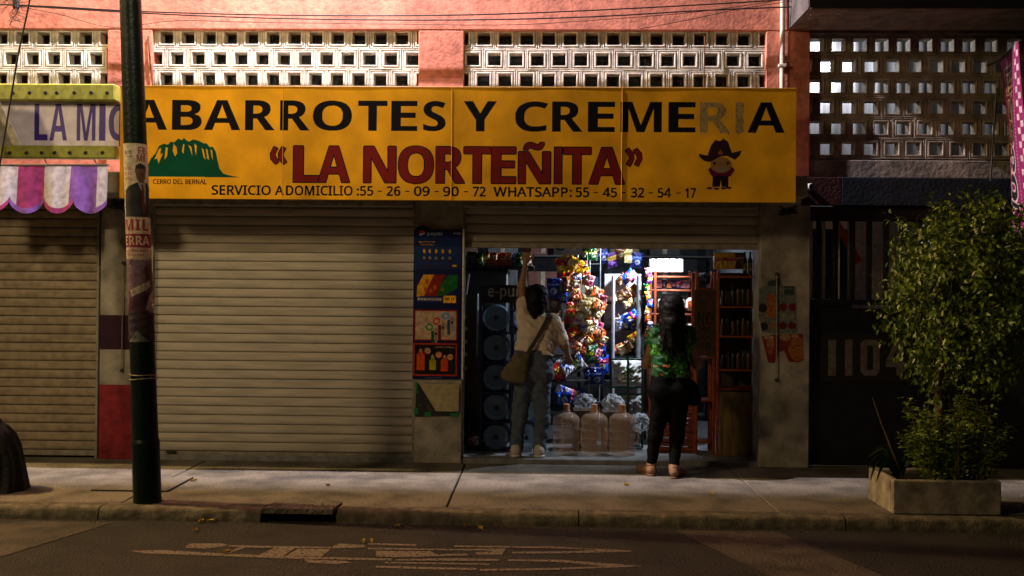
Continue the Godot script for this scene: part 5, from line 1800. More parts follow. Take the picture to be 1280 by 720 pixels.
	var jug := [Vector2(0.0, 0.012), Vector2(0.07, 0.008), Vector2(0.1, 0.0), Vector2(0.117, 0.006), Vector2(0.123, 0.02), Vector2(0.122, 0.05), Vector2(0.115, 0.06), Vector2(0.115, 0.066), Vector2(0.123, 0.076), Vector2(0.123, 0.11), Vector2(0.116, 0.12), Vector2(0.116, 0.126), Vector2(0.123, 0.136), Vector2(0.123, 0.18), Vector2(0.115, 0.19), Vector2(0.115, 0.2), Vector2(0.123, 0.21), Vector2(0.123, 0.25), Vector2(0.117, 0.258), Vector2(0.123, 0.268), Vector2(0.123, 0.31), Vector2(0.115, 0.335), Vector2(0.09, 0.358), Vector2(0.055, 0.375), Vector2(0.032, 0.382), Vector2(0.027, 0.41)]
	var rows := ["top", "second", "third", "fourth", "bottom"]
	mat("blue_cap", lin(0.02, 0.05, 0.3), 0.4)
	for c in 2:
		for r in 5:
			var p := at(620.0 + c * 37.5, [397.5, 434.5, 472.0, 509.5, 547.0][r], z - 0.01)
			var o := thing("water_bottle", "large blue water bottle lying in the %s row of the rack, %s column" % [rows[r], ["left", "right"][c]], "bottle", p, "water bottles in the rack")
			b = mb(o)
			b.lathe(p, jug, 26, Basis(Vector3.RIGHT, -PI / 2))
			put(b, "body", blue, o)
			b = mb(o)
			b.lathe(p + Vector3(0, 0, -0.40), [Vector2(0.032, -0.01), Vector2(0.032, 0.03), Vector2(0.028, 0.036), Vector2(0.0, 0.036)], 14, Basis(Vector3.RIGHT, -PI / 2))
			put(b, "cap", M.blue_cap, o)
			b = mb(o)
			b.lathe(p + Vector3(0, 0, -0.004), [Vector2(0.022, 0.0), Vector2(0.018, -0.006), Vector2(0.0, -0.008)], 12, Basis(Vector3.RIGHT, -PI / 2))
			put(b, "moulded_seal", M.navy, o)
	# ---- three empty water bottles on the floor
	var clear := mat("jug_clear", lin(0.6, 0.41, 0.28), 0.1)
	clear.transparency = BaseMaterial3D.TRANSPARENCY_ALPHA
	clear.albedo_color.a = 0.26
	mat("peach", lin(0.45, 0.19, 0.10), 0.45)
	var jl := ["leftmost of the three clear water bottles on the shop floor", "middle one of the three clear water bottles on the shop floor", "rightmost of the three clear water bottles on the shop floor"]
	var up := []
	for q in jug: up.append(q)
	for i in 3:
		var p := at([707.5, 742.5, 777.5][i], 566, -0.36)
		p.y = 0.046
		var o := thing("water_jug", jl[i], "bottle", p, "clear water bottles on the shop floor")
		o.rotation.y = [0.2, -0.1, 0.4][i]
		var bb := MB.new()
		bb.lathe(Vector3.ZERO, up, 30)
		put(bb, "body", clear, o)
		bb = MB.new()
		bb.lathe(Vector3(0, 0.385, 0), [Vector2(0.036, 0.0), Vector2(0.036, 0.01), Vector2(0.029, 0.016), Vector2(0.029, 0.062), Vector2(0.026, 0.068), Vector2(0.0, 0.068)], 16)
		put(bb, "neck", M.peach, o)
		bb = MB.new()
		bb.tube(smooth([Vector3(0.1, 0.23, 0.075), Vector3(0.118, 0.22, 0.085), Vector3(0.12, 0.16, 0.087), Vector3(0.118, 0.12, 0.085), Vector3(0.1, 0.11, 0.075)], 3), [0.011], 7)
		put(bb, "handle", clear, o)
	# ---- crumpled clear bags between the bottles
	var film := mat("film", lin(0.5, 0.52, 0.55), 0.3)
	film.transparency = BaseMaterial3D.TRANSPARENCY_ALPHA
	film.albedo_color.a = 0.35
	for q in [[731, 504, 0.17, "crumpled clear plastic bag between the left and middle water bottles"], [767, 506, 0.18, "crumpled clear plastic bag between the middle and right water bottles"], [800, 528, 0.16, "crumpled white plastic bag beside the rightmost water bottle"]]:
		var p := at(q[0], q[1], -0.62)
		var o := thing("plastic_bag", q[3], "plastic bag", p, "plastic bags by the water bottles")
		b = mb(o)
		blob(b, p, Vector3(q[2] * 0.6, q[2] * 0.55, q[2] * 0.5), 0.3, int(q[0]))
		put(b, "film", film, o)
		if q[0] < 790.0:
			var bx := mat("carton", lin(0.12, 0.08, 0.05), 0.8, "soft", 1.0)
			var cr := thing("carton", "brown carton behind the clear water bottles, under a plastic bag" if q[0] < 740.0 else "second brown carton behind the clear water bottles", "carton", Vector3(p.x, 0.046, p.z))
			b = mb(cr)
			slab(b, p.x - 0.11, 0.046, p.z - 0.12, p.x + 0.11, p.y - 0.055, p.z + 0.1, 0.004)
			put(b, "box", bx, cr)
			b = mb(cr)
			slab(b, p.x - 0.111, p.y - 0.0545, p.z - 0.02, p.x + 0.111, p.y - 0.053, p.z + 0.01, 0.0005)
			put(b, "packing_tape", M.tape, cr)
	# ---- low shelf with packets, left of the bottles
	var ls := thing("packet_shelf", "low shelf of packets behind the woman in the beige shirt", "shelf", at(708, 560, -1.0))
	for v in [476.0, 503.0, 530.0]:
		b = mb(ls)
		var y := at(710, v, -0.95).y
		slab(b, at(684, v, -0.95).x, y - 0.012, -1.35, at(752, v, -0.95).x, y + 0.008, -0.95, 0.004)
		put(b, "board", M.shelf_brown, ls)
	for u in [684.0, 752.0]:
		b = mb(ls)
		var x := at(u, 480, -0.95).x
		slab(b, x - 0.012, 0.046, -1.37, x + 0.012, at(u, 440, -0.95).y, -1.352, 0.003)
		put(b, "upright", M.shelf_brown, ls)
	for q in [[700, 458, 5, 0.6], [708, 456, 7, 0.6], [715, 455, 5, 0.6], [722, 452, 7, 0.5], [697, 465, 0, 0.7], [740, 443, 5, 0.1], [738, 470, 2, 0.1], [746, 470, 2, 0.0], [705, 491, 7, 1.2], [718, 493, 10, 1.3], [703, 499, 2, 1.5], [748, 425, 9, 0.2], [750, 440, 2, 0.1], [752, 455, 10, 0.0]]:
		bag(q[0], q[1], -0.9 - g.randf() * 0.12, 0.11, q[3], q[2], "packet", "%s packet on the low shelf by the water bottles" % names[q[2]], "packets on the low shelf")
	# ---- hanging snack bags
	var st := thing("snack_stand", "tall wire stand hung with snack bags in the middle of the doorway", "stand", at(728, 568, -0.95))
	for u in [706.0, 722.0, 737.0, 750.0]:
		b = mb(st)
		var x := at(u, 400, -0.98).x
		b.tube([Vector3(x, 0.046, -1.0), Vector3(x, 2.05, -1.0)], [0.006], 6)
		put(b, "wire", M.steel, st)
	for v in [330.0, 380.0, 430.0]:
		b = mb(st)
		b.tube([at(706, v, -1.0), at(750, v, -1.0)], [0.005], 6)
		put(b, "crossbar", M.steel, st)
	var hang := [[708, 340, 0, 0.17, 0.1], [712, 326, 1, 0.11, 0.9], [700, 330, 1, 0.08, 0.3], [722, 331, 1, 0.08, -0.8], [730, 333, 8, 0.07, 0.1], [731, 345, 1, 0.1, 0.3], [724, 350, 7, 0.07, 0.5], [737, 351, 8, 0.07, -0.3], [692, 360, 2, 0.12, 0.0], [703, 371, 2, 0.08, 0.0], [714, 357, 6, 0.12, 1.4], [690, 382, 6, 0.11, 1.5], [694, 394, 6, 0.1, 1.4], [699, 408, 6, 0.09, 0.2], [720, 366, 3, 0.08, 0.2]]
	for i in 12:
		hang.append([726 + g.randf() * 16, 364 + i * 4.0, 4, 0.075, g.randf_range(-0.5, 0.5)])
	for i in 10:
		hang.append([747 + sin(i * 1.2) * 4.0, 366 + i * 8.2, [3, 8, 3, 4][i % 4], 0.085, 0.9 + g.randf() * 0.4])
	for i in 12:
		hang.append([713 + g.randf() * 14, 386 + i * 4.8, [0, 3, 0, 6, 8][i % 5], 0.085, g.randf_range(-0.6, 0.6)])
	for i in 8:
		hang.append([722 + g.randf() * 20, 420 + i * 4.6, [3, 1, 8, 3][i % 4], 0.075, g.randf_range(0.4, 1.5)])
	hang.append([731, 410, 7, 0.075, 0.1])
	for q in hang:
		bag(q[0], q[1], -0.9 - g.randf() * 0.16, q[3], q[4], q[2], "snack_bag", "%s snack bag hanging on the wire stand in the doorway" % names[q[2]], "snack bags on the wire stand")
	# ---- banner card and green packs above
	var cd := thing("printed_card", "white and blue printed card hanging under the raised shutter", "card", at(708, 314, -0.7))
	im = blank(160, 40, Color(0.75, 0.75, 0.76))
	fill_oval(im, 60, 22, 26, 9, Color(0.1, 0.35, 0.55))
	fill_poly(im, [Vector2(96, 6), Vector2(140, 4), Vector2(124, 16)], Color(0.15, 0.15, 0.4))
	im.fill_rect(Rect2i(0, 0, 30, 40), Color(0.2, 0.12, 0.28))
	b = mb(cd)
	var c0 := at(684, 308, -0.7); var c1 := at(728, 319, -0.7)
	slab(b, c0.x, c1.y, -0.712, c1.x, c0.y + 0.1, -0.704, 0.002)
	put(b, "backing", M.white_metal, cd)
	b = mb(cd)
	b.quad(Vector3(c0.x, c0.y + 0.1, -0.7), Vector3(c1.x, c0.y + 0.1, -0.7), Vector3(c1.x, c1.y, -0.7), Vector3(c0.x, c1.y, -0.7))
	put(b, "print", printed("card_print", im, 0.5), cd)
	for i in 6: bag(744 + i * 10.4, 315 + (i % 3) * 5.0, -2.1, 0.1, g.randf_range(-0.3, 0.3), [6, 2, 9, 6, 4, 2, 0, 6, 9][i], "snack_bag", "%s bag hanging high up at the back of the doorway" % names[[6, 2, 9, 6, 4, 2, 0, 6, 9][i]], "bags hanging high up at the back")
	for i in 3: bag(729 + i * 5.5, 317, -0.85, 0.08, 0.0, 5, "snack_bag", "green snack bag hanging under the raised shutter", "green bags under the shutter")
	# ---- pale steel display with slanting trays of packets
	z = -1.05
	var ds := thing("steel_display", "pale steel display stand with slanting trays in the doorway", "display stand", at(780, 556, z))
	var dx0 := at(756, 430, z).x; var dx1 := at(803, 430, z).x
	var edges := [340.0, 376.0, 409.0, 441.0, 474.0, 510.0]
	for i in 5:
		b = mb(ds)
		slab(b, dx0, at(780, edges[i + 1] - 3.0, z).y, z - 0.16, dx1, at(780, edges[i] + 2.0, z).y, z - 0.14, 0.004)
		put(b, "back_panel", M.white_metal, ds)
		if i > 0:
			b = mb(ds)
			var y := at(780, edges[i], z).y
			b.bbox(Vector3((dx0 + dx1) * 0.5, y, z - 0.07), Vector3(dx1 - dx0, 0.012, 0.15), 0.003, Basis(Vector3.RIGHT, 0.35))
			put(b, "tray", M.dark_metal, ds)
	for e in [[766.0, 0.018, "white_metal"], [798.0, 0.026, "steel"]]:
		b = mb(ds)
		var x := at(e[0], 430, z + 0.05).x
		b.tube([Vector3(x, 0.046, z + 0.05), Vector3(x, at(e[0], 345, z).y, z + 0.05)], [e[1]], 10)
		put(b, "post", M[e[2]], ds)
	for q in [[785, 346, 10, 0.09, -0.85], [778, 369, 6, 0.10, -1.0], [790, 366, 3, 0.1, -0.9], [778, 401, 7, 0.095, -1.1], [789, 396, 10, 0.085, -1.0], [774, 406, 7, 0.09, -1.2], [790, 428, 6, 0.095, -1.0], [781, 436, 4, 0.085, -1.1], [793, 422, 1, 0.08, -1.0], [770, 372, 4, 0.07, -0.9], [770, 400, 6, 0.07, -1.0], [772, 436, 3, 0.075, -1.1], [791, 346, 8, 0.07, -0.8], [786, 379, 4, 0.07, -1.1], [792, 403, 2, 0.07, -1.0], [776, 350, 6, 0.08, -0.7]]:
		bag(q[0], q[1], z + 0.06 - g.randf() * 0.08, q[3], q[4], q[2], "chip_bag", "%s bag lying on a slanting tray of the steel display" % names[q[2]], "bags on the steel display")
	# ---- hand truck with sacks
	z = -0.66
	var ht := thing("hand_truck", "dark green hand truck loaded with sacks in the doorway", "hand truck", at(783, 558, z))
	for e in [[763, 430, 764, 520], [785, 445, 785, 520], [803, 447, 803, 520]]:
		b = mb(ht)
		var p := at(e[2], e[3], z)
		b.tube([at(e[0], e[1], z), p, Vector3(p.x, 0.06, z)], [0.011], 8)
		put(b, "upright", M.truck_green, ht)
	for v in [449.0, 484.0, 493.0]:
		b = mb(ht)
		b.tube([at(763, v, z), at(803, v, z)], [0.01], 8)
		put(b, "crossbar", M.truck_green, ht)
	b = mb(ht)
	slab(b, at(763, 540, z).x, 0.048, z - 0.25, at(803, 540, z).x, 0.06, z - 0.012, 0.003)
	put(b, "toe_plate", M.truck_green, ht)
	im = blank(128, 128, Color(0.74, 0.74, 0.72))
	for k in 9:
		var a := TAU * k / 9.0
		fill_poly(im, [Vector2(66, 56), Vector2(66, 56) + Vector2.from_angle(a) * 30.0, Vector2(66, 56) + Vector2.from_angle(a + 0.35) * 22.0], Color(0.05, 0.3, 0.12))
	im.fill_rect(Rect2i(64, 60, 4, 40), Color(0.1, 0.25, 0.12))
	unread(im, Rect2(30, 100, 70, 12), Color(0.15, 0.3, 0.2))
	speckle(im, 91, 0.12, 0.04)
	var sackm := printed("sack_print", im, 0.8)
	for e in [[784, 467, "white woven sack with a green leaf print on the hand truck", 0], [784, 507, "plain grey sack at the bottom of the hand truck", 1], [784, 540, "plain grey sack standing on the hand truck's toe plate", 1]]:
		var o := inst(bag_meshes[e[3]], "sack", sackm if e[3] == 0 else mat("sack_grey", lin(0.26, 0.27, 0.26), 0.9, "soft", 2.0), self, Transform3D(Basis(Vector3.FORWARD, PI / 2 if e[3] else 0.0).scaled_local(Vector3(0.3, 0.2, 0.35) if e[3] == 0 else Vector3(0.22, 0.235, 0.35)), at(e[0], e[1], z - 0.12)))
		tag(o, e[2], "sack", "sacks on the hand truck")
	# ---- strip of sweets beside the orange rack
	for i in 11:
		bag(810.5 + sin(i * 2.0) * 2.0, 340 + i * 9.6, -0.95, 0.05, g.randf_range(-0.4, 0.4), [8, 9, 5, 1, 10, 4, 0, 7, 3, 5, 9][i], "sweet_packet", "small %s sweet packet in the strip beside the orange rack" % names[[8, 9, 5, 1, 10, 4, 0, 7, 3, 5, 9][i]], "strip of sweet packets")
	racks(g, names)
	left_bits(g)

func blob(b: MB, p: Vector3, s: Vector3, rough: float, sd: int) -> void:
	var f := FastNoiseLite.new(); f.seed = sd; f.frequency = 1.3; f.fractal_octaves = 3
	b.grid(func(u: float, w: float) -> Vector3:
		var a := u * TAU; var e := (0.5 - w) * PI
		var d := Vector3(cos(a) * cos(e), sin(e), sin(a) * cos(e))
		return p + d * s * (1.0 + rough * f.get_noise_3dv(d * 1.6)), 26, 16)

func frame(t: Node3D, u0: float, u1: float, v0: float, shelves: Array, z: float, deep: float) -> void:
	# an open rack: four posts and shelf boards with front lips
	var b: MB
	var x0 := at(u0, 430, z).x; var x1 := at(u1, 430, z).x; var y1 := at((u0 + u1) * 0.5, v0, z).y
	for x in [x0, x1]:
		for zz in [z - 0.012, z - deep]:
			b = mb(t)
			slab(b, x - 0.013, 0.046, zz - 0.013, x + 0.013, y1, zz + 0.013, 0.004)
			put(b, "post", M.rack_orange, t)
	for v in shelves:
		var y := at((u0 + u1) * 0.5, v, z).y
		b = mb(t)
		slab(b, x0 + 0.013, y - 0.016, z - deep + 0.015, x1 - 0.013, y + 0.0, z - 0.004, 0.003)
		put(b, "shelf", M.rack_orange, t)

func racks(g: RandomNumberGenerator, names: Array) -> void:
	var b: MB
	# ---- rack of bread and paper under the lamp
	var z := -0.95
	var ra := thing("orange_rack", "open orange metal rack of white bread packs behind the woman in green", "rack", at(842, 562, z - 0.2))
	frame(ra, 812.5, 869, 338, [345, 362, 392, 424, 460, 500, 540], z, 0.4)
	b = mb(ra)
	var xx := at(818.5, 430, z).x
	slab(b, xx - 0.012, 0.046, z - 0.024, xx + 0.012, at(818, 338, z).y, z, 0.004)
	put(b, "post", M.rack_orange, ra)
	mat("tissue", lin(0.74, 0.74, 0.76), 0.7, "streak_down", 1.8)
	mat("bread_film", lin(0.66, 0.56, 0.48), 0.35, "soft", 2.0)
	var rl := thing("paper_roll_pack", "large white pack of paper rolls on top of the orange rack", "paper rolls", at(832, 340, z - 0.2))
	for i in 5:
		b = mb(rl)
		var p := at(815.5 + i * 8.6, 341, z - 0.14)
		b.lathe(p, [Vector2(0.0, 0.005), Vector2(0.028, 0.005), Vector2(0.034, 0.015), Vector2(0.035, 0.12), Vector2(0.03, 0.135), Vector2(0.0, 0.138)], 14)
		put(b, "roll", M.tissue, rl)
	for i in 7:
		var look: int = [7, 2, 4, 2, 10, 7, 7][i]
		bag(824 + i * 5.8, 355, z - 0.1, 0.05, 0.0, look, "packet", "small %s packet on the top shelf of the orange rack" % names[look], "packets on the orange rack")
	for r in 5:
		for i in 4:
			var v: float = [380.0, 412.0, 445.0, 486.0, 526.0][r]
			var p := at(826 + i * 11.5, v, z - 0.135)
			var l := thing("bread_loaf", "white wrapped loaf on the %s bread shelf of the orange rack" % ["top", "second", "third", "fourth", "lowest"][r], "bread", p, "wrapped loaves on the orange rack")
			b = mb(l)
			b.bbox(p, Vector3(0.078, 0.13, 0.26), 0.03)
			put(b, "wrapper", M.bread_film, l)
			b = mb(l)
			b.bbox(p + Vector3(0, 0.0, 0.128), Vector3(0.05, 0.06, 0.012), 0.004)
			put(b, "end_label", packs[[8, 7, 3, 0][(i + r) % 4]], l)
	# ---- dark shelf unit at the right with a plywood box below
	z = -0.3
	var rb := thing("shelf_unit", "dark orange shelf unit of jars beside the right hand pillar", "shelf", at(922, 574, z - 0.15))
	frame(rb, 897.5, 947.5, 338, [345, 383, 420, 462, 486], z, 0.33)
	b = mb(rb)
	slab(b, at(897, 400, z).x, 0.5, z - 0.36, at(949, 400, z).x, at(920, 340, z).y, z - 0.345, 0.003)
	put(b, "back_board", M.shelf_brown, rb)
	b = mb(rb)
	var pa := at(899.5, 488, z); var pb := at(946, 573, z)
	slab(b, pa.x, 0.05, z - 0.02, pb.x, pa.y - 0.012, z + 0.012, 0.004)
	put(b, "plywood_front", M.plywood, rb)
	mat("jar_dark", lin(0.02, 0.015, 0.013), 0.25)
	mat("jar_amber", lin(0.06, 0.03, 0.014), 0.25)
	mat("lid_grey", lin(0.06, 0.055, 0.05), 0.4)
	for r in 3:
		for i in 7:
			var p := at(903.5 + i * 6.4, [382.5, 419.5, 461.5][r], z - 0.1)
			var l := thing("jar", "dark jar on the %s shelf of the right hand shelf unit" % ["top", "middle", "lower"][r], "jar", p, "jars on the shelf unit")
			b = mb(l)
			var h := 0.13 + 0.03 * g.randf()
			b.lathe(p, [Vector2(0.0, 0.0), Vector2(0.019, 0.001), Vector2(0.021, 0.01), Vector2(0.021, h * 0.75), Vector2(0.014, h * 0.85), Vector2(0.013, h * 0.92)], 10)
			put(b, "glass", [M.jar_dark, M.jar_amber][(i + r) % 2], l)
			b = mb(l)
			b.lathe(p, [Vector2(0.015, h * 0.9), Vector2(0.015, h), Vector2(0.0, h)], 10)
			put(b, "lid", M.lid_grey, l)
	# goods on top of the shelf unit
	for i in 5:
		var look := 1 if i < 4 else 6
		var p := at(899.5 + i * 6.4, 325, z - 0.1)
		bag(899.5 + i * 6.4, 326, z - 0.1, 0.095, 0.0, look, "tall_packet", "%s packet standing on top of the right hand shelf unit" % ["dull yellow", "brown"][0 if i < 4 else 1], "packets on the shelf unit")
	for i in 3:
		var p := at(931 + i * 6.5, 342, z - 0.1)
		var l := thing("tall_bottle", "dark bottle with a pale label on top of the right hand shelf unit", "bottle", p, "bottles on the shelf unit")
		b = mb(l)
		b.lathe(p, [Vector2(0.0, 0.0), Vector2(0.02, 0.001), Vector2(0.021, 0.12), Vector2(0.009, 0.16), Vector2(0.009, 0.2), Vector2(0.0, 0.2)], 10)
		put(b, "glass", M.jar_dark, l)
		b = mb(l)
		b.lathe(p, [Vector2(0.0214, 0.03), Vector2(0.0216, 0.095)], 10)
		put(b, "label", M.plywood, l)
	# ---- narrow rack with a hand written card
	z = -0.42
	var rc := thing("narrow_rack", "narrow orange rack standing between the bread rack and the shelf unit", "rack", at(880, 572, z - 0.1))
	frame(rc, 871, 893, 340, [360, 446, 500, 552], z, 0.25)
	var nc := thing("notice_card", "cardboard notice with hand written NO on the narrow orange rack", "notice", at(882, 445, z + 0.03))
	var im := blank(150, 420, Color(0.24, 0.15, 0.10))
	var ink := Color(0.05, 0.035, 0.03)
	fill_oval(im, 66, 52, 44, 40, Color(0.18, 0.1, 0.07))
	fill_oval(im, 66, 52, 34, 30, Color(0.24, 0.15, 0.10))
	write(im, "NO", Rect2(22, 142, 106, 78), ink, false, 2.5)
	write(im, "ser", Rect2(30, 236, 80, 34), ink, false, 2.0)
	write(im, "nin", Rect2(22, 286, 84, 34), ink, false, 2.0)
	write(im, "op", Rect2(34, 336, 74, 44), ink, false, 2.0)
	speckle(im, 95, 0.25, 0.02)
	b = mb(nc)
	var n0 := at(868, 362, z + 0.02); var n1 := at(896, 445, z + 0.02)
	slab(b, n0.x, n1.y, z + 0.006, n1.x, n0.y, z + 0.014, 0.002)
	put(b, "card", M.plywood, nc)
	b = mb(nc)
	b.quad(Vector3(n0.x, n0.y, z + 0.018), Vector3(n1.x, n0.y, z + 0.018), Vector3(n1.x, n1.y, z + 0.018), Vector3(n0.x, n1.y, z + 0.018))
	put(b, "writing", printed("notice_print", im, 0.8), nc)
	var cp := thing("navy_cap", "navy blue cap hanging on the narrow orange rack", "cap", at(879, 352, z + 0.02))
	b = mb(cp)
	blob(b, at(879, 349, z - 0.05), Vector3(0.065, 0.06, 0.07), 0.25, 3)
	put(b, "crown", M.navy, cp)
	b = mb(cp)
	b.grid(func(u: float, w: float) -> Vector3: return at(870 + u * 20.0, 354 + 4.0 * sin(PI * u), z + 0.01 + 0.05 * w * sin(PI * u)), 10, 3)
	put(b, "peak", M.navy, cp)
	# ---- orange crates low down behind the woman in green
	for i in 3:
		var p := at(846, 562 - i * 25.0, -0.52)
		p.y = 0.048 + i * 0.18
		var c := thing("crate", "%s orange slatted crate stacked behind the woman in green" % ["lowest", "middle", "topmost"][i], "crate", p, "orange crates")
		for k in 4:
			b = mb(c)
			slab(b, p.x - 0.15, p.y + 0.01 + k * 0.043, p.z - 0.006, p.x + 0.15, p.y + 0.04 + k * 0.043, p.z + 0.006, 0.003)
			put(b, "slat", M.rack_orange, c)
		for sx in [-0.155, 0.155]:
			b = mb(c)
			slab(b, p.x + sx - 0.008, p.y, p.z - 0.28, p.x + sx + 0.008, p.y + 0.176, p.z + 0.01, 0.003)
			put(b, "side", M.rack_orange, c)
		b = mb(c)
		slab(b, p.x - 0.15, p.y, p.z - 0.28, p.x + 0.15, p.y + 0.008, p.z - 0.007, 0.002)
		put(b, "floor", M.rack_orange, c)
	# ---- cartons on a back shelf
	var bs := thing("back_shelf", "dark shelf with cartons at the back of the shop", "shelf", at(760, 400, -2.6))
	for y in [0.8, 1.5, 1.95]:
		b = mb(bs)
		slab(b, -1.0, y - 0.02, -3.0, 2.0, y, -2.6, 0.004)
		put(b, "board", M.shelf_brown, bs)
	for x in [-1.0, 0.5, 2.0]:
		b = mb(bs)
		slab(b, x - 0.02, 0.046, -3.03, x + 0.02, 2.4, -3.002, 0.004)
		put(b, "upright", M.shelf_brown, bs)
	for i in 12:
		var x := -0.85 + (i % 6) * 0.46
		var y := 1.5 if i < 6 else 1.95
		var c := thing("carton", "dim %s carton on the back shelf of the shop" % ["brown", "grey", "reddish", "blue", "tan", "dark"][i % 6], "carton", Vector3(x, y, -2.8), "cartons on the back shelf")
		var h := 0.2 + 0.15 * g.randf()
		b = mb(c)
		slab(b, x - 0.17, y + 0.001, -2.95, x + 0.17, y + h, -2.63, 0.006)
		put(b, "box", mat("carton_%d" % (i % 6), [lin(0.12, 0.07, 0.04), lin(0.1, 0.1, 0.1), lin(0.13, 0.05, 0.035), lin(0.04, 0.06, 0.12), lin(0.2, 0.14, 0.08), lin(0.04, 0.035, 0.03)][i % 6], 0.8, "soft", 1.0) if i < 6 else M["carton_%d" % (i % 6)], c)
		b = mb(c)
		slab(b, x - 0.025, y + 0.02, -2.63, x + 0.025, y + h - 0.003, -2.627, 0.001)
		put(b, "packing_tape", M.tape, c)

func left_bits(g: RandomNumberGenerator) -> void:
	var b: MB
	# sweets on a cord and paper tags by the left door post
	mat("gold", lin(0.5, 0.26, 0.08), 0.3)
	var st := thing("sweet_string", "cord of small golden sweets hanging by the left door post", "sweets", at(582, 400, -0.35))
	b = mb(st)
	b.tube([at(582, 380, -0.35), at(582, 468, -0.35)], [0.002], 5)
	put(b, "cord", M.cable, st)
	for v in [396.0, 411.0, 427.0, 443.0, 460.0]:
		b = mb(st)
		blob(b, at(582, v, -0.34), Vector3(0.014, 0.018, 0.012), 0.3, int(v))
		put(b, "sweet", M.gold, st)
	for q in [[579.5, 350, 0.035, "small red and white price tag by the left door post"], [580.5, 378, 0.03, "small tan price tag by the left door post"]]:
		var o := thing("price_tag", q[3], "tag", at(q[0], q[1], -0.32))
		b = mb(o)
		b.bbox(at(q[0], q[1], -0.32), Vector3(q[2], 0.1, 0.004), 0.001)
		put(b, "card", M.plywood if q[1] > 360 else packs[8], o)
	var sk := thing("white_stick", "thin shiny white stick leaning by the left door post", "stick", at(584, 362, -0.3))
	b = mb(sk)
	b.tube([at(583, 368, -0.3), at(586.5, 342, -0.28)], [0.006, 0.009], 8)
	put(b, "stick", M.white_metal, sk)
	# odd bottles low down by the fridge
	for i in 4:
		var p := at(587 + i * 4.5, 566, -0.5)
		p.y = 0.047
		var l := thing("dark_bottle", "dark bottle on the floor between the door post and the bottle rack", "bottle", p, "dark bottles by the door post")
		b = mb(l)
		b.lathe(p, [Vector2(0.0, 0.0), Vector2(0.03, 0.002), Vector2(0.031, 0.17), Vector2(0.012, 0.23), Vector2(0.012, 0.27), Vector2(0.0, 0.27)], 12)
		put(b, "glass", M.jar_dark, l)
		b = mb(l)
		b.lathe(p, [Vector2(0.0315, 0.05), Vector2(0.0315, 0.13)], 12)
		put(b, "label", packs[[2, 0, 7, 5][i]], l)


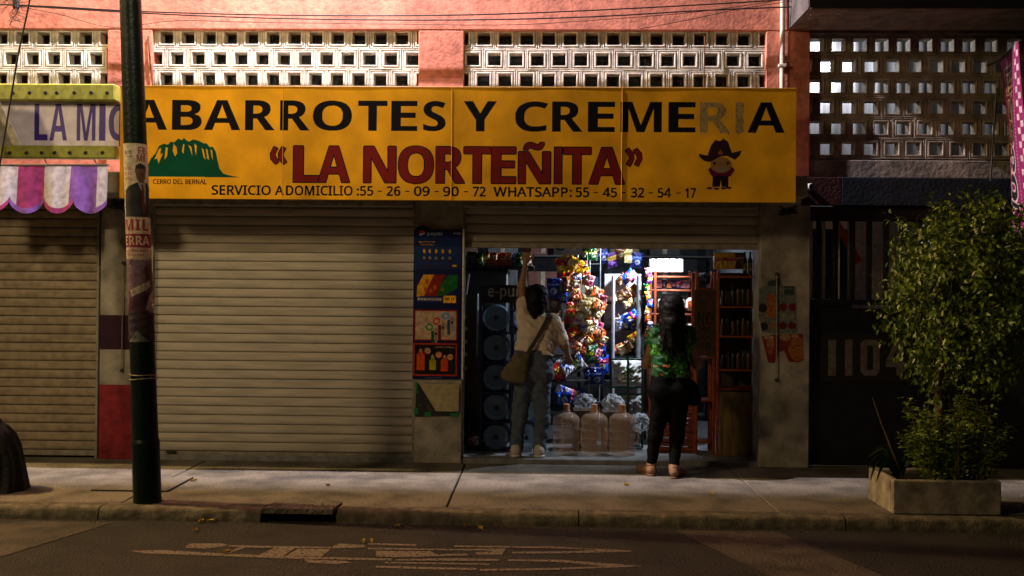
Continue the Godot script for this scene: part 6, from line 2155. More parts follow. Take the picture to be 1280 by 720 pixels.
# ---------------------------------------------------------------- people
# A smooth surface round tapered bones [a, b, radius a, radius b]; clips are [point, normal] half spaces kept below the plane.
func flesh(b: MB, bones: Array, cell: float, k: float, clips := [], wrinkle := 0.0, sd := 1) -> void:
	var lo := Vector3(1e9, 1e9, 1e9); var hi := -lo
	for q in bones:
		var r: float = maxf(q[2], q[3]) + 0.03
		lo = lo.min((q[0] as Vector3) - Vector3.ONE * r).min((q[1] as Vector3) - Vector3.ONE * r)
		hi = hi.max((q[0] as Vector3) + Vector3.ONE * r).max((q[1] as Vector3) + Vector3.ONE * r)
	var n := Vector3i(((hi - lo) / cell).ceil()) + Vector3i.ONE * 2
	var sx := 1; var sy := n.x; var sz := n.x * n.y
	var s := PackedFloat32Array(); s.resize(n.x * n.y * n.z)
	for q in bones:
		var a: Vector3 = q[0]; var e: Vector3 = q[1]; var ra: float = q[2]; var rb: float = q[3]
		var m := maxf(ra, rb) + 4.0 / k + cell
		var c0 := Vector3i(((a.min(e) - Vector3.ONE * m - lo) / cell).floor()).clamp(Vector3i.ZERO, n - Vector3i.ONE)
		var c1 := Vector3i(((a.max(e) + Vector3.ONE * m - lo) / cell).ceil()).clamp(Vector3i.ZERO, n - Vector3i.ONE)
		var ae := e - a
		var l2 := maxf(ae.length_squared(), 1e-9)
		for z in range(c0.z, c1.z + 1):
			for y in range(c0.y, c1.y + 1):
				var p := lo + Vector3(c0.x, y, z) * cell
				var i := c0.x + y * sy + z * sz
				for x in range(c0.x, c1.x + 1):
					var t := clampf((p - a).dot(ae) / l2, 0.0, 1.0)
					var d := p.distance_to(a + ae * t) - (ra + (rb - ra) * t)
					if d < m: s[i] += exp(-k * d)
					p.x += cell
					i += 1
	var f := FastNoiseLite.new(); f.seed = sd; f.frequency = 11.0; f.fractal_octaves = 3
	for i in s.size():
		var d := 1.0
		if s[i] > 1e-6:
			d = -log(s[i]) / k
			if d < 0.05:
				var x := i % sy; var y := (i / sy) % n.y; var z := i / sz
				var p := lo + Vector3(x, y, z) * cell
				if wrinkle > 0.0: d += wrinkle * f.get_noise_3d(p.x, p.y * 1.6 + p.x * 0.8, p.z)
				for c in clips: d = maxf(d, (p - (c[0] as Vector3)).dot(c[1]))
		s[i] = d
	var at_cell := {}
	var vs := PackedVector3Array()
	var off := [0, sx, sy, sx + sy, sz, sx + sz, sy + sz, sx + sy + sz]
	var cor := [Vector3(0, 0, 0), Vector3(1, 0, 0), Vector3(0, 1, 0), Vector3(1, 1, 0), Vector3(0, 0, 1), Vector3(1, 0, 1), Vector3(0, 1, 1), Vector3(1, 1, 1)]
	var eds := [[0, 1], [2, 3], [4, 5], [6, 7], [0, 2], [1, 3], [4, 6], [5, 7], [0, 4], [1, 5], [2, 6], [3, 7]]
	for z in n.z - 1:
		for y in n.y - 1:
			for x in n.x - 1:
				var i := x + y * sy + z * sz
				if s[i] > 0.5: continue
				var ins := 0
				for o in off:
					if s[i + o] < 0.0: ins += 1
				if ins == 0 or ins == 8: continue
				var sum := Vector3.ZERO; var cnt := 0
				for e in eds:
					var d0 := s[i + off[e[0]]]; var d1 := s[i + off[e[1]]]
					if (d0 < 0.0) != (d1 < 0.0):
						sum += (cor[e[0]] as Vector3).lerp(cor[e[1]], d0 / (d0 - d1)); cnt += 1
				at_cell[i] = vs.size()
				vs.append(lo + (Vector3(x, y, z) + sum / cnt) * cell)
	var tris := PackedInt32Array()
	for i in at_cell:
		for ax in 3:
			var st: int = [sx, sy, sz][ax]; var s1: int = [sy, sz, sx][ax]; var s2: int = [sz, sx, sy][ax]
			if (s[i] < 0.0) == (s[i + st] < 0.0): continue
			if not (at_cell.has(i - s1) and at_cell.has(i - s2) and at_cell.has(i - s1 - s2)): continue
			var q := [at_cell[i], at_cell[i - s1], at_cell[i - s1 - s2], at_cell[i - s2]]
			if s[i] < 0.0: q.reverse()
			for j in [0, 1, 2, 0, 2, 3]: tris.append(q[j])
	var ns := PackedVector3Array(); ns.resize(vs.size())
	for i in range(0, tris.size(), 3):
		var w := (vs[tris[i + 2]] - vs[tris[i]]).cross(vs[tris[i + 1]] - vs[tris[i]])
		for j in 3: ns[tris[i + j]] += w
	var k0 := b.v.size()
	for i in vs.size():
		b.v.append(vs[i] - b.o); b.n.append(ns[i].normalized()); b.c.append(Color.WHITE); b.t.append(Vector2.ZERO)
	for i in tris: b.ix.append(k0 + i)

func hand(b: MB, wrist: Vector3, fwd: Vector3, back: Vector3, side: float, curl: float) -> void:
	# five fingers of unequal length; back: the direction the back of the hand faces
	fwd = fwd.normalized()
	var ac := fwd.cross(back).normalized() * side
	back = ac.cross(fwd).normalized() * side
	var bones := [[wrist, wrist + fwd * 0.03, 0.021, 0.02]]
	for i in 4:
		var o := (i - 1.5) * 0.017
		var kn := wrist + fwd * (0.082 - absf(o) * 0.25) + ac * o
		bones.append([wrist + fwd * 0.02 + ac * o * 0.6, kn, 0.014, 0.0105])
		var ln: float = [0.062, 0.07, 0.066, 0.052][i]
		var p := kn; var d := fwd
		for sgm in 3:
			d = (d - back * curl * 0.55).normalized()
			var q: Vector3 = p + d * ln * [0.45, 0.32, 0.23][sgm]
			bones.append([p, q, 0.0092 - sgm * 0.001, 0.0085 - sgm * 0.001])
			p = q
	var tb := wrist + fwd * 0.022 - ac * 0.022
	var t1 := tb + (fwd * 0.6 - ac * 0.75 - back * 0.25).normalized() * 0.042
	var t2 := t1 + (fwd * 0.9 - ac * 0.3 - back * 0.35).normalized() * 0.03
	bones.append([tb, t1, 0.0125, 0.0105]); bones.append([t1, t2, 0.0095, 0.008])
	flesh(b, bones, 0.004, 260.0)

func head(b: MB, c: Vector3, f: Vector3) -> void:
	f = f.normalized()
	var r := f.cross(Vector3.UP).normalized(); var u := r.cross(f)
	var bones := [[c + u * 0.03 - f * 0.02, c + u * 0.025 + f * 0.02, 0.078, 0.075], [c + u * 0.0 + f * 0.03, c - u * 0.07 + f * 0.052, 0.062, 0.034],
		[c + f * 0.092 - u * 0.0, c + f * 0.108 - u * 0.03, 0.007, 0.012], [c + f * 0.088 - u * 0.055 - r * 0.014, c + f * 0.088 - u * 0.055 + r * 0.014, 0.008, 0.008]]
	for s in [-1.0, 1.0]:
		bones.append([c + r * s * 0.077 - f * 0.012 + u * 0.01, c + r * s * 0.08 - f * 0.006 - u * 0.03, 0.012, 0.008])
		bones.append([c + f * 0.084 + u * 0.018 + r * s * 0.02, c + f * 0.076 + u * 0.018 + r * s * 0.042, 0.008, 0.008])
	flesh(b, bones, 0.006, 160.0)

func eyes(p: Node3D, c: Vector3, f: Vector3) -> void:
	f = f.normalized()
	var r := f.cross(Vector3.UP).normalized(); var u := r.cross(f)
	for s in [-1.0, 1.0]:
		var b := mb(p)
		blob(b, c + f * 0.086 + r * s * 0.031, Vector3(0.012, 0.007, 0.008), 0.0, 1)
		put(b, "eye", M.eye, p)

func strands(b: MB, c: Vector3, f: Vector3, n: int, len_lo: float, len_hi: float, sd: int, spread: float, drift: Vector3) -> void:
	# hair falling from the crown, lock by lock
	var g := RandomNumberGenerator.new(); g.seed = sd
	f = f.normalized()
	var r := f.cross(Vector3.UP).normalized()
	for i in n:
		var a := g.randf_range(-2.25, 2.25)              # 0 is the back of the head
		var d := (-f * cos(a) + r * sin(a)).normalized()
		var l := g.randf_range(len_lo, len_hi) * (1.0 - 0.18 * absf(sin(a)))
		var pts := []; var rad := []
		var cr := c + Vector3.UP * 0.04
		for s in 9:
			var t := s / 8.0
			var ang := minf(t * 3.2, 1.0) * PI * 0.5
			var rr := 0.093 + g.randf() * 0.006
			var p: Vector3
			if t < 0.32: p = cr + d * rr * sin(ang) * 1.0 + Vector3.UP * (rr * cos(ang) * 0.9)
			else:
				var w := (t - 0.32) / 0.68
				p = cr + d * (rr * (1.0 - 0.12 * w) + spread * w) - Vector3.UP * l * w + drift * w + Vector3(sin(w * 7.0 + i), 0, cos(w * 6.0 + i * 2.0)) * 0.006 * w
				p += (-f) * 0.02 * w * absf(sin(a))
				# locks beside the face swing back onto the shoulders
				if absf(a) > 1.4: p += -f * 0.05 * w
			pts.append(p)
			rad.append(0.016 * (1.0 - 0.55 * t) + 0.002)
		b.tube(smooth(pts, 2), rad_ramp(0.011, 0.0035, pts.size() * 2), 5)

func rad_ramp(a: float, e: float, n: int) -> Array:
	var out := []
	for i in n: out.append(lerpf(a, e, i / float(n - 1)))
	return out

func people() -> void:
	mat("skin", lin(0.28, 0.145, 0.08), 0.55, "soft", 3.0)
	mat("eye", lin(0.02, 0.015, 0.012), 0.2)
	mat("hair", lin(0.006, 0.0052, 0.005), 0.5)
	M.hair.metallic_specular = 0.2
	mat("tee", lin(0.74, 0.61, 0.47), 0.9, "grain", 3.0)
	mat("jeans", lin(0.12, 0.145, 0.19), 0.9, "grain", 4.0, "", 0.0, "blotch", 2.0)
	mat("canvas_bag", lin(0.15, 0.12, 0.06), 0.85, "grain", 3.0)
	mat("strap", lin(0.035, 0.032, 0.022), 0.7)
	mat("trainer", lin(0.42, 0.37, 0.30), 0.7)
	mat("sole", lin(0.5, 0.47, 0.42), 0.7)
	mat("black_cloth", lin(0.006, 0.0058, 0.006), 0.8, "grain", 3.0)
	mat("sandal", lin(0.14, 0.07, 0.035), 0.6)
	M.black_cloth.metallic_specular = 0.12
	M.jeans.metallic_specular = 0.2
	woman_reaching()
	woman_waiting()

func woman_reaching() -> void:
	var z := -0.16
	var floor_y := 0.045
	var t := thing("person", "woman in beige shirt and grey jeans reaching up to the shutter", "person", Vector3(at(662, 578, z).x, floor_y, z), "customers")
	var P := func(u: float, v: float, dz := 0.0) -> Vector3: return at(u, v, z + dz)
	var hd: Vector3 = P.call(671, 374)
	var look := Vector3(0.05, 0.12, -1)
	# joints
	var neck: Vector3 = P.call(672, 393, 0.0)
	var shl: Vector3 = P.call(655, 398); var shr: Vector3 = P.call(691, 402)
	var chl: Vector3 = P.call(662, 414, -0.01); var chr: Vector3 = P.call(681, 415, -0.01)
	var wal: Vector3 = P.call(659, 441); var war: Vector3 = P.call(675, 441)
	var hpl: Vector3 = P.call(655, 464, 0.01); var hpr: Vector3 = P.call(677, 464, 0.01)
	var kl: Vector3 = P.call(649, 522, -0.03); var kr: Vector3 = P.call(678, 522, -0.03)
	var al: Vector3 = P.call(645, 567); var ar: Vector3 = P.call(674, 567)
	var ell: Vector3 = P.call(653, 357, -0.02); var wrl: Vector3 = P.call(657, 328, 0.0)
	var elr: Vector3 = P.call(705, 431, -0.06); var wrr: Vector3 = P.call(711, 447, -0.22)
	# body
	var b := mb(t)
	var torso := [[chl, chr, 0.078, 0.078], [shl, shr, 0.042, 0.042], [chl, wal, 0.076, 0.072], [chr, war, 0.076, 0.072], [wal, hpl, 0.076, 0.08], [war, hpr, 0.076, 0.08], [neck + Vector3(0, -0.06, 0), hd, 0.05, 0.045]]
	var legs := [[hpl, hpl, 0.086, 0.086], [hpr, hpr, 0.086, 0.086], [hpl, kl, 0.075, 0.05], [kl, al, 0.05, 0.035], [hpr, kr, 0.075, 0.05], [kr, ar, 0.05, 0.035]]
	var feet := [[al + Vector3(0, -0.035, 0.035), al + Vector3(-0.02, -0.045, -0.13), 0.032, 0.026], [ar + Vector3(0, -0.035, 0.035), ar + Vector3(0.025, -0.045, -0.13), 0.032, 0.026], [al, al + Vector3(0, -0.03, 0.0), 0.035, 0.032], [ar, ar + Vector3(0, -0.03, 0.0), 0.035, 0.032]]
	var arms := [[shl, ell, 0.046, 0.036], [ell, wrl, 0.036, 0.023], [shr, elr, 0.046, 0.036], [elr, wrr, 0.036, 0.023]]
	flesh(b, torso + legs + arms + feet, 0.012, 55.0)
	head(b, hd, look)
	hand(b, wrl, Vector3(0.1, 1, 0.25), Vector3(-0.1, 0.2, 1), -1.0, 0.45)
	hand(b, wrr, Vector3(0.05, -0.3, -1), Vector3(0.4, 1, 0), 1.0, 0.6)
	var body := put(b, "body", M.skin, t)
	eyes(t, hd, look)
	# clothes
	b = mb(t)
	var hem: Vector3 = P.call(668, 441)
	var tee := [[chl, chr, 0.1, 0.1], [shl, shr, 0.058, 0.058], [chl, wal + Vector3(-0.02, -0.06, 0), 0.098, 0.108], [chr, war + Vector3(0.03, -0.07, 0), 0.098, 0.108],
		[shl, shl.lerp(ell, 0.5), 0.064, 0.06], [shr, shr.lerp(elr, 0.75), 0.066, 0.062], [neck + Vector3(0, -0.05, 0), neck + Vector3(0, -0.01, 0), 0.06, 0.056]]
	flesh(b, tee, 0.011, 70.0, [[hem, Vector3(-0.14, -1, 0).normalized()]], 0.016, 5)
	put(b, "shirt", M.tee, t)
	b = mb(t)
	var jn := [[hpl, hpr, 0.104, 0.104], [wal + Vector3(0, 0.03, 0), hpl, 0.098, 0.11], [war + Vector3(0, 0.03, 0), hpr, 0.098, 0.11], [hpl + Vector3(0.01, -0.04, 0), kl, 0.094, 0.066], [kl, al + Vector3(0, 0.0, 0), 0.066, 0.056], [hpr + Vector3(-0.01, -0.04, 0), kr, 0.094, 0.066], [kr, ar, 0.066, 0.056]]
	flesh(b, jn, 0.012, 90.0, [[P.call(660, 437), Vector3(0, 1, 0)], [P.call(660, 566), Vector3(0, -1, 0)]], 0.018, 6)
	put(b, "jeans", M.jeans, t)
	b = mb(t)
	var hr := [[hd + Vector3(0, 0.035, 0.02), hd + Vector3(0, 0.0, 0.03), 0.098, 0.096], [hd + Vector3(0, 0.0, 0.035), hd + Vector3(0, -0.08, 0.045), 0.09, 0.075], [hd + Vector3(0.0, -0.07, 0.05), hd + Vector3(-0.015, -0.16, 0.06), 0.045, 0.02], [hd + Vector3(-0.06, 0, 0.0), hd + Vector3(-0.055, -0.07, 0.01), 0.04, 0.03], [hd + Vector3(0.06, 0, 0.0), hd + Vector3(0.055, -0.07, 0.01), 0.04, 0.03]]
	flesh(b, hr, 0.01, 90.0, [[hd + look.normalized() * 0.045, look.normalized()]], 0.012, 7)
	strands(b, hd, look, 110, 0.09, 0.17, 5, -0.012, Vector3.ZERO)
	put(b, "hair", M.hair, t)
	for q in [[al, -0.02], [ar, 0.025]]:
		b = mb(t)
		var a: Vector3 = q[0]
		flesh(b, [[Vector3(a.x, floor_y + 0.045, a.z + 0.035), Vector3(a.x + q[1], floor_y + 0.04, a.z - 0.13), 0.046, 0.037], [Vector3(a.x, floor_y + 0.07, a.z + 0.025), Vector3(a.x, floor_y + 0.085, a.z + 0.02), 0.044, 0.042]], 0.008, 120.0, [[Vector3(0, floor_y + 0.012, 0), Vector3(0, -1, 0)]])
		var sh := put(b, "shoe", M.trainer, t)
		b = mb(t)
		flesh(b, [[Vector3(a.x, floor_y + 0.02, a.z + 0.035), Vector3(a.x + q[1], floor_y + 0.02, a.z - 0.13), 0.05, 0.041]], 0.007, 150.0, [[Vector3(0, floor_y + 0.001, 0), Vector3(0, -1, 0)], [Vector3(0, floor_y + 0.024, 0), Vector3(0, 1, 0)]])
		put(b, "sole", M.sole, sh)
	# shoulder bag
	var bg := thing("shoulder_bag", "olive canvas bag on a dark strap across the beige shirt", "bag", P.call(645, 460, 0.1))
	b = mb(bg)
	var bc: Vector3 = P.call(645, 459, 0.13)
	flesh(b, [[bc + Vector3(-0.08, -0.075, 0), bc + Vector3(0.05, -0.09, 0), 0.042, 0.045], [bc + Vector3(-0.08, -0.06, 0), bc + Vector3(0.02, 0.10, -0.02), 0.045, 0.035], [bc + Vector3(0.04, -0.08, 0), bc + Vector3(0.09, 0.09, -0.02), 0.045, 0.035], [bc + Vector3(-0.02, -0.08, 0), bc + Vector3(0.04, 0.06, 0), 0.05, 0.04]], 0.01, 70.0, [], 0.012, 9)
	put(b, "pouch", M.canvas_bag, bg)
	b = mb(bg)
	var sp: Array = smooth([P.call(686, 391, 0.05), P.call(684, 399, 0.10), P.call(674, 418, 0.122), P.call(662, 438, 0.125), P.call(653, 452, 0.13)], 5)
	for i in sp.size() - 1:
		var p: Vector3 = sp[i]; var q: Vector3 = sp[i + 1]
		var d := (q - p).normalized(); var w := d.cross(Vector3.BACK).normalized()
		b.bbox((p + q) * 0.5, Vector3(0.036, p.distance_to(q) + 0.004, 0.004), 0.001, Basis(w, d, w.cross(d)))
	put(b, "strap", M.strap, bg)

func woman_waiting() -> void:
	var z := 0.5
	var t := thing("person", "woman with long black hair in green floral blouse and black trousers", "person", Vector3(at(832, 596, 0.55).x, 0.0, 0.53), "customers")
	var P := func(u: float, v: float, dz := 0.0) -> Vector3: return at(u, v, z + dz)
	var hd: Vector3 = P.call(839, 386.5, 0.02)
	var look := Vector3(-0.12, -0.12, -1)
	var neck: Vector3 = P.call(839, 406)
	var shl: Vector3 = P.call(819, 417); var shr: Vector3 = P.call(859, 417)
	var chl: Vector3 = P.call(829, 430, -0.01); var chr: Vector3 = P.call(850, 430, -0.01)
	var wal: Vector3 = P.call(830, 462); var war: Vector3 = P.call(848, 462)
	var hpl: Vector3 = P.call(827, 488, 0.01); var hpr: Vector3 = P.call(850, 488, 0.01)
	var kl: Vector3 = P.call(819, 545, -0.02); var kr: Vector3 = P.call(846, 545, -0.02)
	var al := down(812, 585, 0.075); var ar := down(843, 592, 0.075)
	al = Vector3(at(814, 580, 0.45).x, 0.085, 0.46); ar = Vector3(at(842, 586, 0.55).x, 0.085, 0.56)
	var ell: Vector3 = P.call(808, 455, -0.06); var wrl: Vector3 = P.call(818, 444, -0.27)
	var elr: Vector3 = P.call(872, 456, -0.05); var wrr: Vector3 = P.call(862, 447, -0.27)
	var b := mb(t)
	var torso := [[chl, chr, 0.078, 0.078], [shl, shr, 0.042, 0.042], [chl, wal, 0.082, 0.066], [chr, war, 0.082, 0.066], [wal, hpl, 0.068, 0.07], [war, hpr, 0.068, 0.07], [neck + Vector3(0, -0.06, 0), hd, 0.048, 0.044]]
	var legs := [[hpl, hpr, 0.072, 0.072], [hpl, kl, 0.066, 0.042], [kl, al, 0.042, 0.03], [hpr, kr, 0.066, 0.042], [kr, ar, 0.042, 0.03]]
	var feet := []
	for q in [[al, -0.05], [ar, 0.05]]:
		var a: Vector3 = q[0]
		feet.append([Vector3(a.x, 0.042, a.z + 0.03), Vector3(a.x + q[1] * 1.2, 0.035, a.z - 0.12), 0.026, 0.022])
		feet.append([a, Vector3(a.x, 0.045, a.z + 0.02), 0.03, 0.027])
		for k in 5:
			var o := (k - 2) * 0.013
			feet.append([Vector3(a.x + q[1] * 1.2 + o, 0.03, a.z - 0.12), Vector3(a.x + q[1] * 1.4 + o * 1.15, 0.026, a.z - 0.165 + absf(k - 1.5) * 0.006), 0.011, 0.009])
	var arms := [[shl, ell, 0.044, 0.035], [ell, wrl, 0.035, 0.022], [shr, elr, 0.044, 0.035], [elr, wrr, 0.035, 0.022]]
	flesh(b, torso + legs + arms + feet, 0.012, 60.0)
	head(b, hd, look)
	hand(b, wrl, Vector3(0.3, 0.2, -1), Vector3(-1, 0.2, 0), 1.0, 0.6)
	hand(b, wrr, Vector3(-0.3, 0.2, -1), Vector3(1, 0.2, 0), -1.0, 0.6)
	put(b, "body", M.skin, t)
	eyes(t, hd, look)
	# blouse with a leaf and flower print
	var im := blank(256, 256, Color(0.02, 0.17, 0.06))
	var g := RandomNumberGenerator.new(); g.seed = 19
	for k in 90:
		var c := Vector2(g.randf() * 256, g.randf() * 256); var a := g.randf() * TAU; var l := g.randf_range(14, 34)
		var d := Vector2.from_angle(a); var w := d.orthogonal() * l * 0.22
		var col: Color = [Color(0.06, 0.42, 0.12), Color(0.02, 0.28, 0.16), Color(0.30, 0.52, 0.12), Color(0.55, 0.12, 0.10), Color(0.62, 0.28, 0.16), Color(0.01, 0.08, 0.05)][k % 6 if k % 3 else (k / 3) % 3]
		fill_poly(im, [c - d * l * 0.5, c + w, c + d * l * 0.5, c - w], col)
	im.adjust_bcs(1.5, 1.0, 1.1)
	var fl := printed("floral", im, 0.75)
	fl.texture_repeat = true
	fl.uv1_triplanar = true
	fl.uv1_world_triplanar = true
	fl.uv1_scale = Vector3.ONE * 2.6
	b = mb(t)
	var bl := [[chl, chr, 0.106, 0.106], [shl, shr, 0.06, 0.06], [chl, wal + Vector3(-0.005, -0.05, 0), 0.102, 0.1], [chr, war + Vector3(0.005, -0.05, 0), 0.102, 0.1], [shl, shl.lerp(ell, 0.2), 0.062, 0.058], [shr, shr.lerp(elr, 0.2), 0.062, 0.058], [neck + Vector3(0, -0.05, 0), neck + Vector3(0, -0.02, 0), 0.06, 0.054]]
	flesh(b, bl, 0.011, 75.0, [[P.call(838, 471.5), Vector3(0, -1, 0)]], 0.020, 15)
	put(b, "blouse", fl, t)
	b = mb(t)
	var tr := [[hpl, hpr, 0.102, 0.102], [wal, hpl, 0.09, 0.104], [war, hpr, 0.09, 0.104], [hpl + Vector3(0.01, -0.04, 0), kl, 0.093, 0.059], [kl, al, 0.059, 0.04], [hpr + Vector3(-0.01, -0.04, 0), kr, 0.093, 0.059], [kr, ar, 0.059, 0.04]]
	flesh(b, tr, 0.012, 90.0, [[P.call(838, 466), Vector3(0, 1, 0)], [Vector3(0, 0.085, 0), Vector3(0, -1, 0)]], 0.009, 16)
	put(b, "trousers", M.black_cloth, t)
	b = mb(t)
	var hr := [[hd + Vector3(0, 0.035, 0.015), hd + Vector3(0, 0.0, 0.03), 0.1, 0.1], [hd + Vector3(0, 0.0, 0.035), hd + Vector3(0.005, -0.12, 0.055), 0.095, 0.095], [hd + Vector3(0.0, -0.12, 0.06), hd + Vector3(0.0, -0.30, 0.085), 0.088, 0.06], [hd + Vector3(-0.05, -0.05, 0.03), hd + Vector3(-0.07, -0.26, 0.075), 0.05, 0.03], [hd + Vector3(0.05, -0.05, 0.03), hd + Vector3(0.075, -0.24, 0.07), 0.05, 0.035]]
	flesh(b, hr, 0.01, 80.0, [[hd + look.normalized() * 0.05, look.normalized()]], 0.012, 17)
	strands(b, hd + Vector3(0, 0, 0.01), look, 230, 0.28, 0.48, 25, 0.0, Vector3(0, 0, 0.03))
	put(b, "hair", M.hair, t)
	for q in [[al, -0.05], [ar, 0.05]]:
		var a: Vector3 = q[0]
		b = mb(t)
		flesh(b, [[Vector3(a.x, 0.012, a.z + 0.035), Vector3(a.x + q[1] * 1.25, 0.012, a.z - 0.14), 0.034, 0.04]], 0.007, 150.0, [[Vector3(0, 0.001, 0), Vector3(0, -1, 0)], [Vector3(0, 0.016, 0), Vector3(0, 1, 0)]])
		var so := put(b, "sandal", M.sandal, t)
		for e in [[0.03, 0.05, 0.036, 0.04], [0.015, 0.085, 0.038, 0.04], [-0.09, 0.035, 0.036, 0.034]]:
			b = mb(t)
			var pts := []
			var cx: float = a.x + q[1] * 1.2 * clampf((0.03 - e[0]) / 0.15, 0, 1)
			for k in 17:
				var an := TAU * k / 16.0
				if e[1] < 0.04: pts.append(Vector3(cx + cos(an) * e[2], 0.036 + sin(an) * 0.028, a.z + e[0]))
				else: pts.append(Vector3(cx + cos(an) * e[2], e[1] + 0.006 * sin(an), a.z + 0.004 + sin(an) * e[3]))
			b.tube(pts, [0.005], 6, false)
			put(b, "strap", M.sandal, so)
	# dark bag at her right hip
	var bg := thing("hip_bag", "black bag hanging at the right hip of the woman in green", "bag", P.call(865, 495, 0.0))
	b = mb(bg)
	var bc: Vector3 = P.call(864, 489, -0.02)
	flesh(b, [[bc + Vector3(-0.01, 0.06, 0.05), bc + Vector3(0.015, -0.06, 0.05), 0.04, 0.05], [bc + Vector3(-0.01, 0.06, -0.07), bc + Vector3(0.015, -0.06, -0.07), 0.04, 0.05], [bc + Vector3(0.01, -0.05, 0.04), bc + Vector3(0.01, -0.05, -0.06), 0.05, 0.05], [bc + Vector3(0, 0.03, 0.04), bc + Vector3(0, 0.03, -0.06), 0.042, 0.042]], 0.01, 70.0, [], 0.01, 21)
	put(b, "pouch", M.black_cloth, bg)
	b = mb(bg)
	b.tube(smooth([bc + Vector3(-0.01, 0.08, 0.03), P.call(860, 455, 0.09), P.call(851, 425, 0.115), P.call(846, 411, 0.05), P.call(848, 411, -0.04)], 5), [0.008], 6)
	put(b, "strap", M.black_cloth, bg)


# ---------------------------------------------------------------- planter and plants
func leaf(b: MB, p: Vector3, dir: Vector3, nrm: Vector3, l: float, w: float, col: Color) -> void:
	# a folded leaf blade of four triangles
	dir = dir.normalized()
	var s := dir.cross(nrm).normalized()
	var n := s.cross(dir).normalized()
	var k := b.v.size()
	var mid := p + dir * l * 0.45
	var pts := [p, mid + s * w * 0.5 + n * w * 0.14, mid - n * w * 0.05, mid - s * w * 0.5 + n * w * 0.14, p + dir * l - n * l * 0.12]
	var nn := [n, (n - s * 0.3).normalized(), n, (n + s * 0.3).normalized(), n]
	for i in 5:
		b.v.append((pts[i] as Vector3) - b.o); b.n.append(nn[i]); b.c.append(col); b.t.append(Vector2.ZERO)
	for i in [0, 2, 1, 1, 2, 4, 0, 3, 2, 3, 4, 2]: b.ix.append(k + i)

func leaf_mat(key: String, c: Color, rough: float) -> void:
	var m := StandardMaterial3D.new()
	m.resource_name = key
	m.albedo_color = Color.WHITE
	m.vertex_color_use_as_albedo = true
	m.roughness = rough
	m.backlight_enabled = true
	m.backlight = c
	M[key] = m

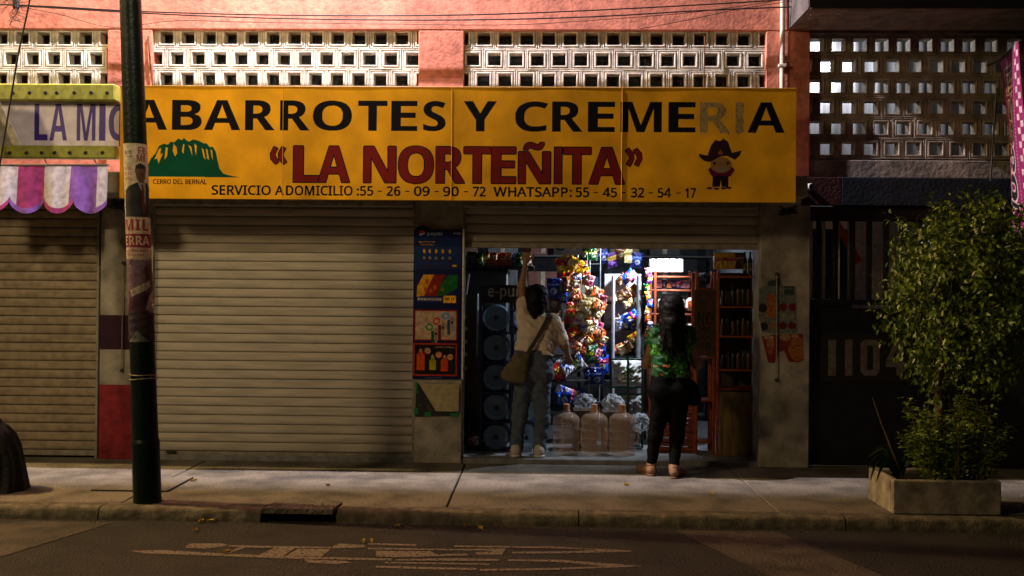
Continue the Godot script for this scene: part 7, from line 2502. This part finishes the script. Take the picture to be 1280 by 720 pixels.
func greenery() -> void:
	var g := RandomNumberGenerator.new(); g.seed = 303
	var b: MB
	# ---- planter box with a rim and soil
	var f0 := down(1116, 643, 0.0); var f1 := down(1249, 643.5, 0.0)
	var zf := f0.z; var zb := zf - 0.52
	var x0 := f0.x; var x1 := f1.x
	var h := at(1180, 601, zf).y
	var t := thing("planter", "low rectangular concrete planter at the right end of the sidewalk", "planter", Vector3((x0 + x1) * 0.5, 0, (zf + zb) * 0.5))
	for e in [[x0, zf - 0.05, x1, zf, "front"], [x0, zb, x1, zb + 0.05, "back"], [x0, zb + 0.05, x0 + 0.05, zf - 0.05, "l"], [x1 - 0.05, zb + 0.05, x1, zf - 0.05, "r"]]:
		b = mb(t)
		slab(b, e[0] + (0.0005 if e[4] == "l" else 0.0), 0.0, e[1], e[2] - (0.0005 if e[4] == "r" else 0.0), h, e[3], 0.008)
		put(b, "side_panel", M.planter, t)
	b = mb(t)
	var nf := FastNoiseLite.new(); nf.seed = 2; nf.frequency = 6.0
	b.grid(func(u: float, w: float) -> Vector3:
		var p := Vector3(lerpf(x0 + 0.045, x1 - 0.045, u), 0, lerpf(zb + 0.045, zf - 0.045, w))
		return Vector3(p.x, h - 0.035 + 0.02 * nf.get_noise_2d(p.x, p.z), p.z), 30, 20)
	put(b, "soil", M.soil, t)
	var sy := h - 0.04
	# ---- clipped tree
	leaf_mat("foliage", Color(0.25, 0.32, 0.05), 0.38)
	leaf_mat("foliage_light", Color(0.34, 0.40, 0.06), 0.5)
	leaf_mat("strap_leaf", Color(0.12, 0.2, 0.05), 0.45)
	var zt := (zf + zb) * 0.5
	var tb := Vector3(at(1172, 590, zt).x, sy, zt)
	var tr := thing("clipped_tree", "small round clipped tree growing from the concrete planter", "tree", tb)
	b = mb(tr)
	var cc := at(1215, 362, zt)
	var path := smooth([tb, at(1174, 520, zt), at(1173, 470, zt), at(1176, 430, zt), at(1184, 380, zt)], 4)
	b.tube(path, rad_ramp(0.034, 0.018, path.size()), 10)
	put(b, "trunk", M.bark, tr)
	for k in 9:
		b = mb(tr)
		var st: Vector3 = path[9 + (k % 7)]
		var a := TAU * k / 9.0
		var en := cc + Vector3(cos(a) * 0.42, 0.12 + 0.22 * sin(k * 2.3), sin(a) * 0.38)
		b.tube(smooth([st, st.lerp(en, 0.5) + Vector3(0, 0.06, 0), en], 3), rad_ramp(0.014, 0.004, 7), 6)
		put(b, "limb", M.bark, tr)
	b = mb(tr)
	var blob_n := FastNoiseLite.new(); blob_n.seed = 9; blob_n.frequency = 1.6; blob_n.fractal_octaves = 2
	for k in 1150:
		# twigs in the outer shell of a bumpy ball, leaves along each
		var d := Vector3(g.randfn(), g.randfn(), g.randfn()).normalized()
		var rr := 1.0 + 0.5 * blob_n.get_noise_3dv(d * 1.5)
		var sh := pow(g.randf(), 0.4)
		var ell := Vector3(0.49, 0.58, 0.46) * rr
		var p := cc + d * ell * lerpf(0.45, 1.0, sh)
		if d.y < -0.35: p.y += g.randf() * 0.06
		if blob_n.get_noise_3dv(p * 2.4 + Vector3(5, 0, 0)) < -0.42: continue
		var out := (d + Vector3(0, -0.3, 0) + Vector3(g.randfn(), g.randfn(), g.randfn()) * 0.4).normalized()
		for j in 13:
			var q := p + out * (0.012 * j) + Vector3(g.randfn(), g.randfn(), g.randfn()) * 0.022
			var ld := (out * 0.5 + Vector3(g.randfn(), g.randfn() - 0.7, g.randfn()) * 0.8).normalized()
			var nr := (d + Vector3(g.randfn(), g.randfn() + 0.8, g.randfn()) * 0.6).normalized()
			var v := g.randf()
			leaf(b, q, ld, nr, g.randf_range(0.034, 0.058), g.randf_range(0.018, 0.028), Color(0.06 + 0.09 * v, 0.105 + 0.11 * v, 0.006 + 0.008 * g.randf()))
	# drooping sprays on the left and under the crown
	for q in [[1113, 312, 0.05, 20], [1103, 408, 0.06, 22], [1118, 425, 0.10, 26], [1128, 440, 0.12, 30], [1142, 452, 0.16, 40], [1153, 462, 0.2, 44], [1162, 478, 0.16, 40], [1171, 492, 0.10, 24], [1150, 440, 0.18, 44], [1188, 445, 0.15, 24], [1250, 442, 0.12, 24], [1128, 300, 0.1, 30], [1106, 372, 0.1, 24]]:
		for j in q[3]:
			var p := at(q[0] + g.randfn() * 6.0, q[1] + g.randfn() * 14.0, zt + g.randf_range(-0.12, 0.2))
			var v := g.randf()
			leaf(b, p, Vector3(g.randfn() * 0.5, -1, g.randfn() * 0.4), Vector3(g.randfn() * 0.6 - 0.2, 0.5, 1), g.randf_range(0.03, 0.05), g.randf_range(0.014, 0.023), Color(0.06 + 0.09 * v, 0.105 + 0.11 * v, 0.006 + 0.008 * g.randf()))
	put(b, "crown", M.foliage, tr)
	# ---- shrub under it
	var sb := Vector3(at(1195, 600, zt).x, sy, zt + 0.05)
	var shb := thing("leafy_shrub", "bright green leafy shrub filling the concrete planter", "shrub", sb)
	var tips := []
	for k in 34:
		var u := g.randf_range(1130, 1250)
		var v := 600.0 - (40.0 + g.randf() * 70.0) * (0.45 + 0.55 * sin(PI * clampf((u - 1120.0) / 145.0, 0, 1)))
		tips.append(at(u, v, zt + g.randf_range(-0.2, 0.3)))
	for q in [[1210, 482], [1204, 492], [1133, 500], [1141, 512], [1262, 532], [1150, 520], [1222, 500], [1235, 510], [1248, 540], [1128, 545]]: tips.append(at(q[0], q[1], zt + g.randf_range(-0.1, 0.2)))
	var lf := mb(shb)
	for e in tips:
		var tip: Vector3 = e
		var rt := Vector3(lerpf(sb.x, tip.x, 0.55), sy, lerpf(sb.z, tip.z, 0.6))
		b = mb(shb)
		var way := smooth([rt, rt.lerp(tip, 0.5) + Vector3(0, 0.03, 0), tip], 4)
		b.tube(way, rad_ramp(0.006, 0.002, way.size()), 5)
		put(b, "stem", M.bark, shb)
		for j in 110:
			var f := pow(g.randf(), 0.75)
			var p: Vector3 = rt.lerp(tip, f) + Vector3(0, 0.03 * sin(PI * f), 0)
			var a := g.randf() * TAU
			var o := Vector3(cos(a), g.randf_range(-0.2, 0.7), sin(a)).normalized()
			var v := g.randf()
			leaf(lf, p + o * g.randf() * 0.05, o, Vector3(g.randfn() * 0.5, 1, g.randfn() * 0.5 + 0.3), g.randf_range(0.025, 0.045), g.randf_range(0.013, 0.022), Color(0.08 + 0.09 * v, 0.14 + 0.11 * v, 0.008 + 0.01 * g.randf()))
	put(lf, "foliage", M.foliage_light, shb)
	# ---- strap leaved plant at the planter's left end
	var ag := Vector3(at(1122, 596, zt).x, sy, zt + 0.02)
	var ap := thing("strap_leaf_plant", "dark strap leaved plant arching over the planter's left end", "plant", ag)
	for q in [[1088, 562, 1105, 556, 0.1], [1086, 580, 1098, 566, 0.16], [1088, 600, 1096, 575, 0.2], [1095, 602, 1104, 578, 0.22], [1084, 572, 1100, 560, 0.0], [1129, 545, 1130, 570, 0.0], [1131, 552, 1133, 575, 0.05], [1138, 560, 1136, 575, 0.1], [1100, 590, 1108, 575, 0.25], [1112, 568, 1117, 575, -0.1], [1145, 575, 1138, 578, 0.1]]:
		b = mb(ap)
		var tip := at(q[0], q[1], zt + q[4]); var mid := at(q[2], q[3], zt + q[4] * 0.6)
		var wy := smooth([ag + Vector3(g.randf_range(-0.02, 0.02), 0, g.randf_range(-0.02, 0.02)), ag.lerp(mid, 0.55) + Vector3(0, 0.04, 0), mid, tip], 4)
		b.grid(func(u: float, w: float) -> Vector3:
			var k := u * (wy.size() - 1)
			var i := mini(int(k), wy.size() - 2)
			var p: Vector3 = (wy[i] as Vector3).lerp(wy[i + 1], k - i)
			var wd := 0.016 * (1.0 - pow(u, 2.5)) + 0.002
			var s := ((wy[i + 1] as Vector3) - (wy[i] as Vector3)).cross(Vector3(0.2, 0.3, 1)).normalized()
			return p + s * wd * (w - 0.5) * 2.0 + Vector3(0, 0, 0.006) * pow(absf(w - 0.5) * 2.0, 2.0), 14, 4)
		for k in b.c.size(): b.c[k] = Color(0.035, 0.06, 0.016)
		put(b, "blade", M.strap_leaf, ap)
	# ---- bare stick
	var sk := thing("bare_stick", "thin bare stick slanting up from the planter before the black gate", "stick", ag + Vector3(0.03, 0, 0.03))
	b = mb(sk)
	b.tube(smooth([ag + Vector3(0.03, -0.005, 0.03), at(1112, 555, zt + 0.02), at(1101, 527, zt), at(1096, 512, zt), at(1091, 498, zt)], 3), rad_ramp(0.006, 0.004, 13), 6)
	put(b, "stem", M.bark, sk)
